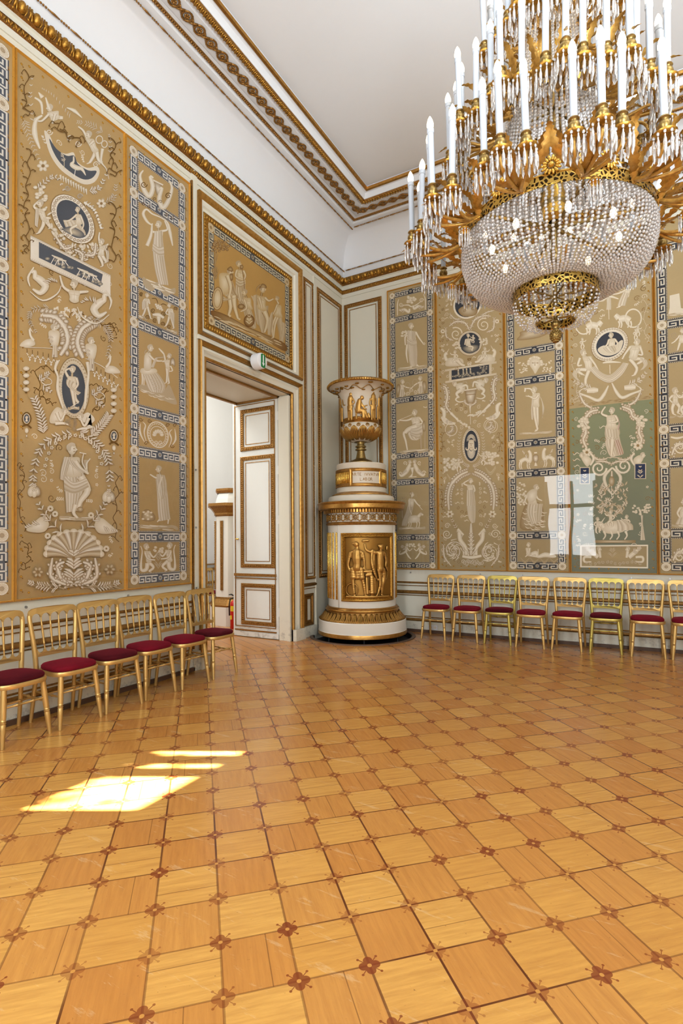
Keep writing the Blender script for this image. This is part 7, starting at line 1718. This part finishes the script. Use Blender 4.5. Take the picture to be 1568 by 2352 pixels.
octa('base', [(.05, 0), (.47, 0), (.47, .33), (.05, .33)], 'stove_white'); octa('base_moulding', [(.46, .33), (.47, .36), (.44, .40), (.40, .43), (.37, .46), (.36, .50), (.05, .5)], 'gilt_brown')
shaft = octa('shaft', [(.36, .49), (.345, 1.95), (.05, 1.95)], 'stove_white')
octa('cornice', [(.35, 1.94), (.38, 1.97), (.38, 2.0), (.44, 2.08), (.50, 2.12), (.50, 2.17), (.05, 2.17)], 'gilt_brown'); octa('cap', [(.36, 2.17), (.34, 2.26), (.30, 2.36), (.05, 2.36)], 'stove_white'); octa('cap_moulding', [(.32, 2.36), (.35, 2.40), (.35, 2.44), (.05, 2.44)], 'gilt_brown')
for k in range(8):
    a = k * PI / 4 + PI / 4; mb = MB(); r = .335; c = np.array((math.cos(a), math.sin(a))); t_ = np.array((-c[1], c[0]))
    z0_, z1_ = .62, 1.86; w_ = .028
    vs = [(sx_ + c[0] * (r + h) + t_[0] * w, sy_ + c[1] * (r + h) + t_[1] * w, z) for h in (-.01, .012) for w, z in ((-w_, z0_), (w_, z0_), (w_, z1_), (-w_, z1_))]
    mb.add(vs, [(4, 5, 6, 7), (0, 1, 5, 4), (1, 2, 6, 5), (2, 3, 7, 6), (3, 0, 4, 7)])
    for q in range(40): z = z0_ + (z1_ - z0_) * (q + .5) / 40; mb.ball((sx_ + c[0] * (r + .012), sy_ + c[1] * (r + .012), z), (.012, .012, .012), 6, 4)
    mb.build('carved_strip', M['gilt_brown'], shaft)
# extinguisher, stands on the floor just beyond the open door leaf
D_ = ray(533, 1446); tt = (LY + .20 - CAM[1]) / D_[1]; ex, ey = CAM[0] + D_[0] * tt, LY + .20
ex, ey = FL(531.5, 1445)[0], FL(531.5, 1445)[1] + .09
fe = empty('fire_extinguisher', (ex, ey, 0), 'red fire extinguisher on the floor behind the open door leaf', 'fire extinguisher')
mb = MB(); mb.lathe([(.001, 0), (.075, 0), (.082, .01), (.082, .40), (.075, .445), (.045, .475), (.025, .485), (.001, .487)], 28, c=(ex, ey, 0)); mb.build('cylinder', M['red'], fe, smooth=True, auto=40)
mb = MB(); mb.lathe([(.022, .48), (.022, .53), (.03, .535), (.001, .55)], 14, c=(ex, ey, 0)); mb.tube([(ex, ey, .545), (ex - .05, ey - .03, .58), (ex - .09, ey - .05, .575)], [.012, .012, .008], 8); mb.build('valve', M['black'], fe, smooth=True)
mb = MB(); mb.tube([(ex, ey, .53), (ex - .07, ey - .04, .50), (ex - .085, ey - .05, .40), (ex - .08, ey - .05, .22)], .011, 8); mb.build('hose', M['black'], fe, smooth=True)
mb = MB(); aa = math.atan2(CAM[1] - ey, CAM[0] - ex) - .5; mb.lathe([(.0835, .30), (.0835, .39)], 10, aa - .55, aa + .45, (ex, ey, 0)); mb.lathe([(.0835, .16), (.0835, .23)], 8, aa - .75, aa - .2, (ex, ey, 0)); mb.build('sticker', M['yellow'], fe)
# ------------------------------------------------------------------ crystal chandelier
d_ = ray(1274.5, 690)
AX = CAM + d_ * 3.2; CX_, CY_ = float(AX[0]), float(AX[1])
ch = empty('chandelier', (CX_, CY_, CEIL), 'huge gilt crystal chandelier with lit electric candles and beaded basket, hanging from the ceiling', 'chandelier')
def cl(name, prof, mat, n=64, par=ch, auto=35):
    mb = MB(); mb.lathe(prof, n, 0, 2 * PI, (CX_, CY_, 0)); return mb.build(name, mat, par, smooth=True, auto=auto)
AV = math.atan2(CAM[1] - CY_, CAM[0] - CX_)         # direction from the axis to the viewer
R1_, Z1_ = .530, 3.31; R0_, Z0_ = .234, 2.965; RF_, ZF_ = .105, 2.815; DZ = .04
R2_, Z2_ = .255, 4.07; R3_, Z3_ = .15, 4.62
cl('stem', [(.001, 2.76), (.012, 2.76), (.012, 3.15), (.03, 3.17), (.035, 3.2), (.018, 3.24), (.018, 3.42), (.055, 3.44), (.075, 3.5), (.06, 3.58), (.03, 3.62), (.022, 3.9), (.05, 3.95), (.05, 4.0), (.02, 4.05), (.02, 4.55), (.045, 4.6), (.05, 4.66), (.02, 4.7), (.018, 5.25), (.001, 5.3)], M['bronze'], 20)
cl('suspension_rod', [(.008, 5.25), (.008, CEIL - .02)], M['bronze'], 10)
cl('ceiling_canopy', [(.02, CEIL - .16), (.05, CEIL - .14), (.11, CEIL - .05), (.14, CEIL - .005)], M['gilt'], 32)
cl('inner_vase', [(.03, 3.40), (.06, 3.43), (.075, 3.52), (.055, 3.60), (.065, 3.66), (.05, 3.68)], M['gilt_bright'], 28)
def ringband(name, R, z, h, t=.006):
    mb = MB(); mb.lathe([(R, z - h / 2), (R + t, z - h / 2 - .004), (R + t * 1.5, z - h / 2 + .004), (R + t * .8, z - h / 2 + .008), (R + t * .8, z + h / 2 - .008), (R + t * 1.5, z + h / 2 - .004), (R + t, z + h / 2 + .004), (R, z + h / 2), (R - t * .5, z + h / 2), (R - t * .5, z - h / 2), (R, z - h / 2)], 72, 0, 2 * PI, (CX_, CY_, 0)); return mb.build(name, M['openwork'], ch, smooth=True, auto=40)
ringband('main_ring', R1_, Z1_ + .02, .058); ringband('basket_ring', R0_, Z0_, .078); ringband('finial_ring', RF_, ZF_, .042); ringband('second_ring', R2_, Z2_, .055); ringband('upper_ring', R3_, Z3_, .04)
def spokes(name, R, z, n, r=.006, drop=0.0):
    mb = MB()
    for k in range(n):
        a = AV + .3 + 2 * PI * k / n; mb.tube([(CX_ + .02 * math.cos(a), CY_ + .02 * math.sin(a), z + drop), (CX_ + R * math.cos(a), CY_ + R * math.sin(a), z)], r, 6)
    return mb.build(name, M['bronze'], ch)
spokes('basket_spokes', R0_, Z0_ - .02, 6); spokes('finial_spokes', RF_, ZF_, 5, .005); spokes('main_spokes', R1_, Z1_, 6, .012, .05); spokes('second_spokes', R2_, Z2_, 6, .008)
mb = MB(); mb.lathe([(.001, 2.667), (.014, 2.673), (.028, 2.695), (.031, 2.717), (.024, 2.740), (.012, 2.755), (.02, 2.765), (.03, 2.780), (.012, 2.805)], 20, 0, 2 * PI, (CX_, CY_, 0))
for j in range(6):
    for k in range(12):
        a = 2 * PI * (k + .5 * (j % 2)) / 12; z = 2.677 + j * .011; r = np.interp(z, [2.667, 2.695, 2.717, 2.740], [.006, .028, .031, .025]); mb.ball((CX_ + r * math.cos(a), CY_ + r * math.sin(a), z), .0062, 5, 4)
mb.build('pinecone_finial', M['bronze'], ch, smooth=True)
# ---- strings of beads (bead curtains: uncountable)
bb = MB(); bb.ball((0, 0, 0), 1.0, 7, 5)
def beads(name, curve, n, r, pitch=2.05, jit=0.0, phase=0.0, seg=None):
    P = [np.array(p) for p in curve]; L = [0]
    for a, b in zip(P, P[1:]): L.append(L[-1] + np.linalg.norm(b - a))
    T = []
    for k in range(n):
        a = 2 * PI * (k + phase) / n; s = random.uniform(0, r)
        while s < L[-1]:
            rr = np.interp(s, L, [p[0] for p in P]); z = np.interp(s, L, [p[1] for p in P])
            q = r(s) if callable(r) else r * random.uniform(.92, 1.06)
            aa = a + random.uniform(-jit, jit)
            T.append(TM((CX_ + rr * math.cos(aa), CY_ + rr * math.sin(aa), z), q)); s += q * pitch
    v, f = unit(bb); o = instances(v, f, T, name, M['bead'], ch); o['kind'] = 'stuff'; return o
basket = [(R1_ - .006, Z1_ - .005), (.540, Z1_ - .05), (.538, Z1_ - .12), (.515, Z1_ - .20), (.47, Z1_ - .26), (.405, Z1_ - .30), (.33, Z1_ - .325), (.265, Z1_ - .333), (R0_ + .004, Z1_ - .325)]
beads('bead_basket', basket, 104, .0092, 2.05, .006)
tent = [(R2_ + .005, Z2_ - .02), (.268, 3.92), (.29, 3.78), (.335, 3.63), (.39, 3.5), (.465, 3.42), (R1_ - .01, Z1_ + .02)]
beads('bead_tent', tent, 60, .0105, 2.15, .004)
skirt = [(R0_ - .002, Z0_ - .03), (.238, 2.91), (.226, 2.85), (.195, 2.80), (.15, 2.785), (RF_ + .004, 2.795)]
beads('bead_skirt', skirt, 26, .0072, 2.9, .03)
tent2 = [(R3_, Z3_ - .02), (.155, 4.5), (.175, 4.35), (.21, 4.2), (R2_, Z2_ + .03)]
beads('upper_bead_tent', tent2, 36, .010, 2.2, .004)
crown = [(.06, 5.15), (.07, 5.0), (.10, 4.8), (R3_, Z3_ + .02)]
beads('crown_bead_tent', crown, 24, .010, 2.2, .004)
# ---- candle arms
def leafblade(mb, pts, w, curl=.25, n=9):
    """serrated acanthus leaf following a 3-D spine"""
    P = catmull(pts, 6); m = len(P); vs = []; fs = []
    for i, p in enumerate(P):
        t = P[min(i + 1, m - 1)] - P[max(i - 1, 0)]; t = t / (np.linalg.norm(t) + 1e-9)
        sd = np.cross(t, np.array([0, 0, 1.0])); sd = sd / (np.linalg.norm(sd) + 1e-6); up = np.cross(sd, t)
        f = i / (m - 1); ww = w * (math.sin(PI * min(1, .12 + f * .88)) ** .8) * (.66 if i % 2 else 1.15)
        vs += [p - sd * ww + up * ww * curl, p - sd * ww * .45 + up * ww * .05, p + up * .002, p + sd * ww * .45 + up * ww * .05, p + sd * ww + up * ww * curl]
        if i:
            o = 5 * (i - 1)
            for q in range(4): fs.append((o + q, o + q + 1, o + q + 6, o + q + 5))
    mb.add(vs, fs)
def prism_unit(L=.092, r=.0085):
    mb = MB(); pr = [(.0005, 0), (r * .55, -.006), (r * .5, -.016), (r, -.03), (r * .95, -L * .8), (.0006, -L)]
    mb.lathe(pr, 6); mb.ball((0, 0, .009), (.0075, .0045, .0095), 6, 4); return mb
pu_v, pu_f = unit(prism_unit())
LC = .335
sleeve_prof = [(.0168, 0), (.0168, LC - .05), (.0195, LC - .048), (.0195, LC - .025), (.012, LC - .02)]
def candle_set(arm, loc, lean, npr=10, first=None):
    """candle sleeve, bulb, socket, drip pan and prism fringe as sub-parts of one arm"""
    if first is not None:
        for o in first:
            c = o.copy(); COL.objects.link(c); c.parent = arm; c.matrix_parent_inverse = world_of(arm).inverted()
            c.location = loc; c.rotation_euler = lean
        return first
    res = []
    def p(mb, nm, mat, **k): o = mb.build(nm, mat, None, **k); o.parent = arm; o.matrix_parent_inverse = world_of(arm).inverted(); o.location = loc; o.rotation_euler = lean; res.append(o)
    mb = MB(); mb.lathe(sleeve_prof, 16); p(mb, 'candle', M['candle'], smooth=True, auto=40)
    mb = MB(); z = LC - .022; mb.lathe([(.011, z), (.018, z + .012), (.0185, z + .026), (.013, z + .048), (.005, z + .064), (.0005, z + .070)], 12); p(mb, 'bulb', M['bulb'], smooth=True)
    mb = MB(); mb.lathe([(.001, -.085), (.012, -.08), (.010, -.065), (.022, -.05), (.029, -.035), (.026, -.02), (.017, -.01), (.020, -.004), (.026, 0), (.022, .008), (.001, .008)], 16); p(mb, 'candle_socket', M['bronze'], smooth=True, auto=50)
    mb = MB(); mb.lathe([(.008, -.082), (.04, -.082), (.05, -.075), (.052, -.068), (.045, -.072), (.008, -.074)], 20); p(mb, 'drip_pan', M['gilt'], smooth=True, auto=50)
    T = [TM((.046 * math.cos(a), .046 * math.sin(a), -.092), 1.0) for a in np.linspace(0, 2 * PI, npr + 1)[:-1]]
    o = instances(pu_v, pu_f, T, 'prism_fringe', M['prism'], None, smooth=False); o.parent = arm; o.matrix_parent_inverse = world_of(arm).inverted(); o.location = loc; o.rotation_euler = lean; res.append(o)
    return res
FIRST = [None]
def arm(a, R, z, Rb, zb, spread, inner, scale=1.0):
    """one bracket with three candles: centre branch reaches R, side branches R-inner at +-spread"""
    mb = MB(); pos = []
    def pt(ang, r, zz): return (CX_ + r * math.cos(ang), CY_ + r * math.sin(ang), zz)
    for s, rr in ((0, R), (-1, R - inner), (1, R - inner)):
        an = a + s * spread; base = z - .085
        p0 = pt(a, Rb, zb); p1 = pt(a + s * spread * .3, Rb + (rr - Rb) * .40, zb - .055); p2 = pt(a + s * spread * .9, Rb + (rr - Rb) * .85, zb - .055); p3 = pt(an, rr, base - .02); p4 = pt(an, rr, base)
        mb.tube(catmull([p0, p1, p2, p3, p4], 5), np.linspace(.011, .007, 21), 7)
        pos.append(pt(an, rr, z))
        # acanthus leaf curling up and out along each branch
        q = Rb + (rr - Rb) * .55
        leafblade(mb, [pt(a + s * spread * .1, Rb + .01, zb + .008), pt(a + s * spread * .9, Rb + (rr - Rb) * .30, zb + .012), pt(a + s * spread * 1.7, q, zb + .055), pt(a + s * spread * 2.0, Rb + (rr - Rb) * .78, zb + .125), pt(a + s * spread * 2.0, Rb + (rr - Rb) * .98, zb + .12)], .026 * scale)
    leafblade(mb, [pt(a, Rb, zb - .01), pt(a, Rb + (R - Rb) * .35, zb - .045), pt(a, Rb + (R - Rb) * .7, zb - .045), pt(a, R + .0, zb - .005), pt(a, R + .07, zb - .03)], .020 * scale)
    for s in (-1, 0, 1): leafblade(mb, [pt(a, Rb + .015, zb - .03), pt(a + s * .07, Rb + .045, zb + .02), pt(a + s * .15, Rb + .07, zb + .085), pt(a + s * .20, Rb + .12, zb + .135 - .03 * (s == 0)), pt(a + s * .235, Rb + .17, zb + .145 - .04 * (s == 0))], .021 * scale, .35)
    o = mb.build('candle_arm', M['relief_arm'], ch, smooth=True, auto=60)
    for k, p in enumerate(pos):
        ln = (random.uniform(-.03, .03), random.uniform(-.03, .03), random.uniform(0, 1))
        if FIRST[0] is None: FIRST[0] = candle_set(o, p, ln)
        else: candle_set(o, p, ln, first=FIRST[0])
M['relief_arm'] = m_gilt('gilded_leaf_bronze', 'D8AA58', '8f6426', 0.32, 50, 0.5, 0.55, bump=.3)
for k in range(12): arm(AV + math.radians(14) + 2 * PI * k / 12, .845, 3.41, R1_, Z1_ + .01, math.radians(7.5), .05)
for k in range(12): arm(AV + math.radians(6) + 2 * PI * k / 12, .61, 3.95, R2_ + .02, Z2_ - .08, math.radians(9), .05, .9)
for k in range(8): arm(AV + math.radians(20) + 2 * PI * k / 8, .40, 4.50, R3_, Z3_ - .12, math.radians(14), .04, .7)
# rosettes and lower ornaments on the rings
for k in range(12):
    a = AV + math.radians(14 + 15) + 2 * PI * k / 12; c = np.array((CX_ + (R1_ + .012) * math.cos(a), CY_ + (R1_ + .012) * math.sin(a), Z1_ + .085)); t_ = np.array((-math.sin(a), math.cos(a), 0)); mb = MB()
    for q in range(14): w = 2 * PI * q / 14; p = c + t_ * .036 * math.cos(w) + np.array((0, 0, .036 * math.sin(w))); mb.ball(p, (.020, .006, .008), 6, 4, M=Matrix.Rotation(a + PI / 2, 3, 'Z') @ Matrix.Rotation(-w, 3, 'Y'))
    mb.ball(c, .016, 8, 5); mb.build('sunflower_rosette', M['gilt_bright'], ch, smooth=True)
# hanging tassels of small prisms
for rr, zz, n, ph in ((.66, 3.20, 6, .28), (.40, 3.02, 0, .8)):
    for k in range(n):
        a = AV + ph + 2 * PI * k / n; x, y = CX_ + rr * math.cos(a), CY_ + rr * math.sin(a); mb = MB(); mb.lathe([(.001, .02), (.018, .018), (.032, .0), (.034, -.006), (.03, -.002)], 16, c=(x, y, zz)); mb.tube([(x, y, zz + .02), (CX_ + (R1_ + .01) * math.cos(a), CY_ + (R1_ + .01) * math.sin(a), Z1_)], .003, 5)
        o = mb.build('prism_tassel', M['gilt_bright'], ch, smooth=True, auto=50)
        T = [TM((x + .028 * math.cos(w), y + .028 * math.sin(w), zz - .014), .6, .6, .75) for w in np.linspace(0, 2 * PI, 12)[:-1]]; instances(pu_v, pu_f, T, 'tassel_prisms', M['prism'], o, smooth=False)
# long loose prisms inside the tent
T = []
for k in range(60):
    a = random.uniform(0, 2 * PI); r = random.uniform(.30, .5); z = 3.46 + random.uniform(-.02, .14); R_ = np.array(Matrix.Rotation(random.uniform(.5, 1.2), 3, 'X').to_3x3()) ; Rz = np.array(Matrix.Rotation(a, 3, 'Z').to_3x3()); T.append(TM((CX_ + r * math.cos(a), CY_ + r * math.sin(a), z), 1, 1, 1.2, R=Rz @ R_))
o = instances(pu_v, pu_f, T, 'loose_prisms', M['prism'], ch, smooth=False); o['kind'] = 'stuff'
for Rr, zz, n in ((R2_ + .01, Z2_ - .03, 30), (R3_ + .01, Z3_ - .02, 20), (R0_ - .004, Z0_ - .03, 0)):
    if n:
        T = [TM((CX_ + Rr * math.cos(a), CY_ + Rr * math.sin(a), zz), 1.0) for a in np.linspace(0, 2 * PI, n + 1)[:-1]]; o = instances(pu_v, pu_f, T, 'ring_prisms', M['prism'], ch, smooth=False)
# bulbs inside the basket
for k in range(8):
    a = AV + .2 + 2 * PI * k / 8; mb = MB(); mb.ball((CX_ + .36 * math.cos(a), CY_ + .36 * math.sin(a), 3.27), (.018, .018, .03), 8, 6); mb.build('inner_bulb', M['bulb'], ch, smooth=True)
# ------------------------------------------------------------------ small fittings on the dado of the back wall
def plate_(name, x, y, w, h, label, cat, sockets=0):
    u, z = BW(x, y, .022); t = empty(name, W3('B', u, z, .024), label, cat)
    mb = MB(); mb.wbox('B', u - w / 2, u + w / 2, z - h / 2, z + h / 2, .023, .032); mb.build('cover_plate', M['plastic'], t)
    for k in range(sockets):
        mb = MB(); uu = u + (k - (sockets - 1) / 2) * .075; mb.tube([W3('B', uu, z, .031), W3('B', uu, z, .0335)], .022, 14)
        for s_ in (-1, 1): mb.tube([W3('B', uu + s_ * .009, z, .033), W3('B', uu + s_ * .009, z, .0345)], .003, 6)
        mb.build('socket', M['stucco'], t)
plate_('power_outlet', 994, 1441, .16, .075, 'white double power outlet low on the back wall behind the first chair', 'outlet', 2)
# ------------------------------------------------------------------ light, world, camera
def area(name, loc, rot, sx, sy, power, col=(1, 1, 1)):
    L = bpy.data.lights.new(name, 'AREA'); L.shape = 'RECTANGLE'; L.size = sx; L.size_y = sy; L.energy = power; L.color = col
    o = bpy.data.objects.new(name, L); COL.objects.link(o); o.location = loc; o.rotation_euler = rot; return o
for i, (a, b, z0, z1) in enumerate(FW):
    area('window_light', ((a + b) / 2, ROOMY - .25, (z0 + z1) / 2), (PI / 2 - .22, 0, 0), b - a, z1 - z0, 275, (0.92, 0.97, 1.0))
sun = bpy.data.lights.new('sun', 'SUN'); sun.energy = 230; sun.angle = 0.006; sun.color = (1, .97, .92)
so = bpy.data.objects.new('sun', sun); COL.objects.link(so); so.location = (14, 0, 9); so.rotation_euler = SUN.to_track_quat('-Z', 'Y').to_euler()
area('next_room_light', (-2.2, -3.0, 5.4), (0, 0, 0), 1.6, 4.0, 240, (.97, .98, 1.0))  # unseen area lamp added to brighten the room beyond the door
ul_ = area('added_ceiling_fill', (6.6, -8.7, 2.6), (0, 0, 0), 1.6, 1.6, 380, (.84, .93, 1.0)); ul_.data.spread = math.radians(115); ul_.rotation_euler = Vector((-0.9, 2.9, 5.0)).to_track_quat('-Z', 'Y').to_euler()  # unseen lamp added out of view to brighten the ceiling
area('room_fill', (6.9, -6.6, 6.3), (math.radians(28), math.radians(28), 0), 2.0, 2.0, 90, (1.0, .96, .9))  # unseen fill lamp added to even out the room
pl_ = bpy.data.lights.new('chandelier_glow', 'POINT'); pl_.energy = 18; pl_.color = (1, .8, .52); pl_.shadow_soft_size = .35
po = bpy.data.objects.new('chandelier_glow', pl_); COL.objects.link(po); po.location = (4.11, -4.76, 4.55)
w = bpy.data.worlds.new('sky'); SC.world = w; w.use_nodes = True
nt = w.node_tree; bg = nt.nodes['Background']
sk = nt.nodes.new('ShaderNodeTexSky'); sk.sky_type = 'PREETHAM'; sk.sun_direction = tuple(-SUN); sk.turbidity = 3
nt.links.new(sk.outputs[0], bg.inputs[0]); bg.inputs[1].default_value = 0.35
cd = bpy.data.cameras.new('camera'); co = bpy.data.objects.new('camera', cd); COL.objects.link(co); SC.camera = co
cd.sensor_fit = 'HORIZONTAL'; cd.sensor_width = 36.0; cd.lens = F / 1568 * 36.0
cd.shift_x = -(PX - 784) / 1568; cd.shift_y = (PY - 1176) / 1568; cd.clip_start = .05; cd.clip_end = 100
Mx = Matrix.Identity(4)
for i in range(3):
    Mx[i][0], Mx[i][1], Mx[i][2], Mx[i][3] = RR[0][i], RR[1][i], -RR[2][i], CAM[i]
co.matrix_world = Mx
SC.view_settings.view_transform = 'Standard'; SC.view_settings.look = 'None'; SC.view_settings.exposure = -0.40
cy = SC.cycles
cy.max_bounces = 7; cy.diffuse_bounces = 4; cy.glossy_bounces = 3; cy.transmission_bounces = 4; cy.transparent_max_bounces = 14
cy.caustics_reflective = False; cy.caustics_refractive = False; cy.sample_clamp_indirect = 6.0
cy.use_adaptive_sampling = True; cy.adaptive_threshold = 0.03; cy.use_denoising = True
